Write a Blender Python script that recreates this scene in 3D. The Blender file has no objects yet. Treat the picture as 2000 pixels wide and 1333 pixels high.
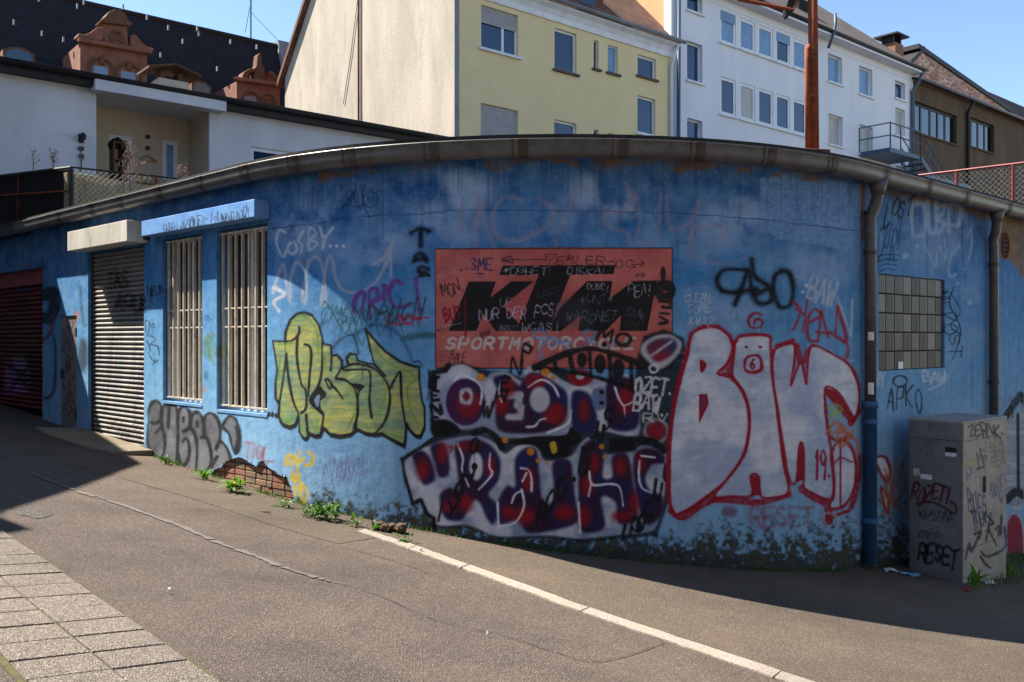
import bpy, bmesh, math, random
import numpy as np
from mathutils import Vector, Matrix

random.seed(7)
RNG = np.random.RandomState(11)
SC = bpy.context.scene
COL = SC.collection

# ------------------------------------------------------------------ camera
F, CX, CY, H0 = 1750.0, 1000.0, 660.0, 1.70      # focal length / horizon of the photograph in its pixels, eye height
cam_d = bpy.data.cameras.new('camera')
cam = bpy.data.objects.new('camera', cam_d); COL.objects.link(cam)
cam_d.sensor_width = 36.0; cam_d.lens = 31.5; cam_d.shift_y = -6.5 / 2000
cam_d.clip_end = 1000.0; cam_d.clip_start = 0.05
cam.location = (0, 0, H0); cam.rotation_euler = (math.radians(90), 0, 0)
SC.camera = cam

# ------------------------------------------------------------------ light
SUN_AZ = (-0.9404, 0.340)                          # towards the sun, horizontal
SUN_EL = math.radians(52)
TAN_E = math.tan(SUN_EL)
world = bpy.data.worlds.new('World'); SC.world = world; world.use_nodes = True
wn = world.node_tree.nodes; wl = world.node_tree.links
for n in list(wn): wn.remove(n)
w_out = wn.new('ShaderNodeOutputWorld'); w_bg = wn.new('ShaderNodeBackground'); w_sky = wn.new('ShaderNodeTexSky')
w_sky.sky_type = 'NISHITA'; w_sky.sun_disc = False
w_sky.sun_elevation = SUN_EL
w_sky.sun_rotation = math.atan2(SUN_AZ[0], SUN_AZ[1])
w_sky.altitude = 900; w_sky.air_density = 1.0; w_sky.dust_density = 0.05; w_sky.ozone_density = 2.2
w_bg.inputs['Strength'].default_value = 0.078
wl.new(w_sky.outputs[0], w_bg.inputs[0]); wl.new(w_bg.outputs[0], w_out.inputs[0])
sun_d = bpy.data.lights.new('sun', 'SUN'); sun = bpy.data.objects.new('sun', sun_d); COL.objects.link(sun)
sun_d.energy = 5.0; sun_d.angle = math.radians(0.53); sun_d.color = (1.0, 0.93, 0.82)
sv = Vector((SUN_AZ[0] * math.cos(SUN_EL), SUN_AZ[1] * math.cos(SUN_EL), math.sin(SUN_EL)))
sun.rotation_euler = sv.to_track_quat('Z', 'Y').to_euler()
sun.location = (-20, 10, 30)
SC.view_settings.view_transform = 'Standard'; SC.view_settings.look = 'None'
SC.view_settings.exposure = 1.66; SC.view_settings.gamma = 1.0
SC.render.engine = 'CYCLES'
SC.cycles.max_bounces = 6; SC.cycles.diffuse_bounces = 3; SC.cycles.glossy_bounces = 3

# ------------------------------------------------------------------ geometry helpers
def at(px, py, D): return ((px - CX) / F * D, D, H0 + (CY - py) / F * D)
def proj(X, Y, Z): return CX + F * X / Y, CY - F * (Z - H0) / Y
def sclip(x, a, b):
    x = np.asarray(x, float)
    return np.where(x > b, b + 5 * (1 - np.exp(-np.maximum(x - b, 0) / 5)), np.where(x < a, a - 5 * (1 - np.exp(-np.maximum(a - x, 0) / 5)), x))
def gz(x, y): return -0.13 * sclip(x, -9, 7) - 0.05 * sclip(y, -2, 16)
def gzf(x, y): return float(gz(x, y))
def G(px, py):
    dx, dz = (px - CX) / F, (CY - py) / F
    t = -H0 / (dz + .13 * dx + .05)
    return (t * dx, t, gzf(t * dx, t))

def lin(c):
    o = []
    for v in c:
        v = v / 255.0
        o.append(v / 12.92 if v <= 0.04045 else ((v + 0.055) / 1.055) ** 2.4)
    return (o[0], o[1], o[2], 1.0)

class MB:
    """collects geometry; build() makes one mesh object"""
    def __init__(s): s.v = []; s.f = []; s.uv = {}
    def vert(s, p): s.v.append((float(p[0]), float(p[1]), float(p[2]))); return len(s.v) - 1
    def quad(s, a, b, c, d, uv=None):
        i = [s.vert(p) for p in (a, b, c, d)]; s.f.append(i)
        if uv: s.uv[len(s.f) - 1] = uv
    def poly(s, pts): s.f.append([s.vert(p) for p in pts])
    def box(s, o, a, b, c):
        """corner o, edge vectors a, b, c"""
        o, a, b, c = (np.array(q, float) for q in (o, a, b, c))
        if np.dot(np.cross(a, b), c) < 0: a, b = b, a
        P = [o, o + a, o + a + b, o + b, o + c, o + a + c, o + a + b + c, o + b + c]
        i = [s.vert(p) for p in P]
        for q in ((0, 3, 2, 1), (4, 5, 6, 7), (0, 1, 5, 4), (1, 2, 6, 5), (2, 3, 7, 6), (3, 0, 4, 7)): s.f.append([i[k] for k in q])
    def prism(s, pts, d):
        """planar polygon (3d points) extruded by vector d"""
        d = np.array(d, float); n = len(pts)
        A = [np.array(p, float) for p in pts]
        nrm = np.zeros(3)
        for k in range(n): nrm += np.cross(A[k], A[(k + 1) % n])
        if np.dot(nrm, d) > 0: A = A[::-1]
        i = [s.vert(p) for p in A]; j = [s.vert(p + d) for p in A]
        s.f.append(i); s.f.append(j[::-1])
        for k in range(n): s.f.append([i[(k + 1) % n], i[k], j[k], j[(k + 1) % n]])
    def tube(s, path, r, n=8, cap=True):
        path = [np.array(p, float) for p in path]; rings = []
        prev = None
        for k, p in enumerate(path):
            t = path[min(k + 1, len(path) - 1)] - path[max(k - 1, 0)]; t /= (np.linalg.norm(t) + 1e-9)
            if prev is None:
                h = np.array((0, 0, 1.)) if abs(t[2]) < .9 else np.array((1., 0, 0))
                a = np.cross(t, h)
            else: a = prev - t * np.dot(prev, t)
            a /= np.linalg.norm(a); b = np.cross(t, a); prev = a
            rr = r[k] if hasattr(r, '__len__') else r
            rings.append([s.vert(p + rr * (math.cos(2 * math.pi * q / n) * a + math.sin(2 * math.pi * q / n) * b)) for q in range(n)])
        for k in range(len(rings) - 1):
            for q in range(n):
                s.f.append([rings[k][q], rings[k][(q + 1) % n], rings[k + 1][(q + 1) % n], rings[k + 1][q]])
        if cap: s.f.append(rings[0][::-1]); s.f.append(rings[-1])
    def build(s, name, mat, parent=None, smooth=False, origin=None, uvfun=None, bevel=0):
        me = bpy.data.meshes.new(name)
        o3 = np.array(origin if origin is not None else (0, 0, 0), float)
        V = np.array(s.v, float) - o3 if s.v else np.zeros((0, 3))
        me.from_pydata(V.tolist(), [], s.f); me.update()
        if uvfun or s.uv:
            ul = me.uv_layers.new(name='UVMap'); flat = []
            for k, f in enumerate(s.f):
                if k in s.uv: flat += [q for t in s.uv[k] for q in t]
                elif uvfun: flat += [q for i in f for q in uvfun(s.v[i])]
                else: flat += [0.0, 0.0] * len(f)
            ul.data.foreach_set('uv', flat)
        if smooth:
            me.polygons.foreach_set('use_smooth', [True] * len(me.polygons))
        if mat is not None: me.materials.append(mat)
        ob = bpy.data.objects.new(name, me); COL.objects.link(ob)
        if parent is not None:
            ob.parent = parent
            ob.location = o3 - np.array(pworld(parent))
        else: ob.location = o3
        if bevel:
            m = ob.modifiers.new('bevel', 'BEVEL'); m.width = bevel; m.segments = 2; m.limit_method = 'ANGLE'
        return ob

WORLD = {}
def pworld(o):
    p = Vector(o.location)
    while o.parent is not None: o = o.parent; p += Vector(o.location)
    return p
def tag(o, label=None, cat=None, group=None, kind=None):
    if label: o['label'] = label
    if cat: o['category'] = cat
    if group: o['group'] = group
    if kind: o['kind'] = kind
    return o
def thing(name, loc, label, cat, group=None):
    o = bpy.data.objects.new(name, None); COL.objects.link(o); o.location = loc; o.empty_display_size = .2
    return tag(o, label, cat, group)

# ------------------------------------------------------------------ materials
MATS = {}
def nt(name):
    m = bpy.data.materials.new(name); m.use_nodes = True
    N = m.node_tree.nodes; L = m.node_tree.links
    return m, N, L, N['Principled BSDF']
def coords(N, L, scale=(1, 1, 1), kind='Object'):
    tc = N.new('ShaderNodeTexCoord'); mp = N.new('ShaderNodeMapping'); mp.inputs['Scale'].default_value = scale
    L.new(tc.outputs[kind], mp.inputs[0]); return mp.outputs[0]
def noise(N, L, vec, scale, detail=4, rough=.55):
    n = N.new('ShaderNodeTexNoise'); n.inputs['Scale'].default_value = scale; n.inputs['Detail'].default_value = detail
    n.inputs['Roughness'].default_value = rough
    if vec is not None: L.new(vec, n.inputs['Vector'])
    return n.outputs['Fac']
def ramp(N, L, fac, stops):
    r = N.new('ShaderNodeValToRGB'); e = r.color_ramp.elements
    while len(e) < len(stops): e.new(.5)
    for k, (p, c) in enumerate(stops): e[k].position = p; e[k].color = c
    L.new(fac, r.inputs[0]); return r.outputs[0]
def mix(N, L, fac, a, b, mode='MIX'):
    m = N.new('ShaderNodeMix'); m.data_type = 'RGBA'; m.blend_type = mode
    if isinstance(fac, (int, float)): m.inputs[0].default_value = fac
    else: L.new(fac, m.inputs[0])
    for q, i in ((a, 6), (b, 7)):
        if isinstance(q, tuple): m.inputs[i].default_value = q
        else: L.new(q, m.inputs[i])
    return m.outputs[2]
def math_(N, L, op, a, b=None, clamp=False):
    m = N.new('ShaderNodeMath'); m.operation = op; m.use_clamp = clamp
    for k, q in enumerate((a, b)):
        if q is None: continue
        if isinstance(q, (int, float)): m.inputs[k].default_value = q
        else: L.new(q, m.inputs[k])
    return m.outputs[0]
def bump(N, L, B, h, strength, dist=.01):
    b = N.new('ShaderNodeBump'); b.inputs['Strength'].default_value = strength; b.inputs['Distance'].default_value = dist
    L.new(h, b.inputs['Height']); L.new(b.outputs[0], B.inputs['Normal'])

def M(name, c1, c2=None, scale=3, rough=.85, bs=0, bscale=60, metal=0, spec=.4, dirt=None, streak=False, bd=.01):
    """plain procedural material: two-tone noise, optional dirt colour, bump"""
    if name in MATS: return MATS[name]
    m, N, L, B = nt(name)
    B.inputs['Roughness'].default_value = rough; B.inputs['Metallic'].default_value = metal
    B.inputs['Specular IOR Level'].default_value = spec
    c2 = c2 or tuple(v * .82 for v in c1)
    v = coords(N, L, (1, 1, .25) if streak else (1, 1, 1))
    f = ramp(N, L, noise(N, L, v, scale, 6, .62), [(.35, (0, 0, 0, 1)), (.68, (1, 1, 1, 1))])
    col = mix(N, L, f, lin(c1), lin(c2))
    if dirt:
        f2 = ramp(N, L, noise(N, L, v, scale * 2.7, 5, .7), [(.52, (0, 0, 0, 1)), (.72, (1, 1, 1, 1))])
        col = mix(N, L, math_(N, L, 'MULTIPLY', f2, .7), col, lin(dirt))
    L.new(col, B.inputs['Base Color'])
    if bs: bump(N, L, B, noise(N, L, coords(N, L), bscale, 3), bs, bd)
    MATS[name] = m
    return m

def glass_mat(name, tint, rough=.03, ior=2.1):
    if name in MATS: return MATS[name]
    m, N, L, B = nt(name)
    v = coords(N, L)
    c = mix(N, L, noise(N, L, v, .8, 2), lin(tint), lin(tuple(q * .6 for q in tint)))
    L.new(c, B.inputs['Base Color'])
    B.inputs['Roughness'].default_value = rough; B.inputs['IOR'].default_value = ior
    bump(N, L, B, noise(N, L, v, 1.2, 1), .03, .02)
    MATS[name] = m
    return m

# ------------------------------------------------------------------ the curved street wall: plan of its foot line
DL = np.array((.728, -.685)); DL /= np.linalg.norm(DL)
DR = np.array((.743, .669)); DR /= np.linalg.norm(DR)
C0 = np.array((.47, 7.45)); RAD = 5.2
H_L = math.atan2(DL[1], DL[0]); H_R = math.atan2(DR[1], DR[0]); TH = H_R - H_L
TT = RAD * math.tan(TH / 2)
TL, TR = C0 - DL * TT, C0 + DR * TT
CEN = TL + np.array((-DL[1], DL[0])) * RAD
ARC = RAD * TH
def wpn(s):
    s = np.asarray(s, float)
    a = H_L + np.clip(s, 0, ARC) / RAD
    nx, ny = np.sin(a), -np.cos(a)
    ex = np.where(s < 0, DL[0] * s, np.where(s > ARC, DR[0] * (s - ARC), 0))
    ey = np.where(s < 0, DL[1] * s, np.where(s > ARC, DR[1] * (s - ARC), 0))
    return CEN[0] + nx * RAD + ex, CEN[1] + ny * RAD + ey, nx, ny
def wp(s, off=0.0, z=0.0):
    x, y, nx, ny = wpn(s)
    return (float(x + nx * off), float(y + ny * off), z)
def s_of(px, off=0.0):
    a, b = -16.0, ARC + 12
    for _ in range(60):
        m = (a + b) / 2; x, y, _z = wp(m, off)
        if CX + F * x / y < px: a = m
        else: b = m
    return (a + b) / 2
def WS(px, py, off=0.0):
    s = s_of(px, off); x, y, _ = wp(s, off)
    return s, H0 + (CY - py) / F * y
S_A, S_B = s_of(-160), s_of(2120)
Z_A, Z_B = -2.2, 3.70
def wuv(s, z): return ((s - S_A) / (S_B - S_A), (z - Z_A) / (Z_B - Z_A))

# ------------------------------------------------------------------ spray paint: strokes and fills rasterised by code, then laid onto the wall in wall metres
CW, CH = 2000, 1200
PR = np.zeros((CH, CW, 3), np.float32); PA = np.zeros((CH, CW), np.float32)
def fbm(h, w, cell, octs=4, seed=0, ax=1.0):
    r = np.random.RandomState(seed); out = np.zeros((h, w), np.float32); amp = 1; tot = 0
    for o in range(octs):
        c = max(cell / 2 ** o, 1.0); gh, gw = int(h / c) + 3, int(w / (c * ax)) + 3
        g = r.rand(gh, gw).astype(np.float32)
        yy = np.arange(h) / c; xx = np.arange(w) / (c * ax)
        y0 = yy.astype(int); x0 = xx.astype(int); fy = (yy - y0)[:, None]; fx = (xx - x0)[None]
        fy = fy * fy * (3 - 2 * fy); fx = fx * fx * (3 - 2 * fx)
        v = g[y0][:, x0] * (1 - fy) * (1 - fx) + g[y0 + 1][:, x0] * fy * (1 - fx) + g[y0][:, x0 + 1] * (1 - fy) * fx + g[y0 + 1][:, x0 + 1] * fy * fx
        out += amp * v; tot += amp; amp *= .55
    return out / tot
WEAR = fbm(CH, CW, 5, 3, 3); STREAK = fbm(CH, CW, 5, 3, 5, 9.0); BLOT = fbm(CH, CW, 60, 5, 9)
def over(y0, y1, x0, x1, a, col):
    c = np.array(col, np.float32) / 255.0
    A = PA[y0:y1, x0:x1]; R = PR[y0:y1, x0:x1]
    if c.ndim == 1: c = c[None, None]
    na = a + A * (1 - a)
    R[...] = np.where(na[..., None] > 1e-4, (c * a[..., None] + R * (A * (1 - a))[..., None]) / np.maximum(na, 1e-4)[..., None], R)
    A[...] = na
def smooth(pts, n=6, closed=False):
    P = [np.array(p, float) for p in pts]
    if len(P) < 3: return P
    out = []; m = len(P)
    rng = range(m) if closed else range(m - 1)
    for k in rng:
        p0 = P[(k - 1) % m] if closed or k > 0 else P[k]; p1 = P[k]; p2 = P[(k + 1) % m]
        p3 = P[(k + 2) % m] if closed or k < m - 2 else p2
        for q in range(n):
            t = q / n
            out.append(.5 * ((2 * p1) + (-p0 + p2) * t + (2 * p0 - 5 * p1 + 4 * p2 - p3) * t * t + (-p0 + 3 * p1 - 3 * p2 + p3) * t ** 3))
    out.append(P[0] if closed else P[-1])
    return out
def segdist(P, pad, wv=None):
    P = np.array(P, float)
    x0 = max(int(P[:, 0].min() - pad), 0); x1 = min(int(P[:, 0].max() + pad) + 2, CW)
    y0 = max(int(P[:, 1].min() - pad), 0); y1 = min(int(P[:, 1].max() + pad) + 2, CH)
    if x1 <= x0 or y1 <= y0: return None
    xx, yy = np.meshgrid(np.arange(x0, x1) + .5, np.arange(y0, y1) + .5)
    xx = xx.astype(np.float32); yy = yy.astype(np.float32)
    d = np.full(xx.shape, 1e9, np.float32)
    for k in range(len(P) - 1):
        ax, ay = P[k]; bx, by = P[k + 1]; vx, vy = bx - ax, by - ay; l2 = vx * vx + vy * vy + 1e-9
        t = np.clip(((xx - ax) * vx + (yy - ay) * vy) / l2, 0, 1)
        q = (xx - ax - t * vx) ** 2 + (yy - ay - t * vy) ** 2
        d = np.minimum(d, q if wv is None else np.sqrt(q) - wv[k])
    return y0, y1, x0, x1, (np.sqrt(d) if wv is None else d), xx, yy
RS = random.Random(77)
SPK = np.random.RandomState(4).rand(CH, CW).astype(np.float32)
def over_line(x, y, l, w, col, a):
    r = segdist([(x, y), (x + RS.uniform(-.6, .6), y + l)], w + 3)
    if r is None: return
    y0, y1, x0, x1, d, _, yy = r
    al = np.clip((w / 2 + .7 - d) / 1.4, 0, 1) * a * np.clip(1.15 - (yy - y) / max(l, 1) * .7, 0, 1)
    over(y0, y1, x0, x1, al.astype(np.float32), col)
def ST(pts, w, col, soft=1.2, a=1.0, T=None, curve=True, closed=False, clean=False):
    if T: pts = [T(p) for p in pts]
    P = smooth(pts, 4, closed) if curve and len(pts) > 2 else [np.array(p, float) for p in pts] + ([np.array(pts[0], float)] if closed else [])
    if len(P) == 1: P = [P[0], P[0] + .1]
    ph = RS.uniform(0, 6.28); fq = RS.uniform(.25, .6); va = 0 if clean else .26 if w < 12 and a > .5 else .1
    wv = [w / 2 * (1 + va * math.sin(ph + k * fq) + va * .4 * math.sin(ph * 2 + k * 1.7)) for k in range(len(P))]
    halo = 2.6 * soft + w * .55 if w > 2.6 and not clean else 0
    r = segdist(P, w + max(soft * 2, halo) + 2, wv)
    if r is None: return
    y0, y1, x0, x1, d, _, _ = r
    if halo:
        h = np.clip((halo - d) / halo, 0, 1) ** 2 * .30 * a * np.clip((SPK[y0:y1, x0:x1] - .35) * 3, 0, 1)
        over(y0, y1, x0, x1, h.astype(np.float32), col)
    al = np.clip((soft - d) / (2 * soft), 0, 1); al = al * al * (3 - 2 * al) * a
    al = al * np.clip(1.22 - .6 * WEAR[y0:y1, x0:x1], 0, 1)
    over(y0, y1, x0, x1, al, col)
    if w > 3.4 and a > .75 and not closed and not clean and RS.random() < .22:
        e = P[RS.randrange(len(P))]; l = RS.uniform(8, 34)
        over_line(e[0], e[1], l, max(1.2, w * .28), col, a * .8)
def FI(pts, col, soft=1.5, a=1.0, T=None, curve=True, col2=None, tex=None, amt=1.0):
    if T: pts = [T(p) for p in pts]
    P = smooth(pts, 5, True) if curve else [np.array(p, float) for p in pts] + [np.array(pts[0], float)]
    r = segdist(P, soft * 2 + 2)
    if r is None: return
    y0, y1, x0, x1, d, xx, yy = r
    ins = np.zeros(d.shape, bool)
    for k in range(len(P) - 1):
        ax, ay = P[k]; bx, by = P[k + 1]
        if ay == by: continue
        c = ((yy >= ay) != (yy >= by)) & (xx < (bx - ax) * (yy - ay) / (by - ay) + ax)
        ins ^= c
    sd = np.where(ins, d, -d)
    al = np.clip((sd + soft) / (2 * soft), 0, 1); al = al * al * (3 - 2 * al) * a
    c = np.array(col, np.float32)
    if col2 is not None:
        t = {'streak': STREAK, 'blot': BLOT, 'wear': WEAR}[tex or 'blot'][y0:y1, x0:x1]
        t = np.clip((t - .5) * 5 * amt + .5, 0, 1)[..., None]
        c = c[None, None] * (1 - t) + np.array(col2, np.float32)[None, None] * t
    over(y0, y1, x0, x1, al, c)
def EL(cx, cy, rx, ry, col, soft=1.5, a=1, T=None, **k):
    FI([(cx + rx * math.cos(q * math.pi / 6), cy + ry * math.sin(q * math.pi / 6)) for q in range(12)], col, soft, a, T, **k)
def ER(cx, cy, rx, ry, w, col, soft=1.2, a=1, T=None):
    ST([(cx + rx * math.cos(q * math.pi / 6), cy + ry * math.sin(q * math.pi / 6)) for q in range(12)], w, col, soft, a, T, closed=True)
def ZT(ox, oy, sc): return lambda p: (ox + p[0] / sc, oy + p[1] / sc)

FT = {'A': [[(0, 1), (.5, 0), (1, 1)], [(.2, .62), (.8, .62)]], 'B': [[(0, 1), (0, 0), (.7, .05), (.75, .4), (0, .48), (.9, .6), (.85, .95), (0, 1)]],
 'C': [[(.95, .15), (.5, 0), (.05, .3), (.05, .7), (.5, 1), (.95, .85)]], 'D': [[(0, 0), (0, 1), (.6, .95), (.95, .6), (.9, .3), (.5, .02), (0, 0)]],
 'E': [[(.95, 0), (0, 0), (0, 1), (.95, 1)], [(0, .5), (.7, .5)]], 'F': [[(.95, 0), (0, 0), (0, 1)], [(0, .5), (.7, .5)]],
 'G': [[(.95, .15), (.5, 0), (.05, .3), (.05, .7), (.5, 1), (.95, .85), (.95, .55), (.55, .55)]], 'H': [[(0, 0), (0, 1)], [(1, 0), (1, 1)], [(0, .5), (1, .5)]],
 'I': [[(.5, 0), (.5, 1)]], 'J': [[(.8, 0), (.8, .8), (.4, 1), (.05, .8)]], 'K': [[(0, 0), (0, 1)], [(.95, 0), (.05, .52), (1, 1)]], 'L': [[(0, 0), (0, 1), (.9, 1)]],
 'M': [[(0, 1), (.1, 0), (.5, .65), (.9, 0), (1, 1)]], 'N': [[(0, 1), (0, 0), (1, 1), (1, 0)]], 'O': [[(.5, 0), (.05, .25), (.05, .75), (.5, 1), (.95, .75), (.95, .25), (.5, 0)]],
 'P': [[(0, 1), (0, 0), (.8, .03), (.9, .3), (.7, .52), (0, .54)]], 'Q': [[(.5, 0), (.05, .25), (.05, .75), (.5, 1), (.95, .75), (.95, .25), (.5, 0)], [(.6, .7), (1, 1.05)]],
 'R': [[(0, 1), (0, 0), (.8, .03), (.9, .27), (.7, .5), (0, .52)], [(.45, .52), (1, 1)]], 'S': [[(.92, .13), (.5, 0), (.08, .2), (.25, .45), (.75, .55), (.93, .8), (.5, 1), (.05, .87)]],
 'T': [[(0, 0), (1, 0)], [(.5, 0), (.5, 1)]], 'U': [[(0, 0), (.03, .75), (.5, 1), (.97, .75), (1, 0)]], 'V': [[(0, 0), (.5, 1), (1, 0)]], 'W': [[(0, 0), (.25, 1), (.5, .35), (.75, 1), (1, 0)]],
 'X': [[(0, 0), (1, 1)], [(1, 0), (0, 1)]], 'Y': [[(0, 0), (.5, .5), (1, 0)], [(.5, .5), (.5, 1)]], 'Z': [[(0, 0), (1, 0), (0, 1), (1, 1)]],
 '0': [[(.5, 0), (.05, .25), (.05, .75), (.5, 1), (.95, .75), (.95, .25), (.5, 0)]], '1': [[(.2, .25), (.55, 0), (.55, 1)]], '2': [[(.05, .2), (.5, 0), (.9, .25), (.05, 1), (.95, 1)]],
 '3': [[(.05, .1), (.6, 0), (.85, .25), (.4, .48), (.9, .7), (.55, 1), (.05, .9)]], '4': [[(.7, 1), (.7, 0), (0, .65), (.95, .65)]], '5': [[(.9, 0), (.15, 0), (.1, .45), (.7, .42), (.9, .7), (.5, 1), (.05, .9)]],
 '6': [[(.8, 0), (.2, .4), (.05, .75), (.5, 1), (.9, .75), (.5, .5), (.1, .7)]], '7': [[(0, 0), (.95, 0), (.35, 1)]], '8': [[(.5, .48), (.1, .25), (.5, 0), (.9, .25), (.5, .48), (.05, .75), (.5, 1), (.95, .75), (.5, .48)]],
 '9': [[(.9, .3), (.5, .5), (.1, .25), (.5, 0), (.9, .3), (.75, 1)]], '!': [[(.5, 0), (.5, .68)], [(.5, .95), (.5, 1)]], '.': [[(.4, .96), (.5, 1)]], '-': [[(.1, .5), (.9, .5)]],
 '"': [[(.3, 0), (.25, .2)], [(.7, 0), (.65, .2)]], '*': [[(.5, .1), (.5, .9)], [(.1, .3), (.9, .7)], [(.9, .3), (.1, .7)]], ':': [[(.5, .3), (.5, .34)], [(.5, .9), (.5, .94)]],
 '>': [[(0, .5), (1, .5)], [(.6, .2), (1, .5), (.6, .8)]], '/': [[(.8, 0), (.2, 1)]]}
ROUND = set('BCDGJOPQRSU0235689')
def TX(text, x, y, h, adv, w, col, soft=.7, a=1.0, ang=0.0, shear=0.0, jit=0.0, T=None, cw=.78, grow=0.0):
    """lettering: x, y = top left of the first letter; h letter height, adv advance"""
    if T: (x, y), (x2, _) = T((x, y)), T((x + 1, y)); sc = x2 - x; h *= sc; adv *= sc; w *= sc
    r = random.Random(hash(text) % 1000 if False else sum(map(ord, text)))
    ca, sa = math.cos(ang), math.sin(ang); cx = 0.0; jit *= 1.9 if jit > .055 else 1.0
    for ch in text.upper():
        if ch in FT:
            dy = r.uniform(-jit, jit) * h; hh = h * (1 + r.uniform(-jit, jit)); ww = adv * cw * (1 + r.uniform(-jit, jit))
            if ch in 'I!.:1': ww *= .6
            rot = r.uniform(-jit, jit) * 1.3; shl = r.uniform(-jit, jit) * .9
            for pl in FT[ch]:
                pts = []
                for (u, v) in pl:
                    if jit: u, v = u + (.5 - v) * shl, v + (u - .5) * rot
                    lx = cx + u * ww + (1 - v) * hh * shear + r.uniform(-jit, jit) * ww * .35; ly = dy + v * hh + r.uniform(-jit, jit) * hh * .2
                    pts.append((x + lx * ca - ly * sa, y + lx * sa + ly * ca))
                ST(pts, w, col, soft, a, curve=(ch in ROUND or jit > .08), clean=(jit == 0))
        cx += adv * (.6 if ch in 'I!.:1' else 1)
        h *= (1 + grow)
def SCRIB(x0, y0, x1, y1, n, w, col, soft=.7, a=1.0, seed=0, up=.5):
    """illegible hand style: a run of loops"""
    r = random.Random(seed); pts = []
    for k in range(n):
        t = k / (n - 1)
        pts.append((x0 + (x1 - x0) * t + r.uniform(-.3, .5) * (x1 - x0) / n * 2, (y0 if k % 2 else y1) + r.uniform(-.3, .3) * (y1 - y0)))
    ST(pts, w, col, soft, a)
def DRIP(x, y, l, w, col, a=.8): ST([(x, y), (x + random.uniform(-.5, .5), y + l)], w, col, .7, a)

BLK = (14, 13, 16); WHT = (214, 214, 218); RED = (150, 16, 38); NAVY = (30, 34, 92); DRED = (128, 22, 36)

# -- old paint layers: painted clouds, patched render, bare lip under the gutter
def CLOUD(cx, cy, rx, ry, a, col=(150, 178, 210), seed=1):
    x0, x1, y0, y1 = max(int(cx - rx), 0), min(int(cx + rx), CW), max(int(cy - ry), 0), min(int(cy + ry), CH)
    xx, yy = np.meshgrid(np.arange(x0, x1), np.arange(y0, y1))
    d = 1 - np.sqrt(((xx - cx) / rx) ** 2 + ((yy - cy) / ry) ** 2)
    n = BLOT[y0:y1, x0:x1]
    al = np.clip(np.clip(d, 0, 1) * 1.6 * np.clip((n - .36) * 4.5, 0, 1.2), 0, 1) * a
    over(y0, y1, x0, x1, al.astype(np.float32), col)
for c in ((900, 372, 80, 50, .9), (1170, 375, 75, 45, .8), (1250, 400, 90, 60, .75), (590, 440, 80, 70, .65), (1440, 430, 90, 80, .7), (840, 440, 150, 70, .6), (1580, 520, 120, 60, .5), (1420, 620, 160, 80, .4), (720, 500, 120, 60, .45), (650, 420, 90, 40, .35),
          (1100, 420, 160, 50, .35), (1830, 480, 90, 90, .35), (1880, 620, 80, 140, .3), (1340, 470, 130, 60, .3), (960, 620, 200, 120, .25)): CLOUD(*c)
FI([(1484, 348), (1530, 340), (1560, 352), (1600, 350), (1685, 362), (1686, 520), (1650, 490), (1600, 478), (1520, 468), (1500, 450), (1480, 440), (1486, 400)], (128, 160, 200), 3, .75, curve=False, col2=(96, 138, 190), tex='wear', amt=.5)
for k in range(16): DRIP(1560 + k * 8 + random.uniform(-3, 3), 352 + random.uniform(0, 15), random.uniform(30, 90), 2.2, (72, 116, 170), .45)
for k in range(120):
    px = RS.uniform(560, 1920); s = s_of(px); x, y, _ = wp(s); yt = CY - F * (3.55 - H0) / y
    over_line(px, yt, RS.uniform(20, 150), RS.uniform(1, 4), RS.choice([(14, 50, 96), (20, 58, 104), (120, 160, 200), (40, 44, 50)]), RS.uniform(.12, .4))
rub = fbm(CH, CW, 22, 4, 21, 2.0)
for px in range(620, 1960, 2):
    s = s_of(px); x, y, _ = wp(s)
    yt = CY - F * (3.72 - H0) / y; yb = CY - F * (3.50 - H0) / y
    yb = yt + (yb - yt) * (.55 + 1.1 * rub[200, px])
    q0, q1 = int(yt), int(yb)
    if q1 > q0: over(q0, q1, px, px + 2, np.clip((rub[q0:q1, px:px + 2] - .36) * 4, .0, .8).astype(np.float32), (92 + 50 * rub[300, px], 74 + 36 * rub[300, px], 54 + 20 * rub[300, px]))
# crack
ck = [(525, 446), (590, 440), (640, 433), (700, 424), (760, 421), (830, 418), (900, 411), (1000, 411), (1080, 412), (1150, 412), (1240, 415), (1330, 417), (1420, 424), (1500, 430), (1580, 440), (1690, 452)]
ck = [(x + random.uniform(-3, 3), y + random.uniform(-1.5, 1.5)) for x, y in smooth(ck, 8)]
ST(ck, 1.1, (14, 30, 55), .6, .85, curve=False)
# mossy, grimy foot of the wall
mo = fbm(CH, CW, 26, 5, 33, .6)
xs = np.arange(240, 2000)
foot = np.interp(xs, [240, 290, 400, 525, 600, 700, 800, 900, 1000, 1150, 1300, 1450, 1600, 1690, 1780, 2000], [880, 890, 935, 978, 1000, 1018, 1032, 1046, 1056, 1068, 1080, 1092, 1104, 1110, 1112, 1100])
mh = np.interp(xs, [240, 300, 500, 600, 640, 800, 1000, 1250, 1340, 1400, 1600, 1750, 1800, 1900, 2000], [18, 26, 26, 40, 60, 55, 34, 40, 55, 85, 105, 150, 190, 120, 40])
X2, Y2 = np.meshgrid(xs, np.arange(820, 1160))
tm = (Y2 - (foot - mh)[None]) / mh[None]
nm = mo[820:1160, 240:2000]; n2 = fbm(340, 1760, 7, 3, 77)
am = np.clip((tm * 1.25 + (nm - .5) * 1.5 + (n2 - .5) * 2.0 - .30) * 1.35, 0, .95)
over(820, 1160, 240, 2000, am.astype(np.float32), np.stack([22 + 62 * n2 * nm * 1.6, 22 + 58 * n2 * nm * 1.6, 14 + 26 * n2], 2))
drip = fbm(340, 1760, 5, 2, 78, .5)

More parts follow.
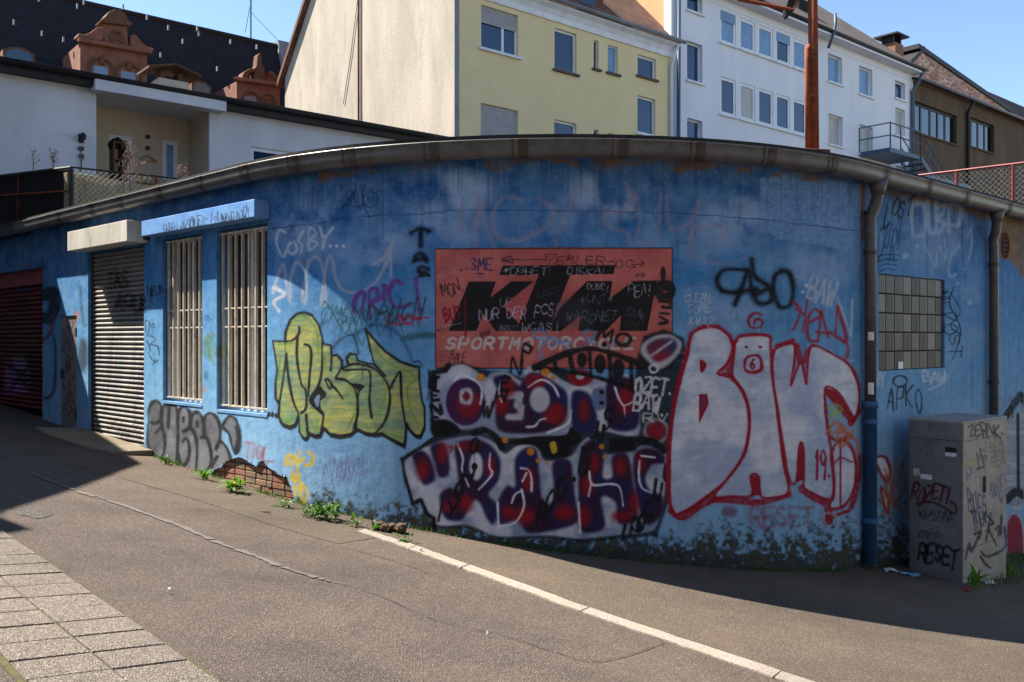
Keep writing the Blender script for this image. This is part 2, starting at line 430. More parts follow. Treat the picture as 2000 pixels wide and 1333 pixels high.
# -- large faded letters along the top
FD = (150, 140, 158)
for p in ([(903, 402), (900, 440), (905, 455), (925, 445), (945, 400)], [(932, 382), (945, 430), (965, 480)], [(935, 400), (927, 480)], [(1020, 392), (985, 385), (962, 420), (975, 465), (1020, 468), (1070, 440), (1080, 405), (1050, 388)],
          [(1128, 362), (1115, 400), (1090, 455)], [(1084, 470), (1087, 478)], [(1223, 358), (1232, 405), (1180, 420), (1190, 445), (1225, 455), (1230, 486)], [(1242, 380), (1250, 430), (1245, 470), (1280, 470), (1290, 380)],
          [(1302, 385), (1308, 445), (1345, 435), (1365, 390), (1350, 460)], [(1350, 480), (1352, 450), (1380, 442), (1418, 450), (1408, 462)]):
    ST(p, 8, FD, 2.2, .42)
ST([(1330, 480), (1370, 505), (1420, 518), (1455, 505)], 7, FD, 2, .35)
TX('"Smunt"', 660, 368, 34, 12, 1.5, (18, 22, 40), .6, .9, -.06, .1, .12)
ST([(672, 408), (668, 392), (690, 360), (694, 372), (670, 405)], 1.6, (18, 22, 40), .6, .9); ER(724, 390, 14, 15, 1.5, (18, 22, 40), .6, .9); ST([(706, 362), (710, 400), (722, 425)], 1.6, (18, 22, 40), .6, .9)
ST([(690, 405), (715, 400)], 1.4, (18, 22, 40), .6, .9)
# Cosby... and the chalky wave with an arrow
for p in ([(558, 455), (545, 450), (540, 475), (552, 502), (560, 490)], [(568, 474), (562, 485), (570, 497), (580, 487), (574, 472)], [(592, 452), (583, 470), (590, 478), (588, 494)], [(603, 488), (604, 446), (618, 456), (606, 468), (620, 476), (606, 489)], [(625, 446), (633, 464), (650, 445)], [(636, 462), (630, 486)]):
    ST(p, 4.4, (190, 205, 222), 1.2, .9)
for x in (645, 658, 671): EL(x, 481, 3.3, 3.6, (196, 208, 224))
ST([(533, 572), (552, 518), (560, 560), (566, 590), (568, 545), (580, 512), (596, 535), (598, 580), (590, 585), (602, 515), (620, 503), (632, 530), (636, 585), (628, 590), (640, 505), (650, 512), (656, 545), (672, 568), (700, 571), (730, 555), (752, 520), (766, 478)], 5.5, (172, 178, 190), 1.6, .72)
ST([(727, 517), (748, 507), (766, 476)], 7, (172, 178, 190), 1.6, .72, curve=False); ST([(764, 480), (763, 541)], 6, (172, 178, 190), 1.6, .72)
ST([(535, 562), (555, 575), (535, 590), (545, 608)], 6, (205, 208, 212), 1.6, .8)
# T A S down the wall
for p in ([(803, 456), (820, 447), (838, 452)], [(822, 450), (822, 480)], [(808, 512), (815, 499), (827, 499), (834, 511)], [(812, 508), (830, 507)], [(836, 526), (822, 522), (818, 530), (834, 536), (818, 540)]): ST(p, 9, BLK, 2.6, .97)
EL(839, 539, 3, 3, BLK, 1.6)
# purple, green, red tags beside the sign
PUR = (112, 44, 130)
for p in ([(693, 612), (692, 590), (704, 572), (712, 578), (706, 610)], [(722, 622), (722, 570), (736, 566), (738, 585), (724, 592), (742, 612)], [(752, 560), (750, 585)], [(786, 555), (770, 550), (760, 575), (772, 600), (800, 596)], [(812, 545), (820, 610)]): ST(p, 8, PUR, 1.6, .85)
EL(750, 558, 4, 4, PUR)
GRN = (30, 84, 52)
for k in range(9): SCRIB(625 + k * 14, 595 + (k % 3) * 10, 690 + k * 15, 640 + (k % 4) * 8, 5, 2.2, GRN, 1.2, .7, 40 + k)
TX('ZIMS', 628, 600, 26, 15, 2.4, GRN, 1, .8, -.05, .15, .12); TX('AUCH', 735, 588, 34, 24, 3.2, (28, 74, 44), 1.2, .85, -.03, .2, .12)
ST([(790, 660), (830, 655), (868, 657)], 9, (28, 74, 44), 4, .7)
TX('LOCH', 757, 617, 19, 16, 3.8, (168, 22, 34), .9, .95, -.05, .05, .05); ST([(800, 622), (838, 620)], 3.6, (168, 22, 34), .8, .95)
ST([(690, 655), (715, 640), (740, 635), (775, 650), (800, 690), (806, 720)], 6, (26, 66, 110), 3, .6); ST([(640, 690), (668, 662), (690, 656), (700, 690)], 5, (22, 30, 52), 2.4, .7)
TX('P09', 790, 632, 14, 12, .9, (170, 190, 210), .5, .6, .05, 0, .1); TX('TAST', 772, 905, 18, 12, 1.2, (150, 170, 200), .5, .6, -.05, 0, .1); TX('TAS', 735, 935, 18, 18, 1.6, (140, 160, 190), .8, .6, -.08, .2, .1)

# -- yellow and green piece
z4 = ZT(500, 580, 2.776)
NEST = [(90, 238), (125, 242), (158, 240), (160, 190), (185, 125), (225, 90), (265, 84), (305, 100), (340, 150), (358, 215), (365, 255), (405, 262), (412, 320), (440, 315), (465, 345), (470, 390), (500, 370), (490, 335), (510, 308), (545, 312), (550, 345), (600, 360), (640, 365), (620, 290), (595, 175), (640, 230), (700, 295), (780, 350), (850, 375), (885, 380), (885, 450), (900, 560), (915, 600), (915, 700), (890, 755), (860, 750), (830, 720), (815, 690), (812, 760), (805, 808), (750, 780), (680, 740), (640, 745), (600, 740), (545, 715), (510, 745), (450, 755), (400, 745), (365, 710), (350, 750), (320, 755), (290, 740), (275, 765), (255, 765), (235, 735), (230, 640), (215, 690), (180, 705), (140, 690), (122, 650), (125, 580), (105, 550), (105, 470), (115, 400), (100, 300)]
SH = [(p[0] + 6, p[1] + 20) for p in NEST]
FI([p for p in SH if p[1] > 0], BLK, 1.5, .97, z4, curve=False)
FI(NEST, (176, 178, 98), 1.5, 1, z4, curve=False, col2=(114, 146, 114), tex='blot', amt=.9); FI(NEST, (104, 138, 132), 1.5, .34, z4, curve=False, col2=(200, 192, 100), tex='streak', amt=1.0)
GR2 = (112, 152, 60)
for p in ([(120, 262), (200, 250)], [(165, 195), (200, 130), (260, 110), (310, 150), (335, 220), (338, 300)], [(135, 580), (140, 640), (180, 680), (200, 650)], [(245, 690), (260, 740)], [(300, 680), (320, 725), (335, 670)], [(500, 480), (540, 540), (530, 640), (500, 700)],
          [(650, 400), (690, 460), (695, 560), (660, 640)], [(650, 290), (720, 360), (865, 430), (820, 500), (840, 620), (880, 690)], [(690, 735), (760, 755), (800, 770)], [(560, 700), (600, 690)], [(130, 330), (125, 450)], [(370, 300), (372, 400)]):
    ST(p, 3.2, GR2, 1.2, .85, z4)
ST(NEST, 4.2, BLK, 1, 1, z4, curve=False, closed=True)
for p in ([(158, 243), (200, 235), (232, 200), (235, 165)], [(225, 215), (222, 330), (245, 470), (270, 510), (272, 600), (245, 632)], [(165, 310), (175, 430), (200, 560), (230, 632)], [(165, 310), (150, 430), (128, 570)], [(262, 258), (290, 270), (300, 320), (290, 440), (283, 540)],
          [(358, 250), (357, 400), (335, 490), (290, 560), (330, 610), (365, 640), (350, 740)], [(375, 450), (400, 500), (410, 478), (390, 448), (375, 450)], [(410, 478), (440, 510), (470, 552)], [(340, 490), (375, 530), (345, 560), (340, 600), (365, 640)], [(405, 265), (410, 330), (405, 400)],
          [(470, 345), (455, 400), (435, 442), (480, 450), (530, 490), (550, 560), (550, 640), (530, 715)], [(475, 400), (560, 395), (615, 405), (620, 480), (615, 560), (627, 655)], [(500, 370), (560, 365), (640, 390), (700, 450), (725, 520), (720, 610), (690, 690), (640, 745)],
          [(725, 500), (750, 450), (780, 405), (785, 450), (790, 560), (810, 690)], [(640, 365), (700, 430)], [(555, 520), (548, 640), (540, 715)], [(272, 640), (280, 740)]):
    ST(p, 3.8, BLK, .9, 1, z4)
FI([(290, 560), (340, 485), (378, 530), (350, 545), (350, 600), (368, 640), (340, 625)], BLK, 1, 1, z4); FI([(315, 560), (340, 530), (348, 545), (335, 600)], (110, 140, 165), 1, 1, z4)
FI([(520, 470), (588, 482), (560, 515), (545, 500)], BLK, 1, 1, z4)
for x, y in ((70, 638), (90, 640), (110, 645)): EL(x, y, 10, 16, BLK, 1, .95, z4)
ST([(935, 400), (940, 470), (930, 560)], 3, BLK, 1.2, .9, z4); ST([(900, 380), (885, 350), (860, 355)], 3, BLK, 1.2, .9, z4)

# -- red motorcycle sign painted panel
z2 = ZT(820, 460, 3.846)
SIGN = [(115, 102), (1897, 95), (1897, 1000), (122, 1000)]
FI(SIGN, (198, 106, 98), .8, 1, z2, curve=False, col2=(176, 84, 78), tex='blot', amt=.6)
for a_, b_ in ((0, 1), (0, 3), (1, 2), (2, 3)): ST([SIGN[a_], SIGN[b_]], 1.8, BLK, .6, 1, z2, curve=False)
FI([(370, 348), (572, 348), (527, 472), (690, 346), (855, 345), (625, 528), (790, 718), (570, 718), (478, 590), (425, 718), (220, 718)], BLK, .7, 1, z2, curve=False)
FI([(625, 230), (1468, 225), (1455, 290), (1130, 295), (965, 718), (725, 718), (893, 297), (597, 298)], BLK, .7, 1, z2, curve=False)
FI([(1255, 345), (1445, 345), (1425, 478), (1600, 345), (1780, 340), (1705, 718), (1500, 718), (1512, 598), (1395, 718), (1190, 718), (1205, 600), (1060, 718), (960, 718), (1030, 580), (1055, 545)], BLK, .7, 1, z2, curve=False)
TX('SPORTMOTORCYCLE', 196, 772, 80, 95.5, 22, (196, 190, 184), .6, .97, 0, .26, 0, z2, cw=.66)
TX('..3ME..', 300, 172, 85, 62, 9, (28, 30, 96), .7, .95, 0, .05, .05, z2); ST([(430, 288), (475, 290)], 2, (28, 30, 96), .6, .9, z2); ST([(440, 312), (465, 312)], 2, (28, 30, 96), .6, .9, z2)
ST([(610, 180), (690, 155), (700, 205), (615, 190), (740, 180), (790, 190), (850, 180), (950, 185), (945, 145), (1030, 140), (970, 200)], 1.6, (38, 20, 28), .5, .9, z2, curve=False)
TX('EMLER-OG>', 1030, 150, 62, 74, 6, (38, 20, 28), .5, .9, .05, .1, .1, z2)
TX('*DGHET!  DIKKA!', 625, 240, 52, 56, 5, (205, 205, 210), .4, .9, 0, .1, .08, z2)
TX('MON.', 145, 380, 85, 48, 8, (40, 18, 26), .6, .9, -.35, .1, .1, z2); TX('BEST', 140, 290, 35, 34, 3, (200, 190, 190), .4, .7, -.3, 0, .1, z2)
TX('BUT', 170, 560, 90, 45, 14, (130, 16, 26), .8, .9, -.25, .1, .1, z2); ST([(345, 480), (340, 600), (345, 770)], 4, (120, 14, 24), 1, .8, z2)
TX('UF', 600, 480, 55, 50, 9, (160, 150, 160), .6, .8, 0, .1, .1, z2); TX('NUR DER FCS!', 440, 570, 80, 52, 9, (196, 180, 200), .6, .9, -.08, .15, .1, z2); TX('WCAS!', 760, 670, 60, 62, 8, (180, 175, 190), .6, .85, -.05, .15, .1, z2)
TX('BZK17', 600, 680, 34, 32, 4, (200, 200, 200), .4, .9, 0, .1, .05, z2); TX('SEZE', 870, 420, 55, 48, 4, (120, 120, 130), .5, .7, -.15, .15, .1, z2)
TX('DUSE!', 1255, 368, 46, 36, 5, (210, 210, 212), .4, .9, .02, .1, .1, z2); TX('*UNT*', 1200, 450, 60, 52, 5, (150, 150, 160), .5, .8, 0, .1, .1, z2); TX('PEA!', 1565, 370, 80, 48, 6, (210, 210, 212), .4, .9, 0, .1, .08, z2)
TX('WARONET', 1100, 575, 70, 56, 8, (120, 140, 160), .7, .75, -.02, .1, .12, z2); TX('STUNK', 1560, 540, 60, 30, 6, (110, 120, 135), .6, .7, .3, .1, .1, z2)
TX('KFCB', 1620, 292, 20, 18, 4, BLK, .4, .9, -.05, 0, 0, z2); TX('BAR', 370, 370, 40, 60, 3, (60, 60, 66), .5, .6, 0, .1, .1, z2); TX('KAW', 600, 410, 60, 50, 3, (60, 60, 66), .5, .6, -.1, .1, .1, z2); TX('SRK', 1530, 640, 50, 45, 4, (100, 100, 110), .5, .7, .2, .1, .1, z2)
FI([(1000, 520), (1080, 470), (1250, 480), (1300, 600), (1280, 700), (1080, 690), (990, 620)], (70, 74, 84), 6, .35, z2)
ST([(130, 700), (310, 660)], 2, (160, 160, 170), .6, .7, z2); TX('WILLST', 130, 690, 26, 20, 3, BLK, .4, .8, -.1, 0, .1, z2); TX('WINK', 450, 720, 45, 24, 4, BLK, .5, .8, -.3, 0, .1, z2)
EL(1825, 290, 20, 55, BLK, 1.5, .85, z2); EL(1800, 352, 12, 12, BLK, 1, .9, z2); ER(1840, 420, 40, 42, 22, BLK, .8, .95, z2); ST([(1830, 420), (1850, 425)], 4, (170, 66, 66), .6, 1, z2)
ST([(1800, 500), (1880, 500), (1880, 545), (1820, 540)], 5, BLK, .8, .95, z2, curve=False); ST([(1805, 585), (1870, 590)], 5, BLK, .8, .95, z2); ST([(1800, 610), (1860, 650), (1800, 665)], 5, BLK, .8, .95, z2)
TX('BALE', 235, 872, 66, 30, 6, (24, 16, 20), .5, .9, .08, .1, .08, z2); TX('DUST', 440, 870, 95, 56, 7, (150, 120, 128), 1, .75, 0, .05, .06, z2)
for k in range(4): TX('VAKERSO', 140, 868 + k * 22, 14, 14, 2, (60, 26, 30), .4, .7, 0, 0, .1, z2)
BLU = (92, 138, 190)
ER(895, 745, 45, 32, 5.5, BLU, 1.2, .6, z2); ST([(1060, 800), (980, 770), (910, 830), (900, 900), (930, 930)], 7, BLU, 1.4, .6, z2); ST([(970, 820), (1060, 810), (1130, 800), (1100, 850), (1160, 850)], 6, BLU, 1.4, .55, z2)
ER(1275, 745, 42, 32, 6, BLU, 1.2, .6, z2); ST([(1315, 760), (1330, 820), (1260, 800), (1230, 840)], 5, BLU, 1.2, .55, z2); ST([(1400, 840), (1490, 800)], 5, BLU, 1.2, .5, z2)
TX('MO', 1350, 690, 90, 140, 24, BLK, 1.6, .95, .25, .1, .05, z2); EL(1385, 820, 18, 18, BLK, 1, .95, z2)

# -- big blue, red and white double row
z5 = ZT(780, 660, 3.1)
WRA = [(300, 165), (380, 150), (460, 180), (560, 200), (650, 205), (740, 240), (800, 175), (960, 195), (1200, 240), (1420, 310), (1435, 140), (1480, -10), (1600, -50), (1720, 0), (1740, 90), (1690, 330), (1650, 560), (1640, 800), (1630, 1000), (1560, 1200), (1100, 1240), (900, 1215), (600, 1215), (420, 1150), (200, 1150), (130, 985), (80, 1005), (15, 740), (210, 600), (185, 560), (185, 220)]
FI(WRA, BLK, 4, .93, z5, curve=False)
FI([(300, 180), (380, 160), (450, 190), (520, 240), (560, 210), (650, 210), (740, 260), (760, 200), (800, 170), (900, 200), (1000, 260), (1100, 290), (1180, 240), (1250, 260), (1290, 210), (1400, 230), (1440, 300), (1460, 560), (1400, 600), (1250, 570), (1040, 560), (1000, 600), (640, 610), (560, 600), (440, 560), (300, 560), (215, 500), (210, 240)], (198, 200, 208), 4, 1, z5, col2=(142, 152, 176), tex='blot')
FI([(30, 750), (120, 680), (210, 640), (300, 610), (480, 590), (600, 650), (640, 700), (720, 650), (830, 650), (880, 740), (1030, 720), (1100, 630), (1180, 600), (1250, 700), (1400, 690), (1480, 650), (1610, 690), (1620, 800), (1600, 1000), (1560, 1140), (1500, 1180), (1300, 1200), (1100, 1220), (900, 1200), (600, 1205), (420, 1140), (210, 1130), (130, 980), (80, 990), (40, 850)], (198, 200, 208), 4, 1, z5, col2=(132, 146, 172), tex='blot')
def NR(pts, seed=0, **k):
    FI(pts, (24, 26, 76), 5, .97, z5, col2=(42, 16, 42), tex='blot', amt=.9)
EL(400, 390, 118, 142, (34, 32, 84), 3, 1, z5, col2=(66, 26, 66), tex='blot', amt=.8); EL(420, 400, 75, 85, (140, 20, 34), 7, .8, z5); ER(405, 355, 32, 42, 7, (190, 192, 198), 2, 1, z5)
NR([(570, 250), (640, 225), (720, 290), (745, 260), (790, 215), (860, 225), (950, 280), (1010, 330), (1020, 430), (985, 520), (880, 570), (740, 580), (600, 555), (585, 420), (600, 340)])
FI([(760, 240), (830, 220), (900, 260), (860, 300), (780, 310)], (140, 20, 34), 5, .85, z5); FI([(860, 480), (940, 400), (980, 440), (930, 520)], (140, 20, 34), 5, .85, z5)
ST([(655, 350), (730, 345), (715, 410), (735, 420), (730, 480), (660, 480)], 14, (182, 184, 190), 2.5, 1, z5, curve=False); EL(850, 375, 62, 78, (182, 184, 190), 4, 1, z5)
NR([(1050, 330), (1130, 330), (1180, 400), (1190, 560), (1060, 560), (1040, 450)]); NR([(1270, 240), (1400, 250), (1440, 320), (1440, 540), (1280, 550), (1250, 400)])
EL(1095, 240, 78, 52, (140, 20, 34), 4, 1, z5); EL(1095, 235, 26, 18, (190, 190, 196), 2, 1, z5)
FI([(1170, 320), (1240, 310), (1245, 420), (1180, 430)], (90, 110, 150), 3, .9, z5); EL(1225, 330, 14, 12, BLK, 1, 1, z5); EL(1225, 395, 14, 12, BLK, 1, 1, z5)
EL(1555, 565, 62, 60, (130, 20, 36), 6, 1, z5); ER(1555, 565, 70, 70, 6, (170, 172, 180), 3, .8, z5)
NR([(80, 710), (150, 690), (200, 770), (215, 860), (150, 890), (120, 820)]); NR([(190, 660), (260, 640), (300, 740), (295, 830), (240, 840), (215, 760)])
NR([(340, 650), (450, 620), (550, 650), (610, 740), (600, 860), (540, 950), (590, 1010), (580, 1120), (540, 1110), (480, 990), (430, 1000), (390, 1090), (330, 1110), (270, 1080), (245, 960), (300, 910), (360, 920), (350, 780)])
EL(465, 780, 42, 85, (198, 200, 208), 4, 1, z5); EL(455, 780, 18, 22, BLK, 1.5, 1, z5)
NR([(700, 740), (760, 670), (830, 680), (845, 800), (860, 960), (905, 1010), (940, 960), (930, 760), (1030, 740), (1050, 850), (1070, 1000), (1080, 1110), (960, 1160), (780, 1180), (720, 1100), (600, 1130), (595, 1000), (650, 900), (700, 900)])
NR([(1110, 660), (1180, 620), (1240, 680), (1230, 840), (1290, 840), (1290, 720), (1380, 710), (1410, 850), (1440, 1050), (1430, 1110), (1330, 1120), (1310, 1000), (1250, 960), (1220, 990), (1240, 1150), (1100, 1170), (1085, 1000), (1090, 830)])
NR([(1430, 700), (1520, 670), (1600, 710), (1600, 760), (1530, 770), (1490, 850), (1520, 930), (1590, 960), (1580, 1080), (1500, 1130), (1450, 1030), (1420, 850)])
for c in ((140, 800, 35, 60), (260, 700, 30, 60), (620, 400, 40, 60), (660, 300, 40, 50), (960, 460, 40, 60), (1120, 440, 30, 70), (1370, 380, 45, 90), (420, 660, 60, 25), (780, 860, 35, 70), (1180, 760, 30, 60), (1120, 1080, 40, 60), (1420, 1000, 30, 70), (660, 1060, 40, 40), (300, 1020, 40, 40), (400, 1000, 40, 50), (550, 780, 30, 60), (760, 1080, 60, 50), (1000, 1060, 60, 50), (1140, 900, 40, 60), (1340, 780, 35, 55), (1350, 1080, 60, 30), (1460, 760, 25, 50)): EL(*c, (142, 14, 28), 11, .95, z5)
for p in ([(330, 260), (380, 225), (440, 250), (490, 290), (500, 350), (490, 400)], [(620, 260), (600, 330), (620, 390)], [(780, 300), (860, 255), (930, 290), (965, 355)], [(770, 540), (820, 535), (850, 500), (885, 490)], [(1305, 300), (1330, 370), (1360, 410), (1410, 390)], [(1360, 410), (1365, 460)],
          [(355, 650), (385, 730), (380, 800), (420, 900)], [(550, 700), (545, 780), (560, 830), (480, 920)], [(735, 790), (780, 800), (800, 850), (800, 930)], [(770, 820), (745, 870)], [(680, 1000), (700, 950), (735, 930)], [(1150, 810), (1170, 890), (1280, 885), (1335, 910), (1355, 1020)], [(1160, 890), (1145, 960)], [(1465, 715), (1545, 725)],
          [(1455, 745), (1450, 840), (1470, 910), (1530, 940)], [(595, 1000), (600, 1125)], [(1085, 1000), (1095, 1180)], [(740, 920), (755, 1020), (700, 1120), (600, 1140)], [(1040, 440), (1020, 520), (900, 575)]):
    ST(p, 3.8, (222, 222, 228), 1.1, 1, z5)
FI([(660, 640), (800, 600), (1000, 590), (1040, 540), (1100, 600), (1090, 640), (1040, 660), (1030, 710), (900, 730), (860, 690), (800, 650)], BLK, 3, 1, z5); FI([(1270, 610), (1420, 600), (1430, 680), (1270, 690)], BLK, 3, 1, z5, curve=False)
ST([(450, 575), (520, 560), (590, 610), (620, 665)], 12, BLK, 2, 1, z5); FI([(200, 510), (300, 500), (370, 575), (210, 600)], BLK, 3, 1, z5); ST([(1440, 620), (1530, 630), (1600, 685)], 13, BLK, 2, 1, z5)
FI([(910, 640), (945, 630), (955, 690), (925, 700)], (190, 160, 40), 2, 1, z5)
ST([(820, 180), (1000, 100), (1150, 65), (1300, 100), (1430, 150)], 10, BLK, 1.6, 1, z5); ST([(830, 180), (960, 195), (1200, 240), (1440, 320)], 9, BLK, 1.6, 1, z5)
for a_, b_ in (((935, 130), (950, 195)), ((1030, 100), (1050, 205)), ((1150, 70), (1160, 225)), ((1270, 95), (1280, 255)), ((1400, 140), (1410, 300))): ST([a_, b_], 8, BLK, 1.6, 1, z5)
for c in ((1105, 135, 30, 45), (1215, 160, 35, 60), (1325, 190, 38, 60)): EL(*c, BLK, 2.5, .96, z5)
FI([(1470, 40), (1540, -10), (1640, -20), (1710, 30), (1690, 100), (1620, 170), (1560, 190), (1490, 130), (1460, 90)], (176, 178, 186), 4, 1, z5); FI([(1500, 50), (1560, 10), (1650, 5), (1680, 50), (1640, 110), (1560, 145), (1510, 100)], (128, 20, 36), 5, 1, z5, col2=(50, 44, 92), tex='blot'); ST([(1520, 112), (1650, 20)], 7, (176, 178, 186), 2.5, 1, z5)
for c in ((495, 240, 25), (885, 210, 26), (930, 240, 14), (795, 690, 24), (840, 745, 15), (1225, 660, 17), (1240, 720, 12), (640, 620, 20), (895, 760, 10)): EL(c[0], c[1], c[2], c[2], (206, 128, 38), 2, .95, z5)
ER(1540, 187, 25, 24, 4.5, (208, 208, 212), 1, 1, z5)
TX('OZET.', 1435, 235, 95, 50, 17, (206, 206, 210), 1, 1, .12, .05, .06, z5); TX('BAW.', 1425, 340, 95, 56, 17, (206, 206, 210), 1, 1, .12, .05, .06, z5); TX('RV', 1480, 455, 50, 80, 12, (196, 196, 200), 1, .9, .1, 0, .06, z5)
TX('1345', 205, 230, 60, 2, 16, BLK, 1.2, 1, 0, 0, .1, z5)
for k, ch in enumerate('TENS'): TX(ch, 195, 240 + k * 80, 60, 60, 18, BLK, 1.2, 1, 0, 0, .08, z5)
for ch, x, y, h in (('W', 505, 400, 100), ('N', 680, 110, 110), ('P', 745, 50, 80), ('E', 620, 230, 90), ('H', 585, 330, 60), ('O', 430, 620, 90), ('H', 385, 800, 90), ('O', 340, 880, 100), ('Y', 290, 1000, 100), ('D', 1095, 670, 120), ('T', 1150, 590, 80), ('U', 1190, 530, 100), ('S', 1240, 420, 120), ('O', 890, 940, 130), ('P', 835, 1020, 150), ('I', 230, 1020, 100), ('D', 960, 850, 90), ('U', 1600, 780, 90), ('U', 1540, 880, 110), ('C', 1490, 980, 120), ('O', 1440, 1080, 110), ('P', 1400, 1110, 120), ('I', 1340, 1140, 100)):
    TX(ch, x, y, h, 60, 15, BLK, 1.3, .96, .08, .12, .1, z5)
EL(1058, 857, 11, 16, BLK, 1, 1, z5); TX('SER', 1290, 470, 40, 30, 4, BLK, .8, .7, 0, .2, .1, z5)
for p in ([(300, 660), (320, 660), (310, 690)], [(345, 655), (370, 660)], [(180, 720), (170, 715)]): ST(p, 3, (170, 20, 30), .8, .9, z5)
ST([(15, 735), (30, 830), (80, 1005), (130, 985), (165, 1065), (205, 1095), (210, 1150)], 8, BLK, 1.8, 1, z5, curve=False); ST([(15, 735), (130, 660), (210, 605)], 7, BLK, 1.8, 1, z5); ST([(300, 165), (280, 195), (195, 215), (185, 300)], 8, BLK, 1.8, 1, z5, curve=False)

# -- white piece with the red outline
z6 = ZT(1280, 460, 2.222)
LB = [(160, 430), (210, 400), (270, 400), (320, 440), (335, 500), (310, 560), (270, 600), (330, 620), (380, 680), (405, 760), (405, 860), (380, 960), (310, 1060), (240, 1120), (160, 1180), (90, 1210), (65, 1160), (60, 1050), (65, 900), (85, 740), (110, 620), (140, 520)]
LA = [(350, 460), (380, 435), (490, 435), (500, 480), (505, 600), (520, 700), (540, 850), (560, 1000), (580, 1090), (560, 1130), (460, 1135), (450, 1050), (415, 1045), (420, 1130), (330, 1135), (255, 1135), (310, 1060), (380, 960), (405, 860), (405, 760), (380, 680), (335, 610), (340, 540)]
LW = [(515, 500), (600, 470), (605, 540), (588, 650), (622, 560), (640, 560), (655, 645), (660, 560), (670, 490), (700, 480), (760, 510), (840, 560), (880, 640), (885, 720), (870, 785), (850, 780), (800, 690), (740, 660), (740, 760), (755, 880), (770, 980), (775, 1100), (755, 1150), (650, 1100), (645, 1050), (640, 920), (625, 920), (610, 1070), (580, 1060), (560, 960), (530, 750), (510, 620)]
LF = [(770, 925), (810, 890), (850, 920), (870, 990), (865, 1080), (840, 1150), (800, 1185), (755, 1180), (775, 1100), (765, 980)]
ST(LB + [LB[0]], 13, RED, 1.5, 1, z6, curve=False)
for p, w in (([(68, 1195), (120, 1225), (200, 1170), (265, 1140)], 14), ([(260, 1145), (350, 1150), (450, 1160), (580, 1125)], 13), ([(640, 1100), (700, 1140), (745, 1170), (755, 1240)], 17), ([(755, 1225), (810, 1205), (850, 1180), (880, 1060), (885, 960)], 9), ([(335, 470), (330, 560), (330, 610)], 16), ([(525, 480), (600, 455)], 9), ([(612, 480), (630, 545)], 12), ([(648, 545), (660, 500)], 9),
             ([(848, 815), (880, 760)], 11), ([(745, 680), (800, 745), (850, 800)], 12), ([(507, 500), (510, 600)], 9), ([(750, 870), (790, 890), (850, 870)], 7)): ST(p, w, RED, 1.5, 1, z6)
WF = (216, 220, 228); WF2 = (134, 152, 186)
for poly in (LA, LW, LF, LB): FI(poly, WF, 1.2, 1, z6, curve=False, col2=(168, 182, 208), tex='blot', amt=.9); FI(poly, WF, 1.2, .13, z6, curve=False, col2=WF2, tex='streak', amt=.6)
r6 = random.Random(5)
for k in range(190):
    x = r6.uniform(90, 850); y = r6.uniform(480, 1100); l = r6.uniform(20, 70)
    if (x < 370 and 480 < y < 1050) or (420 < x < 500) or (x > 680 and 520 < y < 660):
        ST([(x, y), (x + l, y + r6.uniform(-14, 2))], r6.uniform(1.5, 6), r6.choice([(228, 230, 234), (228, 230, 234), (146, 164, 196), (168, 184, 210)]), 2.2, r6.uniform(.2, .5), z6)
for poly in (LB, LA, LW): ST([(p[0] * .985 + 8, p[1] * .99 + 9) for p in poly[:12]], 6, (206, 208, 214), 2, .5, z6, curve=False)
for poly in (LB, LA, LW, LF): ST(poly, 5.2, RED, .9, 1, z6, curve=True, closed=True)
FI([(195, 540), (222, 560), (208, 592), (195, 590)], RED, 1, 1, z6); FI([(190, 690), (225, 690), (232, 730), (190, 818)], RED, 1, 1, z6, curve=False); FI([(200, 700), (215, 700), (218, 730), (200, 780)], (96, 70, 120), 1, .7, z6, curve=False)
FI([(415, 1045), (450, 1045), (462, 1130), (418, 1130)], RED, 1, 1, z6, curve=False); FI([(622, 920), (642, 920), (645, 1060), (610, 1075)], RED, 1, 1, z6, curve=False); FI([(745, 665), (800, 695), (850, 790), (800, 745), (748, 700)], RED, 1, 1, z6)
ST([(398, 530), (450, 525), (460, 580), (420, 595), (388, 580)], 5.5, RED, 1, 1, z6, closed=True); TX('6', 412, 538, 40, 26, 9, RED, .8, 1, 0, 0, 0, z6); EL(395, 485, 8, 5, RED, .8, 1, z6); EL(455, 485, 9, 5, RED, .8, 1, z6)
ST([(803, 895), (803, 1185)], 3.2, RED, .7, 1, z6); ST([(766, 1000), (803, 962), (856, 985)], 3.2, RED, .7, 1, z6, curve=False)
TX('19.', 695, 930, 125, 34, 8, RED, .7, 1, .02, 0, .04, z6)
ST([(462, 345), (430, 338), (404, 365), (415, 398), (450, 400), (465, 380), (450, 364), (432, 370), (430, 385)], 4.6, RED, .8, 1, z6)
TX('SR', 765, 735, 50, 28, 9, (150, 180, 60), 1.2, .8, .4, 0, .1, z6); TX('KATOL', 770, 810, 70, 24, 9, (190, 110, 40), 1.2, .85, .5, 0, .1, z6)
# -- black, red and white hands above it
for p in ([(390, 150), (300, 150), (268, 190), (290, 240), (360, 250)], [(345, 300), (385, 200), (405, 150), (425, 250), (480, 235)], [(360, 245), (440, 235)], [(418, 105), (432, 180), (495, 225), (500, 285), (450, 295), (425, 255)], [(555, 155), (520, 175), (512, 240), (540, 310), (585, 300), (598, 230), (580, 165), (545, 152)]):
    ST(p, 8.5, (16, 22, 30), 5, .95, z6); ST(p, 6, (12, 14, 18), 2, .9, z6)
for p in ([(600, 290), (630, 330), (600, 410)], [(660, 280), (640, 420)], [(610, 320), (650, 345)], [(665, 380), (715, 350), (690, 320), (660, 370), (665, 450), (700, 460)], [(720, 330), (705, 460)], [(720, 330), (750, 440)], [(700, 420), (760, 425)], [(790, 310), (780, 440)], [(790, 310), (830, 460), (760, 420)]):
    ST(p, 6, (150, 26, 44), 1.2, .92, z6)
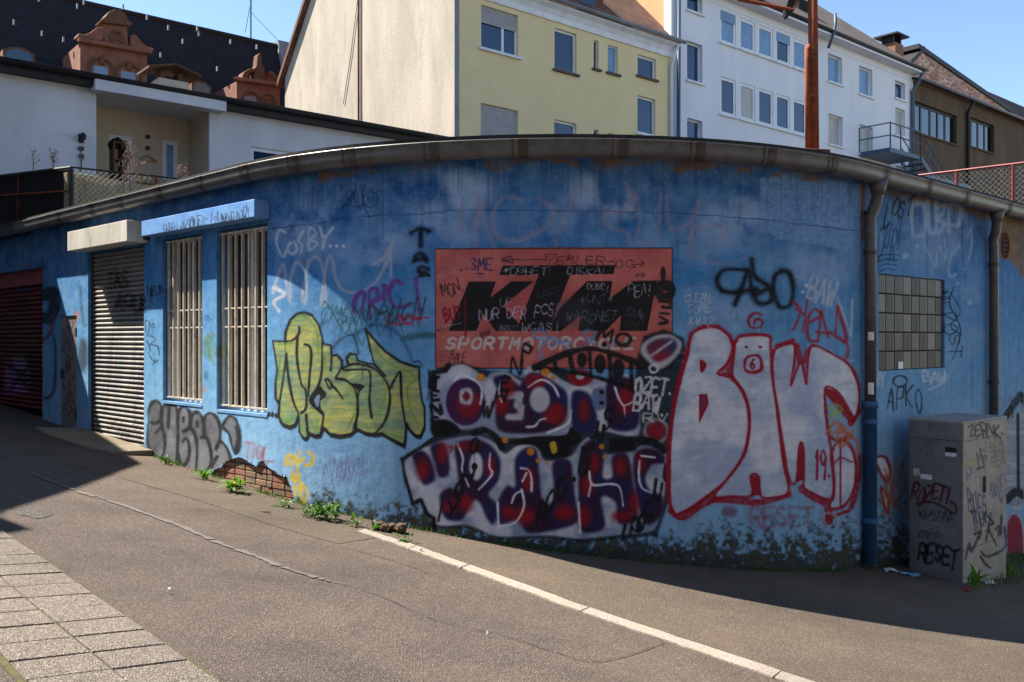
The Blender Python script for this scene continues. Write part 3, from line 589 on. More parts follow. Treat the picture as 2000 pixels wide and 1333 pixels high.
ST([(800, 440), (835, 480), (830, 530)], 6, (150, 26, 44), 1.2, .8, z6)
TX('BAW', 680, 180, 100, 42, 10, (176, 188, 204), 1.4, .8, .25, 0, .05, z6); ST([(790, 270), (850, 440), (855, 280)], 4, (176, 188, 204), 1.2, .75, z6, curve=False); EL(655, 218, 7, 7, WHT, 1.2, .8, z6); EL(640, 245, 6, 6, WHT, 1.2, .8, z6)
ER(198, 308, 94, 84, .8, (176, 186, 200), .5, .55, z6); TX('CLEAN.', 128, 258, 32, 22, 3, (205, 210, 216), .4, .9, -.06, .1, .08, z6); TX('GOPE', 140, 300, 34, 26, 3, (205, 210, 216), .4, .9, 0, .1, .08, z6); TX('KWAZ', 150, 350, 34, 26, 3, (205, 210, 216), .4, .9, .06, .1, .08, z6)
TX('KAY', 310, 310, 50, 28, 2, (186, 196, 208), .4, .7, .2, 0, .12, z6); TX('SAND', 500, 350, 40, 24, 2.5, (60, 110, 160), .6, .8, -.1, .2, .12, z6)
for k in range(3): ST([(500, 420 + k * 14), (600, 405 + k * 14)], 1.2, (60, 110, 160), .6, .7, z6)
TX('RESET', 415, 1185, 85, 56, 14, (140, 60, 80), 2.5, .55, -.02, 0, .05, z6); TX('IR', 130, 1235, 70, 60, 7, (150, 170, 196), 1.2, .8, 0, 0, .08, z6); ST([(720, 1270), (730, 1210), (780, 1215), (800, 1260)], 5, (170, 180, 196), 1.5, .7, z6); EL(322, 1200, 34, 24, (110, 40, 70), 5, .7, z6)
# -- yellow, purple and brown tags low on the left, silver piece under the windows
z7 = ZT(260, 760, 4.443)
YEL = (206, 178, 40)
for p in ([(1330, 660), (1330, 600), (1365, 570), (1370, 660), (1400, 580), (1430, 700)], [(1450, 540), (1430, 640), (1480, 610)], [(1510, 550), (1560, 580), (1550, 650), (1490, 660)], [(1390, 720), (1380, 790), (1440, 740), (1400, 830), (1410, 920)], [(1440, 790), (1460, 850), (1420, 860)], [(1490, 850), (1450, 900), (1480, 985), (1515, 920), (1490, 850)]): ST(p, 6, YEL, 1, .95, z7)
for k in range(6): SCRIB(620 + k * 14, 895, 640 + k * 15, 940, 5, 1.6, (104, 48, 140), 1.4, .5, 90 + k)
TX('URK', 660, 900, 40, 14, 2, (104, 48, 140), 1.2, .5, 0, .1, .1)
TX('TIGL', 980, 480, 130, 60, 14, (150, 76, 70), 2.5, .7, .12, 0, .08, z7); ST([(1140, 510), (1130, 620), (1220, 630)], 4.5, (140, 66, 62), 1.5, .8, z7)
SIL = [(150, 110), (210, 105), (250, 140), (290, 135), (340, 135), (385, 170), (430, 150), (480, 180), (540, 195), (600, 240), (660, 205), (730, 240), (770, 330), (770, 440), (840, 540), (850, 620), (790, 650), (700, 700), (640, 730), (560, 740), (480, 710), (400, 680), (330, 650), (250, 620), (160, 580), (125, 500), (130, 380), (150, 290), (135, 200)]
FI(SIL, (118, 120, 124), 3, 1, z7, col2=(84, 86, 92), tex='blot', amt=.8); FI([(780, 300), (830, 235), (890, 260), (930, 380), (920, 520), (885, 560), (850, 480), (830, 380), (780, 340)], (110, 114, 120), 2, 1, z7)
for p in ([(135, 280), (135, 180), (170, 115), (215, 108), (248, 160), (240, 260), (190, 300), (140, 290), (125, 380), (130, 500), (190, 580), (250, 590), (275, 500), (270, 400), (240, 340), (200, 380)], [(250, 330), (245, 200), (275, 145), (310, 150), (305, 330)], [(310, 150), (345, 140), (380, 180), (390, 400), (380, 620)], [(385, 330), (395, 200), (430, 155), (480, 180), (495, 260), (480, 340), (440, 370)],
          [(440, 370), (500, 345), (545, 420), (555, 560), (545, 690)], [(395, 560), (410, 640), (450, 660), (485, 580), (485, 480), (460, 430), (430, 460)], [(500, 330), (510, 240), (550, 200), (600, 250), (615, 400)], [(435, 250), (437, 280)], [(555, 290), (558, 320)], [(590, 420), (640, 430), (670, 520), (680, 620), (650, 700)], [(620, 390), (615, 260), (660, 210), (720, 240), (755, 330), (750, 450), (720, 520)],
          [(720, 520), (750, 460), (800, 490), (840, 580), (850, 640)], [(680, 680), (710, 620), (730, 590)], [(780, 345), (785, 300), (830, 238), (890, 262), (928, 380), (920, 520), (888, 560), (855, 490), (830, 390), (785, 345)]): ST(p, 5.2, (20, 20, 24), 1.6, .96, z7)
ST([(895, 330), (915, 430), (890, 540)], 7, (20, 20, 24), 2, .9, z7); TX('BO', 175, 480, 70, 24, 4, (30, 30, 34), .7, .8, 0, 0, .1, z7)
# -- tags on the window piers and the shutter
k5 = ZT(280, 380, 2.898)
TX('TABTJN', 15, 530, 50, 15, 6, BLK, .7, .95, -.15, .05, .1, k5); ST([(40, 560), (42, 600), (52, 612)], 2, BLK, .6, .9, k5); ST([(15, 780), (12, 715), (35, 730), (25, 800)], 2.4, BLK, .7, .95, k5); ER(55, 745, 8, 12, 2, BLK, .6, .95, k5)
ST([(40, 800), (70, 820), (40, 850), (80, 860), (92, 910)], 2.3, BLK, .7, .95, k5); ST([(20, 830), (40, 880), (30, 905), (65, 950), (82, 940)], 2.3, BLK, .7, .95, k5); ST([(55, 965), (68, 935)], 2.3, BLK, .7, .95, k5)
TX('SK', 348, 690, 36, 18, 3.5, (20, 30, 50), .7, .9, -.2, 0, .1, k5); TX('ARS', 340, 800, 130, 24, 10, (96, 130, 70), 1.6, .75, -.1, 0, .1, k5); TX('FLOW', 345, 1080, 34, 9, 4, (170, 100, 50), .8, .85, 1.1, 0, .05, k5); EL(355, 1025, 14, 24, (40, 60, 100), 4, .6, k5)
z2b = ZT(0, 500, 3.333)
r9 = random.Random(4)
for k in range(26):
    x = r9.uniform(600, 920); ST([(x, r9.uniform(480, 760)), (x - r9.uniform(10, 50), r9.uniform(820, 1050))], r9.uniform(1, 2.4), r9.choice([(28, 26, 30), (70, 130, 150), (90, 60, 80), (28, 26, 30)]), 1.2, .6, z2b)
TX('TAS.', 660, 110, 100, 46, 14, BLK, 1.5, .9, -.1, .1, .05, z2b); TX('AGUR', 720, 270, 80, 55, 18, BLK, 2, .8, -.1, .1, .1, z2b); TX('DBANKURT', 680, 1070, 70, 28, 6, (40, 36, 60), .8, .8, .12, 0, .12, z2b); TX('NOMAVE', 740, 1130, 70, 30, 6, (60, 36, 70), .8, .7, .12, 0, .12, z2b)
ST([(520, 200), (530, 330), (545, 440), (560, 455)], 4, (40, 44, 60), 3, .7, z2b); EL(500, 390, 16, 30, (180, 110, 70), 3, .8, z2b); FI([(525, 540), (565, 590), (550, 620)], (190, 180, 90), 3, .7, z2b); EL(540, 650, 36, 110, BLK, 6, .8, z2b)
# red shutter painting: loose brown figure-free shapes and tags
TX('TAS.', 45, 280, 60, 44, 14, BLK, 1.2, .9, -.02, 0, .05, z2b)
FI([(0, 430), (100, 380), (200, 420), (220, 700), (200, 820), (120, 830), (40, 660), (0, 720)], (80, 56, 22), 5, .85, z2b); FI([(0, 700), (60, 660), (150, 690), (160, 880), (40, 900), (0, 880)], (150, 120, 170), 5, .7, z2b)
for k in range(5): ST([(r9.uniform(-40, 240), r9.uniform(640, 900)) for q in range(4)], 4, (30, 22, 26), 1.5, .8, z2b)
ST([(280, 260), (340, 240), (355, 330), (320, 410), (280, 400)], 22, BLK, 3, .95, z2b); ST([(340, 400), (330, 500), (230, 590)], 9, (120, 40, 56), 2, .8, z2b); ST([(350, 520), (362, 640), (350, 880), (290, 930)], 5, (26, 34, 50), 2, .8, z2b)
for k in range(14): SCRIB(119 + r9.uniform(0, 8), 622 + k * 14, 134 + r9.uniform(0, 12), 634 + k * 14, 6, 2.0, r9.choice([(40, 20, 26), (110, 30, 50), (20, 20, 24)]), .7, .8, k)
TX('MEG', 0, 140, 80, 60, 16, (40, 40, 110), 2, .85, 0, 0, .06, z2b)
# -- right wing
zr = ZT(1660, 320, 2.776)
TX('LOST', 200, 190, 110, 36, 9, BLK, .9, .95, .1, .05, .12, zr); TX('DJRI', 155, 330, 150, 34, 6, (20, 26, 44), .8, .9, .05, .1, .12, zr)
for k in range(4): ST([(145 + k * 6, 505 + k * 26), (200, 492 + k * 26), (270 - k * 8, 498 + k * 27)], 2.2, (20, 26, 44), .8, .9, zr)
for p in ([(340, 390), (335, 240), (370, 215), (405, 240), (405, 370), (360, 395)], [(420, 210), (425, 340), (450, 380), (470, 340), (465, 210)], [(480, 240), (520, 220), (500, 270), (480, 300), (510, 330), (480, 380)], [(535, 370), (540, 230), (600, 240), (590, 330), (545, 330)]): ST(p, 8, (160, 186, 216), 2, .6, zr)
for p in ([(405, 440), (460, 560)], [(465, 555), (480, 450), (520, 520), (515, 410)], [(600, 440), (540, 520), (540, 610), (575, 600)], [(640, 400), (655, 350), (660, 430), (645, 520)]): ST(p, 3.4, (160, 186, 216), 1.6, .6, zr)
for c in ((365, 445, 8), (618, 572, 6), (585, 650, 9), (300, 500, 18), (650, 755, 14)): EL(c[0], c[1], c[2], c[2], (170, 194, 220), 2, .6, zr)
TX('MUZOST', 535, 690, 70, 60, 6, BLK, .8, .9, 1.35, 0, .12, zr); ST([(565, 670), (540, 760), (600, 900), (560, 1060)], 2.4, BLK, .8, .95, zr); ST([(545, 700), (600, 800), (545, 880), (605, 930)], 2.4, BLK, .8, .95, zr)
ST([(165, 860), (165, 700), (190, 645), (235, 700), (245, 830), (200, 910)], 4, (40, 42, 44), 1.2, .7, zr); ST([(250, 930), (320, 740), (300, 720)], 3.5, (40, 42, 44), 1.2, .6, zr)
TX('APKO', 195, 1225, 110, 50, 8, (18, 20, 24), .9, .95, -.08, .1, .08, zr); ER(272, 1180, 38, 30, 3.2, (18, 20, 24), .9, .95, zr); TX('BAW', 395, 1130, 60, 44, 8, (190, 206, 222), .9, .95, -.02, 0, .08, zr); ST([(420, 1230), (495, 1195)], 2, (190, 206, 222), .8, .9, zr); TX('.!', 510, 1150, 30, 20, 6, (190, 206, 222), .8, .9, 0, 0, 0, zr)
TX('NY', 125, 1120, 100, 34, 9, (176, 196, 220), 1, .9, 0, .1, .08, zr)
FI([(1951, 405), (2000, 415), (2000, 548), (1984, 520), (1970, 508), (1951, 505)], (150, 124, 88), 3, .95, None, curve=False, col2=(118, 92, 64), tex='blot'); FI([(1681, 355), (1690, 358), (1690, 468), (1682, 474)], (120, 82, 50), 2, .9, None, curve=False)
zc = ZT(1640, 760, 3.175)
ST([(215, 470), (240, 420), (290, 430), (312, 510), (300, 580), (255, 530), (230, 470)], 4.5, RED, 1, 1, zc); FI([(230, 440), (270, 430), (305, 500), (295, 560), (260, 510)], WF, 1.2, 1, zc); ST([(255, 605), (300, 680), (298, 770), (275, 720), (255, 610)], 4, RED, 1, 1, zc); FI([(265, 630), (295, 680), (295, 740), (278, 700)], WF, 1.2, 1, zc)
for k in range(9): ST([(r9.uniform(210, 430), r9.uniform(420, 560)), (r9.uniform(240, 420), r9.uniform(560, 700)), (r9.uniform(230, 400), r9.uniform(700, 820))], 4, (170, 98, 34), 1.8, .7, zc)
ST([(20, 230), (60, 290), (110, 330), (110, 400)], 8, (190, 104, 36), 2, .7, zc)
FI([(1035, 180), (1060, 140), (1100, 150), (1160, 110), (1160, 690), (1035, 680)], (182, 188, 192), 2, 1, zc, col2=(150, 160, 170), tex='streak'); ST([(1030, 170), (1070, 110), (1120, 40), (1160, 90)], 14, BLK, 1.5, 1, zc, curve=False); ST([(1035, 690), (1090, 640), (1140, 660)], 14, BLK, 1.5, 1, zc); ST([(1105, 160), (1108, 620)], 5, BLK, 1, 1, zc)
FI([(1040, 820), (1070, 775), (1110, 790), (1135, 860), (1140, 1030), (1050, 1050)], (150, 26, 52), 2, 1, zc); ST([(1040, 820), (1070, 775), (1110, 790), (1135, 860), (1140, 1030)], 3, (206, 180, 190), 1, .9, zc); TX('RIIA', 975, 50, 60, 30, 5, (150, 60, 100), 1, .7, 0, 0, .1, zc)

def bake(name, X, Y, Z, extra=None):
    """sample the paint layer for an array of surface points (h, w), return a packed image"""
    h, w = X.shape
    px, py = CX + F * X / Y - .5, CY - F * (Z - H0) / Y - .5
    x0 = np.floor(px).astype(int); y0 = np.floor(py).astype(int); fx = (px - x0).astype(np.float32); fy = (py - y0).astype(np.float32)
    ok = (x0 >= 0) & (y0 >= 0) & (x0 < CW - 1) & (y0 < CH - 1)
    xc = np.clip(x0, 0, CW - 2); yc = np.clip(y0, 0, CH - 2)
    PM = np.dstack([PR * PA[..., None], PA])
    g = (PM[yc, xc] * ((1 - fx) * (1 - fy))[..., None] + PM[yc, xc + 1] * (fx * (1 - fy))[..., None] + PM[yc + 1, xc] * ((1 - fx) * fy)[..., None] + PM[yc + 1, xc + 1] * (fx * fy)[..., None])
    g = np.where(ok[..., None], g, 0)
    a = g[..., 3]; rgb = g[..., :3] / np.maximum(a, 1e-3)[..., None]
    out = np.dstack([np.clip(rgb, 0, 1), a]).astype(np.float32)
    im = bpy.data.images.new(name, w, h, alpha=True)
    im.alpha_mode = 'CHANNEL_PACKED'
    im.pixels.foreach_set(out.ravel()); im.update(); im.pack()
    return im
TWX, TWY = 4096, 960
ss = S_A + (np.arange(TWX) + .5) / TWX * (S_B - S_A); zz = Z_A + (np.arange(TWY) + .5) / TWY * (Z_B - Z_A)
wx, wy, _, _ = wpn(ss)
WALL_IMG = bake('spray_paint', np.repeat(wx[None], TWY, 0), np.repeat(wy[None], TWY, 0), np.repeat(zz[:, None], TWX, 1))

# ------------------------------------------------------------------ painted render material
def paint_mat(name, img, base='wall', rough=.82, size=None):
    m, N, L, B = nt(name)
    uv = N.new('ShaderNodeUVMap'); uv.uv_map = 'UVMap'
    mp = N.new('ShaderNodeMapping'); mp.inputs['Scale'].default_value = (size[0], size[1], 1) if size else (S_B - S_A, Z_B - Z_A, 1); L.new(uv.outputs[0], mp.inputs[0])
    v = mp.outputs[0]
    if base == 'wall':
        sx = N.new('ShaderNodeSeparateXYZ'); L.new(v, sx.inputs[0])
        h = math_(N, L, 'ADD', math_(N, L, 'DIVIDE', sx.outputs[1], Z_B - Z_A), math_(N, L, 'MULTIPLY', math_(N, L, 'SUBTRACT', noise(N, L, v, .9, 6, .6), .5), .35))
        col = ramp(N, L, h, [(.44, lin((132, 178, 212))), (.62, lin((92, 156, 202))), (.80, lin((44, 122, 180))), (.93, lin((14, 84, 146)))])  # mural blue; top also paints in gutter shade, chalky low stop lifted for sun
        blot = ramp(N, L, noise(N, L, v, 3.2, 7, .68), [(.36, (0, 0, 0, 1)), (.66, (1, 1, 1, 1))])
        col = mix(N, L, math_(N, L, 'MULTIPLY', blot, .45), col, lin((132, 174, 210)))
        mp2 = N.new('ShaderNodeMapping'); mp2.inputs['Scale'].default_value = (9, .7, 1); L.new(v, mp2.inputs[0])
        st = ramp(N, L, noise(N, L, mp2.outputs[0], 1.0, 5, .7), [(.5, (0, 0, 0, 1)), (.78, (1, 1, 1, 1))])
        col = mix(N, L, math_(N, L, 'MULTIPLY', st, .45), col, lin((22, 66, 114)))
        fl = ramp(N, L, noise(N, L, v, 26, 3, .6), [(.62, (0, 0, 0, 1)), (.70, (1, 1, 1, 1))])
        col = mix(N, L, math_(N, L, 'MULTIPLY', fl, .4), col, lin((170, 186, 204)))
    else:
        c1, c2 = base
        col = mix(N, L, ramp(N, L, noise(N, L, v, 3, 6, .65), [(.35, (0, 0, 0, 1)), (.7, (1, 1, 1, 1))]), lin(c1), lin(c2))
    if img is not None:
        tx = N.new('ShaderNodeTexImage'); tx.image = img; tx.extension = 'CLIP'; tx.interpolation = 'Linear'; L.new(uv.outputs[0], tx.inputs[0])
        chip = ramp(N, L, noise(N, L, v, 40, 4, .7), [(.24, (.45, .45, .45, 1)), (.36, (1, 1, 1, 1))])
        a = math_(N, L, 'MULTIPLY', tx.outputs['Alpha'], chip)
        col = mix(N, L, a, col, tx.outputs['Color'])
    gr = ramp(N, L, noise(N, L, v, 7, 6, .7), [(.3, (.72, .72, .72, 1)), (.62, (1, 1, 1, 1))])
    col = mix(N, L, .8, col, gr, 'MULTIPLY')
    L.new(col, B.inputs['Base Color'])
    B.inputs['Roughness'].default_value = rough; B.inputs['Specular IOR Level'].default_value = .3
    if base == 'wall':
        hh = math_(N, L, 'ADD', math_(N, L, 'MULTIPLY', noise(N, L, v, 70, 4, .6), .5), math_(N, L, 'MULTIPLY', noise(N, L, v, 6, 4, .5), 1.4))
        bump(N, L, B, hh, .55, .012)
    return m
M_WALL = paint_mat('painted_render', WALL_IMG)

M_GUT = M('zinc_gutter', (98, 97, 96), (78, 77, 76), 5, .42, metal=.2, dirt=(66, 62, 58))
M_JOINT = M('zinc_joint', (84, 78, 72), (64, 58, 52), 8, .55, metal=.5)
M_ROOF = M('roof_felt', (52, 50, 48), (38, 36, 34), 4, .9, bs=.3)
M_BLUE = M('blue_paint', (64, 122, 190), (44, 98, 164), 4, .6, dirt=(90, 120, 150), bs=.1, bscale=30)
M_DBLUE = M('dull_blue_paint', (54, 104, 152), (40, 86, 132), 4, .6, dirt=(70, 60, 50))
M_BAR = M('cream_bar_paint', (206, 196, 178), (180, 168, 148), 6, .5, dirt=(120, 84, 54))
M_BOX = M('aged_white_metal', (206, 200, 188), (176, 170, 158), 2.5, .55, dirt=(140, 132, 120), streak=True)
M_DARK = M('dark_interior', (16, 17, 20), (10, 10, 12), 2, .9)
M_GLASS = glass_mat('window_glass', (6, 50, 94), .03, 1.7)  # blue tint paints in the reflected sky
M_GLASS2 = glass_mat('dusty_glass', (44, 42, 40), .2, 1.6)
M_WHITE = M('white_frame', (226, 228, 230), (206, 208, 212), 3, .45)
M_RUST = M('rusty_steel', (150, 76, 42), (108, 52, 30), 8, .85, bs=.3, bscale=90, dirt=(56, 34, 26))
M_BRICK = [M('brick_a', (140, 104, 84), (116, 84, 66), 9, .95, bs=.5, bscale=50, dirt=(150, 128, 100)), M('brick_b', (126, 104, 86), (106, 88, 72), 9, .95, bs=.5, bscale=50, dirt=(120, 104, 84)), M('brick_c', (146, 98, 78), (124, 84, 66), 9, .95, bs=.5, bscale=50, dirt=(160, 140, 110))]
M_MORTAR = M('mortar', (122, 102, 78), (92, 76, 58), 12, .98, bs=.6, bscale=70)
M_BLACK = M('black_metal', (26, 26, 28), (18, 18, 20), 6, .5)

# ------------------------------------------------------------------ ground
def ground_mat(name, c1, c2, speck=.5, patch=None, sc=1.0, dark=(34, 31, 30), light=(196, 180, 160)):
    m, N, L, B = nt(name)
    v = coords(N, L)
    big = ramp(N, L, noise(N, L, v, .55, 5, .6), [(.35, (0, 0, 0, 1)), (.65, (1, 1, 1, 1))])
    col = mix(N, L, big, lin(c1), lin(c2))
    if patch:
        pf = ramp(N, L, noise(N, L, v, 1.7, 6, .65), [(.5, (0, 0, 0, 1)), (.66, (1, 1, 1, 1))])
        col = mix(N, L, math_(N, L, 'MULTIPLY', pf, .6), col, lin(patch))
    vo = N.new('ShaderNodeTexVoronoi'); vo.inputs['Scale'].default_value = 95 * sc; L.new(v, vo.inputs['Vector'])
    sep = N.new('ShaderNodeSeparateColor'); L.new(vo.outputs['Color'], sep.inputs[0])
    col = mix(N, L, math_(N, L, 'MULTIPLY', ramp(N, L, sep.outputs[0], [(.62, (0, 0, 0, 1)), (.72, (1, 1, 1, 1))]), speck * .6), col, lin(dark))
    col = mix(N, L, math_(N, L, 'MULTIPLY', ramp(N, L, sep.outputs[1], [(.78, (0, 0, 0, 1)), (.85, (1, 1, 1, 1))]), speck * .6), col, lin(light))
    col = mix(N, L, math_(N, L, 'MULTIPLY', ramp(N, L, noise(N, L, v, 45, 3, .7), [(.3, (1, 1, 1, 1)), (.5, (0, 0, 0, 1))]), .35), col, lin(dark))
    stn = ramp(N, L, noise(N, L, v, .23, 7, .72), [(.34, (.64, .64, .66, 1)), (.5, (.95, .95, .95, 1)), (.64, (1.12, 1.1, 1.07, 1))])
    col = mix(N, L, .9, col, stn, 'MULTIPLY')
    L.new(col, B.inputs['Base Color']); B.inputs['Roughness'].default_value = .95; B.inputs['Specular IOR Level'].default_value = .25
    hh = math_(N, L, 'ADD', vo.outputs['Distance'], noise(N, L, v, 30, 4, .7))
    bump(N, L, B, hh, .9, .012)
    return m
M_ASPH = ground_mat('asphalt', (101, 89, 81), (90, 80, 73), .5, patch=(79, 71, 66), sc=1.35, light=(176, 158, 142))
M_PATH = ground_mat('footpath_asphalt', (102, 90, 78), (90, 80, 71), .45, patch=(108, 94, 76), sc=1.35, light=(176, 158, 142))
M_APRON = ground_mat('concrete_apron', (150, 138, 118), (130, 118, 98), .3, sc=1.4)
M_SLAB = ground_mat('concrete_slab', (130, 120, 110), (118, 108, 99), .55, sc=1.3, light=(210, 198, 184))
M_KERB = ground_mat('granite_kerb', (186, 174, 160), (170, 158, 146), .5, sc=1.6)
M_MOSS = M('mossy_joint', (84, 80, 44), (66, 58, 36), 14, .98, bs=.8, bscale=60, dirt=(52, 46, 34))
M_SEAM = M('cement_seam', (98, 91, 86), (86, 79, 75), 9, .95, bs=.4, bscale=80)

mb = MB()
gx = np.concatenate([np.linspace(-70, -14, 12)[:-1], np.linspace(-14, 14, 57), np.linspace(14, 70, 12)[1:]])
gy = np.concatenate([np.linspace(-40, -4, 8)[:-1], np.linspace(-4, 24, 57), np.linspace(24, 90, 14)[1:]])
for y in gy:
    for x in gx: mb.vert((x, y, gzf(x, y)))
nx = len(gx)
for j in range(len(gy) - 1):
    for i in range(nx - 1): mb.f.append([j * nx + i, j * nx + i + 1, (j + 1) * nx + i + 1, (j + 1) * nx + i])
tag(mb.build('road', M_ASPH, smooth=True), kind='structure')

def sheet(name, pts2, mat, lift, parent=None, kind='structure'):
    """flat sheet that follows the ground slope, triangulated as a fan strip"""
    b = bmesh.new(); vs = [b.verts.new((p[0], p[1], gzf(p[0], p[1]) + lift)) for p in pts2]
    f = b.faces.new(vs); bmesh.ops.triangulate(b, faces=[f])
    for f in b.faces:
        if f.normal.z < 0: f.normal_flip()
    me = bpy.data.meshes.new(name); b.to_mesh(me); b.free(); me.materials.append(mat)
    o = bpy.data.objects.new(name, me); COL.objects.link(o)
    if parent: o.parent = parent; o.location = -pworld(parent)
    elif kind: o['kind'] = kind
    return o
edge = [G(*p)[:2] for p in ((120, 905), (227, 931), (337, 963), (430, 992), (514, 1021), (610, 1050), (660, 1063))]
edge += [G(*p)[:2] for p in ((745, 1049), (800, 1067), (905, 1106), (1145, 1190), (1400, 1273), (1560, 1330), (1900, 1450))]
edge += [(7.0, 6.5), (12, 11)]
wallside = [wp(s, -.1)[:2] for s in np.linspace(s_of(1990), s_of(150), 50)]
jit = random.Random(2)
e2 = []
for k in range(len(edge) - 1):
    a, b = np.array(edge[k]), np.array(edge[k + 1]); n = max(2, int(np.linalg.norm(b - a) / .12))
    for q in range(n): e2.append(tuple(a + (b - a) * q / n + (np.array((jit.uniform(-.012, .012), jit.uniform(-.012, .012))) if k < 7 else 0)))
e2.append(edge[-1])
sheet('footpath', e2 + wallside, M_PATH, .004)
# concrete apron in front of the roller shutter
ap = [wp(s_of(165), .0)[:2], wp(s_of(300), 0)[:2], wp(s_of(300), .55)[:2], wp(s_of(270), .75)[:2], wp(s_of(205), .8)[:2], wp(s_of(160), .7)[:2]]
m_ = MB(); m_.prism([(p[0], p[1], gzf(*p) + (.05 if k > 1 else .09)) for k, p in enumerate(ap)], (0, 0, -.2))
tag(m_.build('concrete_apron', M_APRON, bevel=.015), kind='structure')
# cement seam and pale patch in the road
sp = [G(*p)[:2] for p in ((60, 925), (150, 960), (215, 980), (300, 1010), (345, 1026), (380, 1041), (440, 1067), (500, 1088), (560, 1112), (640, 1136), (672, 1142))]
sp = [np.array(p) for p in smooth(sp, 16)]
le, ri = [], []
for k, p in enumerate(sp):
    t = sp[min(k + 1, len(sp) - 1)] - sp[max(k - 1, 0)]; t /= np.linalg.norm(t); n = np.array((-t[1], t[0])); w = .030 + .010 * math.sin(k * .37) + .006 * math.sin(k * 1.1) + jit.uniform(-.010, .010)
    w *= min(1, (len(sp) - k) / 30); o_ = n * jit.uniform(-.006, .006)
    le.append(tuple(p + o_ + n * w)); ri.append(tuple(p + o_ - n * w * jit.uniform(.7, 1.1)))
mb = MB()
for k in range(len(sp) - 1):
    if jit.random() < .05 + .35 * max(0, k / len(sp) - .7): continue
    mb.quad(*[(q[0], q[1], gzf(*q) + .008) for q in (ri[k], ri[k + 1], le[k + 1], le[k])])
tag(mb.build('repair_seam', M_SEAM), kind='structure')
pp = [G(*p)[:2] for p in ((28, 1000), (48, 994), (75, 997), (95, 999), (104, 1005), (90, 1012), (70, 1014), (48, 1008), (36, 1007))]
sheet('road_patch', pp, ground_mat('patch_asphalt', (90, 86, 83), (80, 76, 73), .5, sc=1.3), .005)

M_CRACK = M('tar_joint', (64, 57, 53), (52, 46, 43), 12, .95, bs=.4)
for pl in ([(660, 1068), (720, 1083), (790, 1104), (860, 1130), (900, 1140)], [(975, 1240), (1010, 1251), (1090, 1277), (1152, 1294), (1230, 1281), (1297, 1258)], [(668, 1143), (740, 1165), (830, 1205), (900, 1226), (975, 1240)]):
    q_ = [np.array(p) for p in smooth([G(*p)[:2] for p in pl], 7)]; m_ = MB(); ws = []
    for k, p in enumerate(q_):
        t = q_[min(k + 1, len(q_) - 1)] - q_[max(k - 1, 0)]; t /= np.linalg.norm(t); n = np.array((-t[1], t[0])); w = .0045 * (.3 + jit.random()); o_ = n * jit.uniform(-.008, .008); ws.append((p + o_ + n * w, p + o_ - n * w))
    for k in range(len(q_) - 1): m_.quad(*[(q[0], q[1], gzf(*q) + .009) for q in (ws[k][1], ws[k + 1][1], ws[k + 1][0], ws[k][0])])
    tag(m_.build('road_joint', M_CRACK), kind='structure')

# kerbstones flush with the road
kt = [(140, 95), (415, 185), (695, 285), (1325, 512), (2340, 848), (3300, 1150)]
kb = [(100, 105), (375, 200), (650, 300), (1285, 532), (2300, 880), (3250, 1195)]
kz = ZT(660, 1000, 2.703)
kerb = bpy.data.objects.new('kerb', None); COL.objects.link(kerb); kerb['kind'] = 'structure'
for k in range(5):
    q = [np.array(G(*kz(p))) for p in (kb[k], kb[k + 1], kt[k + 1], kt[k])]
    d = q[1] - q[0]; d /= np.linalg.norm(d); g = .008
    q[0] += d * g; q[3] += d * g; q[1] -= d * g; q[2] -= d * g
    m_ = MB(); n = 12; up = []
    A = [q[0] + (q[1] - q[0]) * t / n for t in range(n + 1)]; Bq = [q[2] + (q[3] - q[2]) * t / n for t in range(n + 1)]
    rr = random.Random(k); pts = [p + np.array((rr.uniform(-.008, .008), rr.uniform(-.008, .008), .012)) for p in A + Bq]
    m_.prism(pts, (0, 0, -.2)); m_.build('kerbstone', M_KERB, kerb)

# paving slabs
pave = bpy.data.objects.new('pavement', None); COL.objects.link(pave); pave['kind'] = 'structure'
P1, P2 = np.array(G(39, 1062)[:2]), np.array(G(415, 1325)[:2]); e = (P2 - P1) / np.linalg.norm(P2 - P1); pr = np.array((e[1], -e[0]))
if pr[0] > 0: pr = -pr
wd = abs(np.dot(np.array(G(238, 1328)[:2]) - P1, pr)); pitch = np.linalg.norm(np.array(G(415, 1325)[:2]) - np.array(G(145, 1142)[:2])) / 7
print('slab', wd, pitch)
sm = [P1 - e * 2.6 - pr * .012, P1 + e * 5.2 - pr * .012, P1 + e * 5.2 + pr * (2 * wd + .03), P1 - e * 2.6 + pr * (2 * wd + .03)]
b_ = sheet('joint_bed', [tuple(p) for p in sm], M_MOSS, .004, pave, None)
off0 = np.dot(np.array(G(145, 1142)[:2]) - P1, e) % pitch
rr = random.Random(8)
for c in range(2):
    for r in range(-8, 16):
        o = P1 + e * (off0 + r * pitch) + pr * (c * wd); g = .007; lift = .014 + rr.uniform(-.003, .004)
        cs = [o + e * g + pr * g, o + e * (pitch - g) + pr * g, o + e * (pitch - g) + pr * (wd - g), o + e * g + pr * (wd - g)]
        m_ = MB(); m_.prism([(p[0], p[1], gzf(*p) + lift + rr.uniform(-.0015, .0015)) for p in cs], (0, 0, -.06))
        m_.build('paving_slab', M_SLAB, pave, bevel=.004)

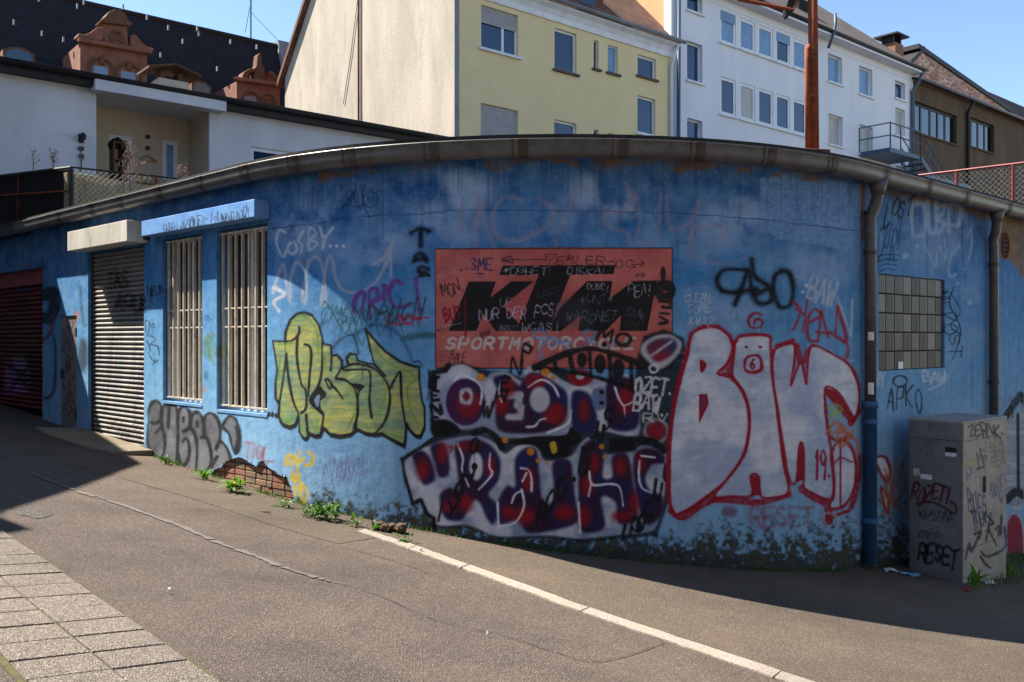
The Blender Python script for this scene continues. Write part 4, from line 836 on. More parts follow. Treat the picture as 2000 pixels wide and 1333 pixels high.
# ------------------------------------------------------------------ the blue corner building
BB = thing('corner_building', wp(ARC / 2, 0, gzf(*wp(ARC / 2)[:2])), 'single-storey rounded corner building with blue graffiti-covered walls and long gutter', 'building')
def zm(*pp): return float(np.mean([WS(*p)[1] for p in pp]))
HOLE = {
 'win1': (s_of(318), s_of(395), zm((318, 781), (395, 794)), zm((360, 462))),
 'win2': (s_of(423), s_of(522), zm((423, 798), (522, 813)), zm((475, 444))),
 'shut': (s_of(172), s_of(281), -1.0, zm((225, 488))),
 'door': (s_of(117), s_of(150), zm((135, 840)), zm((135, 617))),
 'red': (s_of(-120), s_of(83), -1.0, zm((60, 528))),
 'glass': (s_of(1716), s_of(1845), zm((1716, 726), (1845, 718)), zm((1716, 537), (1845, 545))),
}
print({k: [round(q, 2) for q in v] for k, v in HOLE.items()})
HD = {'win1': .22, 'win2': .22, 'shut': .14, 'door': .06, 'red': .14, 'glass': .05}
SPALL = [z7(p) for p in ((668, 740), (700, 700), (760, 680), (800, 630), (850, 612), (905, 590), (950, 600), (1010, 640), (1065, 672), (1110, 620), (1130, 625), (1170, 680), (1230, 715), (1290, 760), (1335, 765), (1350, 810), (1385, 900), (1400, 960), (1430, 1080), (1000, 1080), (680, 860))]
SPW = np.array([WS(*p) for p in SPALL])
def inpoly(P, x, y):
    c = False; n = len(P)
    for k in range(n):
        x1, y1 = P[k]; x2, y2 = P[(k + 1) % n]
        if (y1 > y) != (y2 > y) and x < (x2 - x1) * (y - y1) / (y2 - y1) + x1: c = not c
    return c
def snap(P, x, y, r):
    best = None
    for k in range(len(P)):
        a, b = np.array(P[k]), np.array(P[(k + 1) % len(P)]); ab = b - a
        t = np.clip(np.dot((x, y) - a, ab) / (np.dot(ab, ab) + 1e-9), 0, 1); q = a + ab * t; d = np.hypot(x - q[0], y - q[1])
        if best is None or d < best[0]: best = (d, q)
    return best[1] if best[0] < r else (x, y)
sl = set(np.round(np.arange(S_A, S_B, .045), 4)); zl = set(np.round(np.arange(Z_A, Z_B + .01, .045), 4))
s0w, s1w, z0w, z1w = SPW[:, 0].min() - .05, SPW[:, 0].max() + .05, SPW[:, 1].min() - .05, SPW[:, 1].max() + .05
sl |= set(np.round(np.arange(s0w, s1w, .0225), 4)); zl |= set(np.round(np.arange(z0w, z1w, .0225), 4))
for (a, b, c, d) in HOLE.values(): sl |= {a, b}; zl |= {c, d}
def thin(L, keep):
    out = []
    for q in sorted(L):
        if out and q - out[-1] < .012:
            if q in keep: out[-1] = q
            continue
        out.append(q)
    return out
sl = thin(sl, {q for h in HOLE.values() for q in h[:2]}); zl = thin(zl, {q for h in HOLE.values() for q in h[2:]})
PIECES = [('yellow-green outlined letters of the piece beside the barred windows', [z4(p) for p in NEST]), ('blue, red and white two-row letters under the red sign', [z5(p) for p in WRA]),
          ('white bubble letters outlined in red beside the downpipe', [z6(p) for p in ((160, 395), (280, 390), (345, 430), (380, 425), (500, 425), (600, 460), (700, 470), (850, 545), (895, 680), (895, 800), (760, 760), (770, 880), (850, 890), (890, 1000), (860, 1190), (750, 1240), (620, 1120), (270, 1170), (90, 1235), (50, 1160), (55, 900), (90, 680), (130, 500))]),
          ('silver bubble letters with black outlines low under the windows', [z7(p) for p in SIL])]
walls = [MB() for _ in range(5)]; gidx = [dict() for _ in range(5)]
ns, nz = len(sl), len(zl)
gxy = [wp(s) for s in sl]; gfoot = [gzf(x, y) for x, y, _ in gxy]
snapc = {}
def gv(i, j):
    s, z = sl[i], zl[j]
    if s0w <= s <= s1w and z0w <= z <= z1w:
        if (i, j) not in snapc: snapc[(i, j)] = snap(SPW, s, z, .013)
        s, z = snapc[(i, j)]
    return s, z
def inpoly_np(P, x, y):
    r = np.zeros(x.shape, bool); n = len(P)
    for k in range(n):
        (x1, y1), (x2, y2) = P[k], P[(k + 1) % n]
        if y1 != y2: r ^= ((y1 > y) != (y2 > y)) & (x < (x2 - x1) * (y - y1) / (y2 - y1) + x1)
    return r
SLA, ZLA = np.array(sl), np.array(zl)
sm_, zm_ = (SLA[1:] + SLA[:-1]) / 2, (ZLA[1:] + ZLA[:-1]) / 2
wx_, wy_, _, _ = wpn(sm_)
PXc = np.repeat((CX + F * wx_ / wy_)[:, None], nz - 1, 1); PYc = CY - F * (zm_[None] - H0) / wy_[:, None]
own = np.zeros(PXc.shape, int)
for k, (_, P) in enumerate(PIECES): own[inpoly_np(P, PXc, PYc)] = k + 1
for (a, b, c_, d) in HOLE.values(): own[((sm_ >= a) & (sm_ <= b))[:, None] & ((zm_ >= c_) & (zm_ <= d))[None]] = -1
own[ZLA[None, 1:] < np.array(gfoot)[:-1, None] - .12] = -1
for i in range(ns - 1):
    for j in range(nz - 1):
        w = int(own[i, j])
        if w < 0: continue
        near = s0w < sm_[i] < s1w and z0w < zm_[j] < z1w
        Q = ((i, j), (i + 1, j), (i + 1, j + 1), (i, j + 1))
        if near:
            cc = [gv(*q) for q in Q]
            if inpoly(SPW, np.mean([q[0] for q in cc]), np.mean([q[1] for q in cc])): continue
        b = walls[w]; gi = gidx[w]; ids = []; uvs = []
        for q in Q:
            sz = gv(*q); uvs.append(wuv(*sz))
            if q not in gi:
                p = gxy[q[0]] if sz[0] == sl[q[0]] else wp(sz[0]); b.v.append((p[0], p[1], float(sz[1]))); gi[q] = len(b.v) - 1
            ids.append(gi[q])
        b.f.append(ids); b.uv[len(b.f) - 1] = uvs
# reveals of the openings, plus the broken edge of the render
wb = walls[0]
def rq(s1, z1, s2, z2, dep):
    wb.quad(wp(s1, 0, z1), wp(s2, 0, z2), wp(s2, -dep, z2), wp(s1, -dep, z1), [wuv(s1, z1), wuv(s2, z2), wuv(s2, z2), wuv(s1, z1)])
for k, (a, b, c, d) in HOLE.items():
    for q in ((a, c, a, d), (b, d, b, c), (a, d, b, d), (b, c, a, c)): rq(*q, HD[k])
for k in range(len(SPW)): rq(*SPW[k], *SPW[(k + 1) % len(SPW)], .03)
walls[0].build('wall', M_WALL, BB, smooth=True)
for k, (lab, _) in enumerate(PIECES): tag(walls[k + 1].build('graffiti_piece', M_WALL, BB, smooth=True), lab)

# bricks behind the broken render
bk = MB()
bk.quad(wp(s0w, -.05, z0w - .3), wp(s1w, -.05, z0w - .3), wp(s1w, -.05, z1w), wp(s0w, -.05, z1w)); bk.build('mortar_bed', M_MORTAR, BB)
rr = random.Random(3)
row = 0; z = z0w - .05
while z < z1w:
    s = s0w - .12 * (row % 2)
    while s < s1w:
        ln = .24 if rr.random() < .7 else .115
        cs, cz = s + ln / 2, z + .033
        g0 = gzf(*wp(cs)[:2])
        if cz > g0 - .08 and (inpoly(SPW, cs, cz) or inpoly(SPW, s, cz) or inpoly(SPW, s + ln, cz)):
            m_ = MB(); o = np.array(wp(s + .006, -.06, z)); o2 = np.array(wp(s + ln - .006, -.06, z)); n_ = np.array(wpn(cs)[2:] + (0,), float) if False else np.array([float(wpn(cs)[2]), float(wpn(cs)[3]), 0.])
            m_.box(o, o2 - o, n_ * (.032 + rr.uniform(-.008, .004)), (0, 0, .066))
            m_.build('brick', rr.choice(M_BRICK), BB, bevel=.006)
        s += ln + .006
    z += .077; row += 1

def wbox(s1, s2, z1, z2, o1, o2, mb):
    a, b, c, d = (np.array(wp(s, o, z1)) for s, o in ((s1, o1), (s2, o1), (s2, o2), (s1, o2)))
    h = np.array((0, 0, z2 - z1))
    i = [mb.vert(p) for p in (a, b, c, d, a + h, b + h, c + h, d + h)]
    fl = o2 > o1
    for q in ((0, 1, 2, 3), (7, 6, 5, 4), (1, 0, 4, 5), (2, 1, 5, 6), (3, 2, 6, 7), (0, 3, 7, 4)):
        q = [i[k] for k in q]; mb.f.append(q if fl else q[::-1])

# barred windows
for nm, nb in (('win1', 8), ('win2', 8)):
    a, b, c, d = HOLE[nm]
    m_ = MB(); t = .05
    wbox(a, b, c, c + t, -.21, -.15, m_); wbox(a, b, d - t, d, -.21, -.15, m_); wbox(a, a + t, c + t, d - t, -.21, -.15, m_); wbox(b - t, b, c + t, d - t, -.21, -.15, m_); wbox((a + b) / 2 - .025, (a + b) / 2 + .025, c + t, d - t, -.21, -.155, m_)
    win = m_.build('window', M_WHITE if nm == 'win2' else M_WHITE, BB)
    m_ = MB(); wbox(a + .01, b - .01, c + .01, d - .01, -.195, -.19, m_); m_.build('pane', M_GLASS2, win)
    m_ = MB(); wbox(a + .001, b - .001, c - .03, c + .004, -.2, .008, m_); m_.build('sill', M('sill_paint', (112, 158, 200), (92, 140, 186), 5, .8, dirt=(150, 160, 166), bs=.3), win)
    bz0, bz1 = c + .04, d - .02
    r_ = MB(); o1, o2 = -.055, -.045
    fr = .028
    for q in np.linspace(a + .07, b - .02, nb):
        m_ = MB(); wbox(q - fr / 2, q + fr / 2, bz0, bz1, -.075, -.040, m_); m_.build('bar', M_BAR, win, bevel=.003)
    for zc in (zm((360, 606)), zm((360, 640)), bz0 + .02, bz1 - .02):
        m_ = MB(); wbox(a + .03, b - .005, zc - .009, zc + .009, -.066, -.050 if bz0 + .03 < zc < bz1 - .03 else -.03, m_); m_.build('cross_bar', M_BAR, win)
# canopy box over the windows
ca, cb = s_of(305), s_of(527); cz0, cz1 = zm((510, 430)), zm((510, 396))
m_ = MB(); wbox(ca, cb, cz0, cz1, .002, .21, m_)
M_CAN = M('canopy_blue', (120, 168, 220), (90, 142, 204), 3, .6, dirt=(140, 160, 180), bs=.1)
canopy = m_.build('canopy', M_CAN, BB, bevel=.006)

# roller shutter, its box and guide rails
M_SLATP = paint_mat('shutter_paint', WALL_IMG, ((158, 153, 146), (134, 130, 124)), .5)
M_REDP = paint_mat('red_shutter_paint', WALL_IMG, ((110, 28, 32), (88, 22, 26)), .5)
def shutter(hole, mat, pitch, label, off=-.10, tipz=None, top=None):
    a, b, c, d = HOLE[hole]; top = top or d
    x, y, _ = wp((a + b) / 2); zb = gzf(*wp(a)[:2]) * .5 + gzf(*wp(b)[:2]) * .5 - .02
    m_ = MB()
    wbox(a, a + .05, zb - .1, top, off - .02, off + .05, m_); wbox(b - .05, b, zb - .1, top, off - .02, off + .05, m_)
    sh = tag(m_.build('roller_shutter', M_JOINT, BB), label)
    z = zb; prof = [(0, 0), (.012, .1), (.036, .34), (.042, .5), (.034, .72), (.014, .92), (0, 1)]
    while z < top - .01:
        m_ = MB()
        for (o1, t1), (o2, t2) in zip(prof[:-1], prof[1:]):
            z1, z2 = z + t1 * pitch * .96, z + t2 * pitch * .96
            m_.quad(wp(a + .03, off + o1, z1), wp(b - .03, off + o1, z1), wp(b - .03, off + o2, z2), wp(a + .03, off + o2, z2), [wuv(a + .03, z1), wuv(b - .03, z1), wuv(b - .03, z2), wuv(a + .03, z2)])
        m_.build('slat', mat, sh, smooth=True)
        z += pitch
    m_ = MB(); wbox(a, b, zb - .1, top, off - .03, off - .02, m_); m_.build('backing', M_DARK, sh)
    return sh
sh1 = shutter('shut', M_SLATP, .072, 'pale slatted roller shutter with tags, half in sun')
ba, bb_ = s_of(170), s_of(289); bz0, bz1 = zm((225, 485), (225, 485)), zm((225, 446))
m_ = MB(); wbox(ba, bb_, bz0, bz1, .003, .30, m_); m_.build('shutter_box', M_BOX, sh1, bevel=.008)
m_ = MB(); wbox(bb_ - .002, bb_ + .07, bz0 + .04, bz1 + .0, .003, .07, m_); m_.build('box_bracket', M_BLACK, sh1)
a, b, c, d = HOLE['red']
sh2 = shutter('red', M_REDP, .085, 'dark red roller shutter with spray-painted shapes at the alley end', top=d - .26)
m_ = MB(); wbox(a, b, d - .26, d, -.13, -.02, m_); m_.build('lintel_panel', M('red_panel', (150, 58, 56), (128, 46, 46), 3, .6), sh2)
m_ = MB(); wbox(a, b + .06, d + .002, d + .10, .002, .10, m_); m_.build('shutter_hood', M_DBLUE, sh2)
# steel door
a, b, c, d = HOLE['door']
M_DOORP = paint_mat('door_paint', WALL_IMG, ((140, 140, 136), (116, 116, 114)), .55)
m_ = MB(); wbox(a + .01, b - .01, c, d - .01, -.055, -.02, m_)
dr = m_.build('door', M_DOORP, BB, uvfun=lambda p: wuv((a + b) / 2 + ((p[0] - wp((a + b) / 2)[0]) * DL[0] + (p[1] - wp((a + b) / 2)[1]) * DL[1]), p[2]))
m_ = MB(); wbox(a + .06, a + .09, (c + d) / 2 - .1, (c + d) / 2 + .06, -.02, .0, m_); wbox(a + .065, a + .18, (c + d) / 2, (c + d) / 2 + .02, -.0, .03, m_); m_.build('door_handle', M_BLACK, dr)
m_ = MB(); wbox(b - .06, b - .012, d - .35, d - .2, -.02, .01, m_); wbox(b - .06, b - .012, c + .2, c + .35, -.02, .01, m_); m_.build('hinge', M_JOINT, dr)

# glass block window
a, b, c, d = HOLE['glass']
M_GB = [glass_mat('glass_block_a', (60, 57, 54), .45, 1.4), glass_mat('glass_block_b', (50, 48, 45), .45, 1.4), glass_mat('glass_block_c', (70, 65, 60), .45, 1.5)]
m_ = MB(); wbox(a, b, c, d, -.05, -.045, m_); gw = tag(m_.build('glass_block_window', M('grey_mortar', (70, 62, 54), (54, 48, 42), 9, .95), BB), 'grid of ribbed glass blocks set in the right wall')
rr = random.Random(12)
for i in range(8):
    for j in range(5):
        s1 = a + (b - a) * i / 8; s2 = a + (b - a) * (i + 1) / 8; z1 = c + (d - c) * j / 5; z2 = c + (d - c) * (j + 1) / 5
        m_ = MB(); g = .007; wbox(s1 + g, s2 - g, z1 + g * 1.6, z2 - g * 1.6, -.044, -.028, m_); n = 6
        for k in range(n):
            if (i + j) % 2: t1 = z1 + .02 + (z2 - z1 - .04) * k / n; wbox(s1 + .012, s2 - .012, t1, t1 + (z2 - z1 - .04) / n * .55, -.028, -.0255, m_)
            else: t1 = s1 + .016 + (s2 - s1 - .032) * k / n; wbox(t1, t1 + (s2 - s1 - .032) / n * .55, z1 + .016, z2 - .016, -.028, -.0255, m_)
        m_.build('glass_block', rr.choice(M_GB), gw)
m_ = MB(); s1, z1 = WS(1762, 714); wbox(s1 - .07, s1 + .07, z1 - .045, z1 + .045, -.021, -.019, m_); m_.build('sticker', M_WHITE, gw)
# round vent
s1, z1 = WS(1963, 480); m_ = MB(); ring = []
n_ = 20; rx_, rz_ = .14, .2
P_ = [wp(s1 + rx_ * math.cos(2 * math.pi * k / n_), .006, z1 + rz_ * math.sin(2 * math.pi * k / n_)) for k in range(n_)]
m_.poly(P_); vent = m_.build('round_vent', M_DARK, BB)
m_ = MB(); m_.tube(P_ + [P_[0]], .014, 6, False)
for k in range(5):
    zz_ = z1 - .14 + k * .07; w_ = rx_ * math.sqrt(max(0, 1 - ((zz_ - z1) / rz_) ** 2)); wbox(s1 - w_, s1 + w_, zz_ - .006, zz_ + .006, .007, .014, m_)
m_.build('vent_grille', M_RUST, vent)

# gutter in soldered lengths, with straps
GZ = 3.70; GR = .095; GO = .19
def gsec(s1, s2, r, name, mat, par):
    m_ = MB(); n = max(2, int((s2 - s1) / .12) + 1); st = np.linspace(s1, s2, n); rows = []
    for s in st:
        rows.append([m_.vert(wp(s, GO - r * math.cos(t), GZ - .075 - r * math.sin(t) if True else 0)) for t in np.linspace(-.62, math.pi + .62, 15)])
    for k in range(n - 1):
        for q in range(14): m_.f.append([rows[k][q], rows[k][q + 1], rows[k + 1][q + 1], rows[k + 1][q]])
    o = m_.build(name, mat, par, smooth=True)
    md = o.modifiers.new('t', 'SOLIDIFY'); md.thickness = .006; md.offset = 0
    return o
def gsec2(s1, s2, r, name, mat, par):
    """half-round gutter with rolled front lip"""
    m_ = MB(); n = max(2, int((s2 - s1) / .12) + 1); st = np.linspace(s1, s2, n); rows = []
    prof = [(GO - r, GZ)] + [(GO - r * math.cos(t), GZ - .075 - r * math.sin(t) * .95) for t in np.linspace(0, math.pi, 13)] + [(GO + r, GZ - .012), (GO + r + .014, GZ - .004), (GO + r + .014, GZ + .012), (GO + r - .004, GZ + .010)]
    for s in st: rows.append([m_.vert(wp(s, o, z)) for o, z in prof])
    for k in range(n - 1):
        for q in range(len(prof) - 1): m_.f.append([rows[k][q], rows[k + 1][q], rows[k + 1][q + 1], rows[k][q + 1]])
    return m_.build(name, mat, par, smooth=True)
jx = [62, 150, 215, 273, 350, 432, 520, 612, 715, 865, 1025, 1205, 1345, 1475, 1590, 1690, 1775, 1850, 1935, 2060]
js = [s_of(q) for q in jx]
for k in range(len(js) - 1):
    gsec2(js[k], js[k + 1], GR, 'gutter_length', M_GUT, BB)
for k in range(1, len(js) - 1):
    gsec2(js[k] - .05, js[k] + .05, GR + .006, 'gutter_joint', M_JOINT, BB)
    gsec2(js[k] - .11, js[k] - .095, GR + .008, 'gutter_strap', M_JOINT, BB)
m_ = MB()
ro = [wp(s, GO + .03)[:2] for s in np.linspace(S_A, S_B, 90)]
FU = np.array((.762, .648)); FV = np.array((-.648, .762)); Q0 = np.array((-1.6, 24.8))
ro += [tuple(Q0 + FU * 27 - FV * .1), tuple(Q0 - FU * 14 - FV * .1)]
b = bmesh.new(); vs = [b.verts.new((p[0], p[1], GZ + .02)) for p in ro]; f = b.faces.new(vs); bmesh.ops.triangulate(b, faces=[f]); me = bpy.data.meshes.new('roof')
ex = bmesh.ops.extrude_face_region(b, geom=b.faces[:]); bmesh.ops.translate(b, vec=(0, 0, .05), verts=[q for q in ex['geom'] if isinstance(q, bmesh.types.BMVert)]); bmesh.ops.recalc_face_normals(b, faces=b.faces[:])
b.to_mesh(me); b.free(); me.materials.append(M_ROOF); ro_ = bpy.data.objects.new('roof', me); COL.objects.link(ro_); ro_.parent = BB; ro_.location = -pworld(BB)
m_ = MB(); st = np.linspace(S_A, s_of(60), 8)
for k in range(7): wbox(st[k], st[k + 1], GZ - .16, GZ + .015, .003, .22, m_)
m_.build('fascia', M_BLACK, BB)

# downpipes
def pipe_path(px, ztop, zbot, s_out, off_w=.09):
    s = s_of(px, off_w)
    return [wp(s_out, GO, ztop), wp(s_out, GO, ztop - .14), wp(s_out * .6 + s * .4, GO * .8, ztop - .26), wp(s * .8 + s_out * .2, off_w, ztop - .40), wp(s, off_w, ztop - .5), wp(s, off_w, zbot)]
zs = zm((1700, 785)); zf = zm((1700, 1062))
p1 = pipe_path(1700, GZ - .15, zs, s_of(1715, GO))
m_ = MB(); m_.tube(p1, .068, 14); dp = m_.build('downpipe', M_GUT, BB, smooth=True); s1 = s_of(1700, .09)
m_ = MB(); m_.tube([wp(s_of(1715, GO), GO, GZ - .12), wp(s_of(1715, GO), GO, GZ - .3)], [.115, .072], 14); m_.build('outlet', M_GUT, dp, smooth=True)
for zq in (zm((1700, 497)), zm((1700, 420))):
    m_ = MB(); m_.tube([wp(s1, .09, zq - .02), wp(s1, .09, zq + .02)], .076, 14); m_.build('pipe_clip', M_JOINT, dp)
m_ = MB(); m_.tube([wp(s1, .09, zf - .2), wp(s1, .09, zs - .06), wp(s1, .09, zs - .06), wp(s1, .09, zs + .02)], [.078, .078, .095, .095], 14); m_.build('standpipe', M_DBLUE, dp, smooth=True)
for zq in (zs - .22, zm((1700, 1010))):
    m_ = MB(); m_.tube([wp(s1, .09, zq - .03), wp(s1, .09, zq + .03)], .090, 14); m_.build('pipe_collar', M_DBLUE, dp)
for zq, hh in ((zm((1700, 665)), .10), (zm((1700, 768)), .14)):
    m_ = MB()
    for k in range(4):
        a1 = math.atan2(-wp(s1, .09)[1], -wp(s1, .09)[0]) - .4 + k * .25; c_ = np.array(wp(s1, .09, zq))
        q = [c_ + .0695 * np.array((math.cos(t), math.sin(t), 0)) for t in (a1, a1 + .25)]
        m_.quad(q[0], q[1], q[1] + (0, 0, hh), q[0] + (0, 0, hh))
    m_.build('sticker', M_WHITE, dp)
p2 = pipe_path(1941, GZ - .15, gzf(*wp(s_of(1941))[:2]) - .1, s_of(1947, GO))
m_ = MB(); m_.tube(p2, .066, 14); dp2 = m_.build('downpipe', M_GUT, BB, smooth=True); s2_ = s_of(1941, .09)
m_ = MB(); m_.tube([wp(s_of(1947, GO), GO, GZ - .12), wp(s_of(1947, GO), GO, GZ - .3)], [.11, .07], 14); m_.build('outlet', M_GUT, dp2, smooth=True)
for py in (520, 745):
    zq = zm((1941, py)); m_ = MB(); m_.tube([wp(s2_, .09, zq - .025), wp(s2_, .09, zq + .025)], .076, 14); m_.build('pipe_clip', M_JOINT, dp2)
sgn = MB()
sg0, sg1 = s_of(850), s_of(1312)
sz0, sz1 = zm((850, 718), (1080, 718)), zm((850, 488), (1080, 485), (1310, 484))
st = np.linspace(sg0, sg1, 30)
for k in range(29):
    sgn.quad(wp(st[k], .006, sz0), wp(st[k + 1], .006, sz0), wp(st[k + 1], .006, sz1), wp(st[k], .006, sz1), [wuv(st[k], sz0), wuv(st[k + 1], sz0), wuv(st[k + 1], sz1), wuv(st[k], sz1)])
M_SIGN = paint_mat('sign_enamel', WALL_IMG, ((176, 74, 70), (150, 58, 56)), .6)
so = sgn.build('shop_sign', M_SIGN, None, origin=wp((sg0 + sg1) / 2, 0, sz0))
tag(so, 'red rectangular motorcycle shop sign with three large black letters on the curved blue wall', 'sign')
md = so.modifiers.new('t', 'SOLIDIFY'); md.thickness = .004; md.offset = -1

# ------------------------------------------------------------------ second paint layer: things that stand in front of the wall
PR[...] = 0; PA[...] = 0
TX('DURCH WASSER/G', 318, 443, 22, 5.2, 1.3, (18, 20, 30), .6, .95, -.2, .1, .12); TX('OUZE/2UM', 366, 430, 26, 9.5, 1.5, (18, 20, 30), .6, .95, -.2, .15, .12); TX('YPARRY', 440, 413, 28, 8, 1.5, (18, 20, 30), .6, .95, -.2, .1, .12)
SCRIB(318, 447, 365, 465, 14, 1.0, (18, 20, 30), .6, .8, 5); SCRIB(430, 420, 478, 440, 14, 1.0, (18, 20, 30), .6, .8, 6)
zc = ZT(1640, 760, 3.175)
TX('ZERNK.', 790, 245, 75, 38, 10, BLK, .8, .95, -.2, .1, .12, zc)
TX('LURPE', 490, 325, 40, 26, 3, (30, 28, 30), .6, .7, .05, 0, .15, zc); TX('ZUIDE', 480, 370, 40, 26, 3, (30, 28, 30), .6, .6, .05, 0, .15, zc); SCRIB(600, 470, 720, 600, 12, 1, (40, 38, 40), .6, .6, 3)
TX('ROZET1', 455, 590, 100, 42, 14, (84, 14, 24), .9, .95, .12, .1, .08, zc); ST([(475, 712), (560, 700), (640, 730), (715, 775), (720, 720), (690, 700)], 4, (84, 14, 24), .9, .95, zc); TX('WAASUNS', 490, 755, 50, 32, 6, BLK, .7, .9, .08, .1, .12, zc)
TX('DAISH', 500, 860, 60, 28, 5, BLK, .7, .85, .1, .1, .12, zc); TX('RESET', 500, 965, 110, 50, 18, BLK, 1.2, .95, .14, .05, .06, zc); TX('AURE', 490, 250, 40, 50, 3, (140, 140, 140), .6, .6, .05, 0, .12, zc)
TX('MG', 840, 385, 90, 32, 6, BLK, .6, .9, -.2, 0, .12, zc); ST([(850, 495), (890, 480), (885, 450)], 3, BLK, .7, .9, zc)
for k in range(5): TX('OKSE', 920 + k * 4, 330 + k * 30, 38, 26, 3, (26, 26, 28), .5, .85, -.25, .1, .15, zc)
TX('P', 780, 490, 95, 36, 7, (30, 76, 140), .7, .9, -.1, 0, .1, zc); TX('BUES', 780, 660, 110, 28, 8, (26, 40, 104), .8, .95, -.2, .1, .12, zc); TX('THUS', 800, 760, 110, 26, 9, (20, 30, 80), .8, .95, -.2, .1, .12, zc)
TX('AIGLFZ', 915, 575, 100, 20, 6, (40, 56, 130), .7, .9, -.2, .1, .12, zc); TX('LKT', 930, 540, 80, 34, 6, (160, 60, 110), .8, .85, -.25, .1, .1, zc); ER(1010, 490, 22, 45, 2, (170, 80, 120), .7, .8, zc)
ST([(780, 470), (830, 450)], 6, (190, 180, 70), .8, .8, zc)
for p in ([(775, 1060), (800, 960), (815, 1010), (865, 890)], [(835, 900), (868, 885), (862, 930)], [(935, 770), (905, 940)], [(915, 790), (950, 830), (920, 860), (970, 970)], [(965, 870), (985, 850), (980, 910)], [(1000, 790), (995, 900)], [(1020, 860), (1030, 960), (1000, 1005)], [(870, 1005), (910, 1040), (990, 1010)], [(870, 1040), (900, 1085), (930, 1110)]):
    ST(p, 4.2, BLK, .9, .95, zc)
for p in ([(820, 530), (835, 620)], [(850, 560), (860, 640)], [(880, 520), (900, 600)]): ST(p, 2, (200, 196, 190), .8, .7, zc)

cvx, cvy = np.meshgrid(np.linspace(0, 1, 512), np.linspace(0, 1, 64))
cs_ = ca + (cb - ca) * cvx; xx_, yy_, nxx, nyy = wpn(cs_)
CAN_IMG = bake('canopy_tags', xx_ + nxx * .21, yy_ + nyy * .21, cz0 + (cz1 - cz0) * cvy)
canopy.data.materials[0] = paint_mat('canopy_paint', CAN_IMG, ((124, 170, 222), (92, 144, 206)), .6, (2.6, .25))
ul = canopy.data.uv_layers.new(name='UVMap'); cm = pworld(canopy)
for p in canopy.data.polygons:
    front = p.normal.x * float(wpn(ca)[2]) + p.normal.y * float(wpn(ca)[3]) > .8
    for li in p.loop_indices:
        q = canopy.data.vertices[canopy.data.loops[li].vertex_index].co
        a0 = np.array(wp(ca)[:2]); a1 = np.array(wp(cb)[:2]); t = np.dot(np.array((q.x, q.y)) - a0, a1 - a0) / np.dot(a1 - a0, a1 - a0)
        ul.data[li].uv = (t, (q.z - cz0) / (cz1 - cz0)) if front else (.001, .001)

# ------------------------------------------------------------------ cable cabinet
fc = np.array(G(1880, 1140)); fu = np.array((FU[0], FU[1], 0)); fv = np.array((FV[0], FV[1], 0))
CWD, CDP = 1.27, .64; ztop = H0 + (CY - 829) / F * fc[1]; zlid = H0 + (CY - 863) / F * fc[1]; zpl = H0 + (CY - 1076) / F * fc[1]; zbot = fc[2] - .35
M_CAB = M('cabinet_grey', (160, 157, 150), (142, 139, 133), 3, .6, dirt=(110, 106, 98), streak=True)
tt, zz2 = np.meshgrid(np.linspace(0, 1, 256), np.linspace(0, 1, 512))
def face_img(nm, d, ln):
    P = fc[None, None, :2] + d[None, None, :2] * (tt * ln)[..., None]
    return bake(nm, P[..., 0], P[..., 1], zbot + (ztop - zbot) * zz2)
IM_L, IM_R = face_img('cabinet_side_tags', fv, CDP), face_img('cabinet_front_tags', fu, CWD)
M_CL = paint_mat('cabinet_side_shaded', IM_L, ((128, 128, 126), (108, 108, 107)), .6, (.64, 1.9)); M_CR = paint_mat('cabinet_front_lit', IM_R, ((172, 167, 157), (150, 146, 137)), .6, (1.3, 1.9))  # same grey twice: shade painted into the side, street light into the front
CB = thing('cable_cabinet', tuple(fc), 'tall grey tagged cable cabinet standing on the pavement by the right downpipe', 'cabinet')
def cface(mb, o, d, l0, l1, z1, z2, L_):
    n_ = 1
    mb.quad(o + d * l0 + (0, 0, z1), o + d * l1 + (0, 0, z1), o + d * l1 + (0, 0, z2), o + d * l0 + (0, 0, z2), [(l0 / L_, (z1 - zbot) / (ztop - zbot)), (l1 / L_, (z1 - zbot) / (ztop - zbot)), (l1 / L_, (z2 - zbot) / (ztop - zbot)), (l0 / L_, (z2 - zbot) / (ztop - zbot))])
base0 = np.array((fc[0], fc[1], 0.)); g = .006
m_ = MB(); m_.box(base0 + fu * .012 + fv * .012 + (0, 0, zbot), fu * (CWD - .024), fv * (CDP - .024), (0, 0, ztop - zbot - .02)); body = m_.build('core', M_BLACK, CB)
def panel(name, which, l0, l1, z1, z2, proud=.0):
    d, o, L_, mt = (fv, fu, CDP, M_CL) if which == 'L' else (fu, fv, CWD, M_CR)
    m_ = MB(); O = base0 - o * proud
    cface(m_, O, d, l0, l1, z1, z2, L_)
    ob = m_.build(name, mt, CB); md = ob.modifiers.new('t', 'SOLIDIFY'); md.thickness = .012 + proud; md.offset = 0
    return ob
for which, L_ in (('L', CDP), ('R', CWD)):
    e_ = .0
    panel('lid_panel', which, .0, L_, zlid + g, ztop, .006)
    panel('plinth_panel', which, .0, L_, zbot, zpl - g)
    if which == 'L':
        panel('side_panel', 'L', .0, L_, zpl, zlid)
    else:
        panel('door', 'R', .004, CWD / 2 - .004, zpl, zlid); dpn = panel('door', 'R', CWD / 2 + .004, CWD, zpl, zlid)
        m_ = MB(); m_.box(base0 + fu * (CWD / 2 - .07) - fv * .03 + (0, 0, (zpl + zlid) / 2 - .02), fu * .05, fv * .04, (0, 0, .2)); m_.build('lock_handle', M_JOINT, CB, bevel=.006)
m_ = MB(); m_.box(base0 - fu * .015 - fv * .015 + (0, 0, ztop), fu * (CWD + .03), fv * (CDP + .03), (0, 0, .03)); m_.build('lid', M_CAB, CB, bevel=.008)
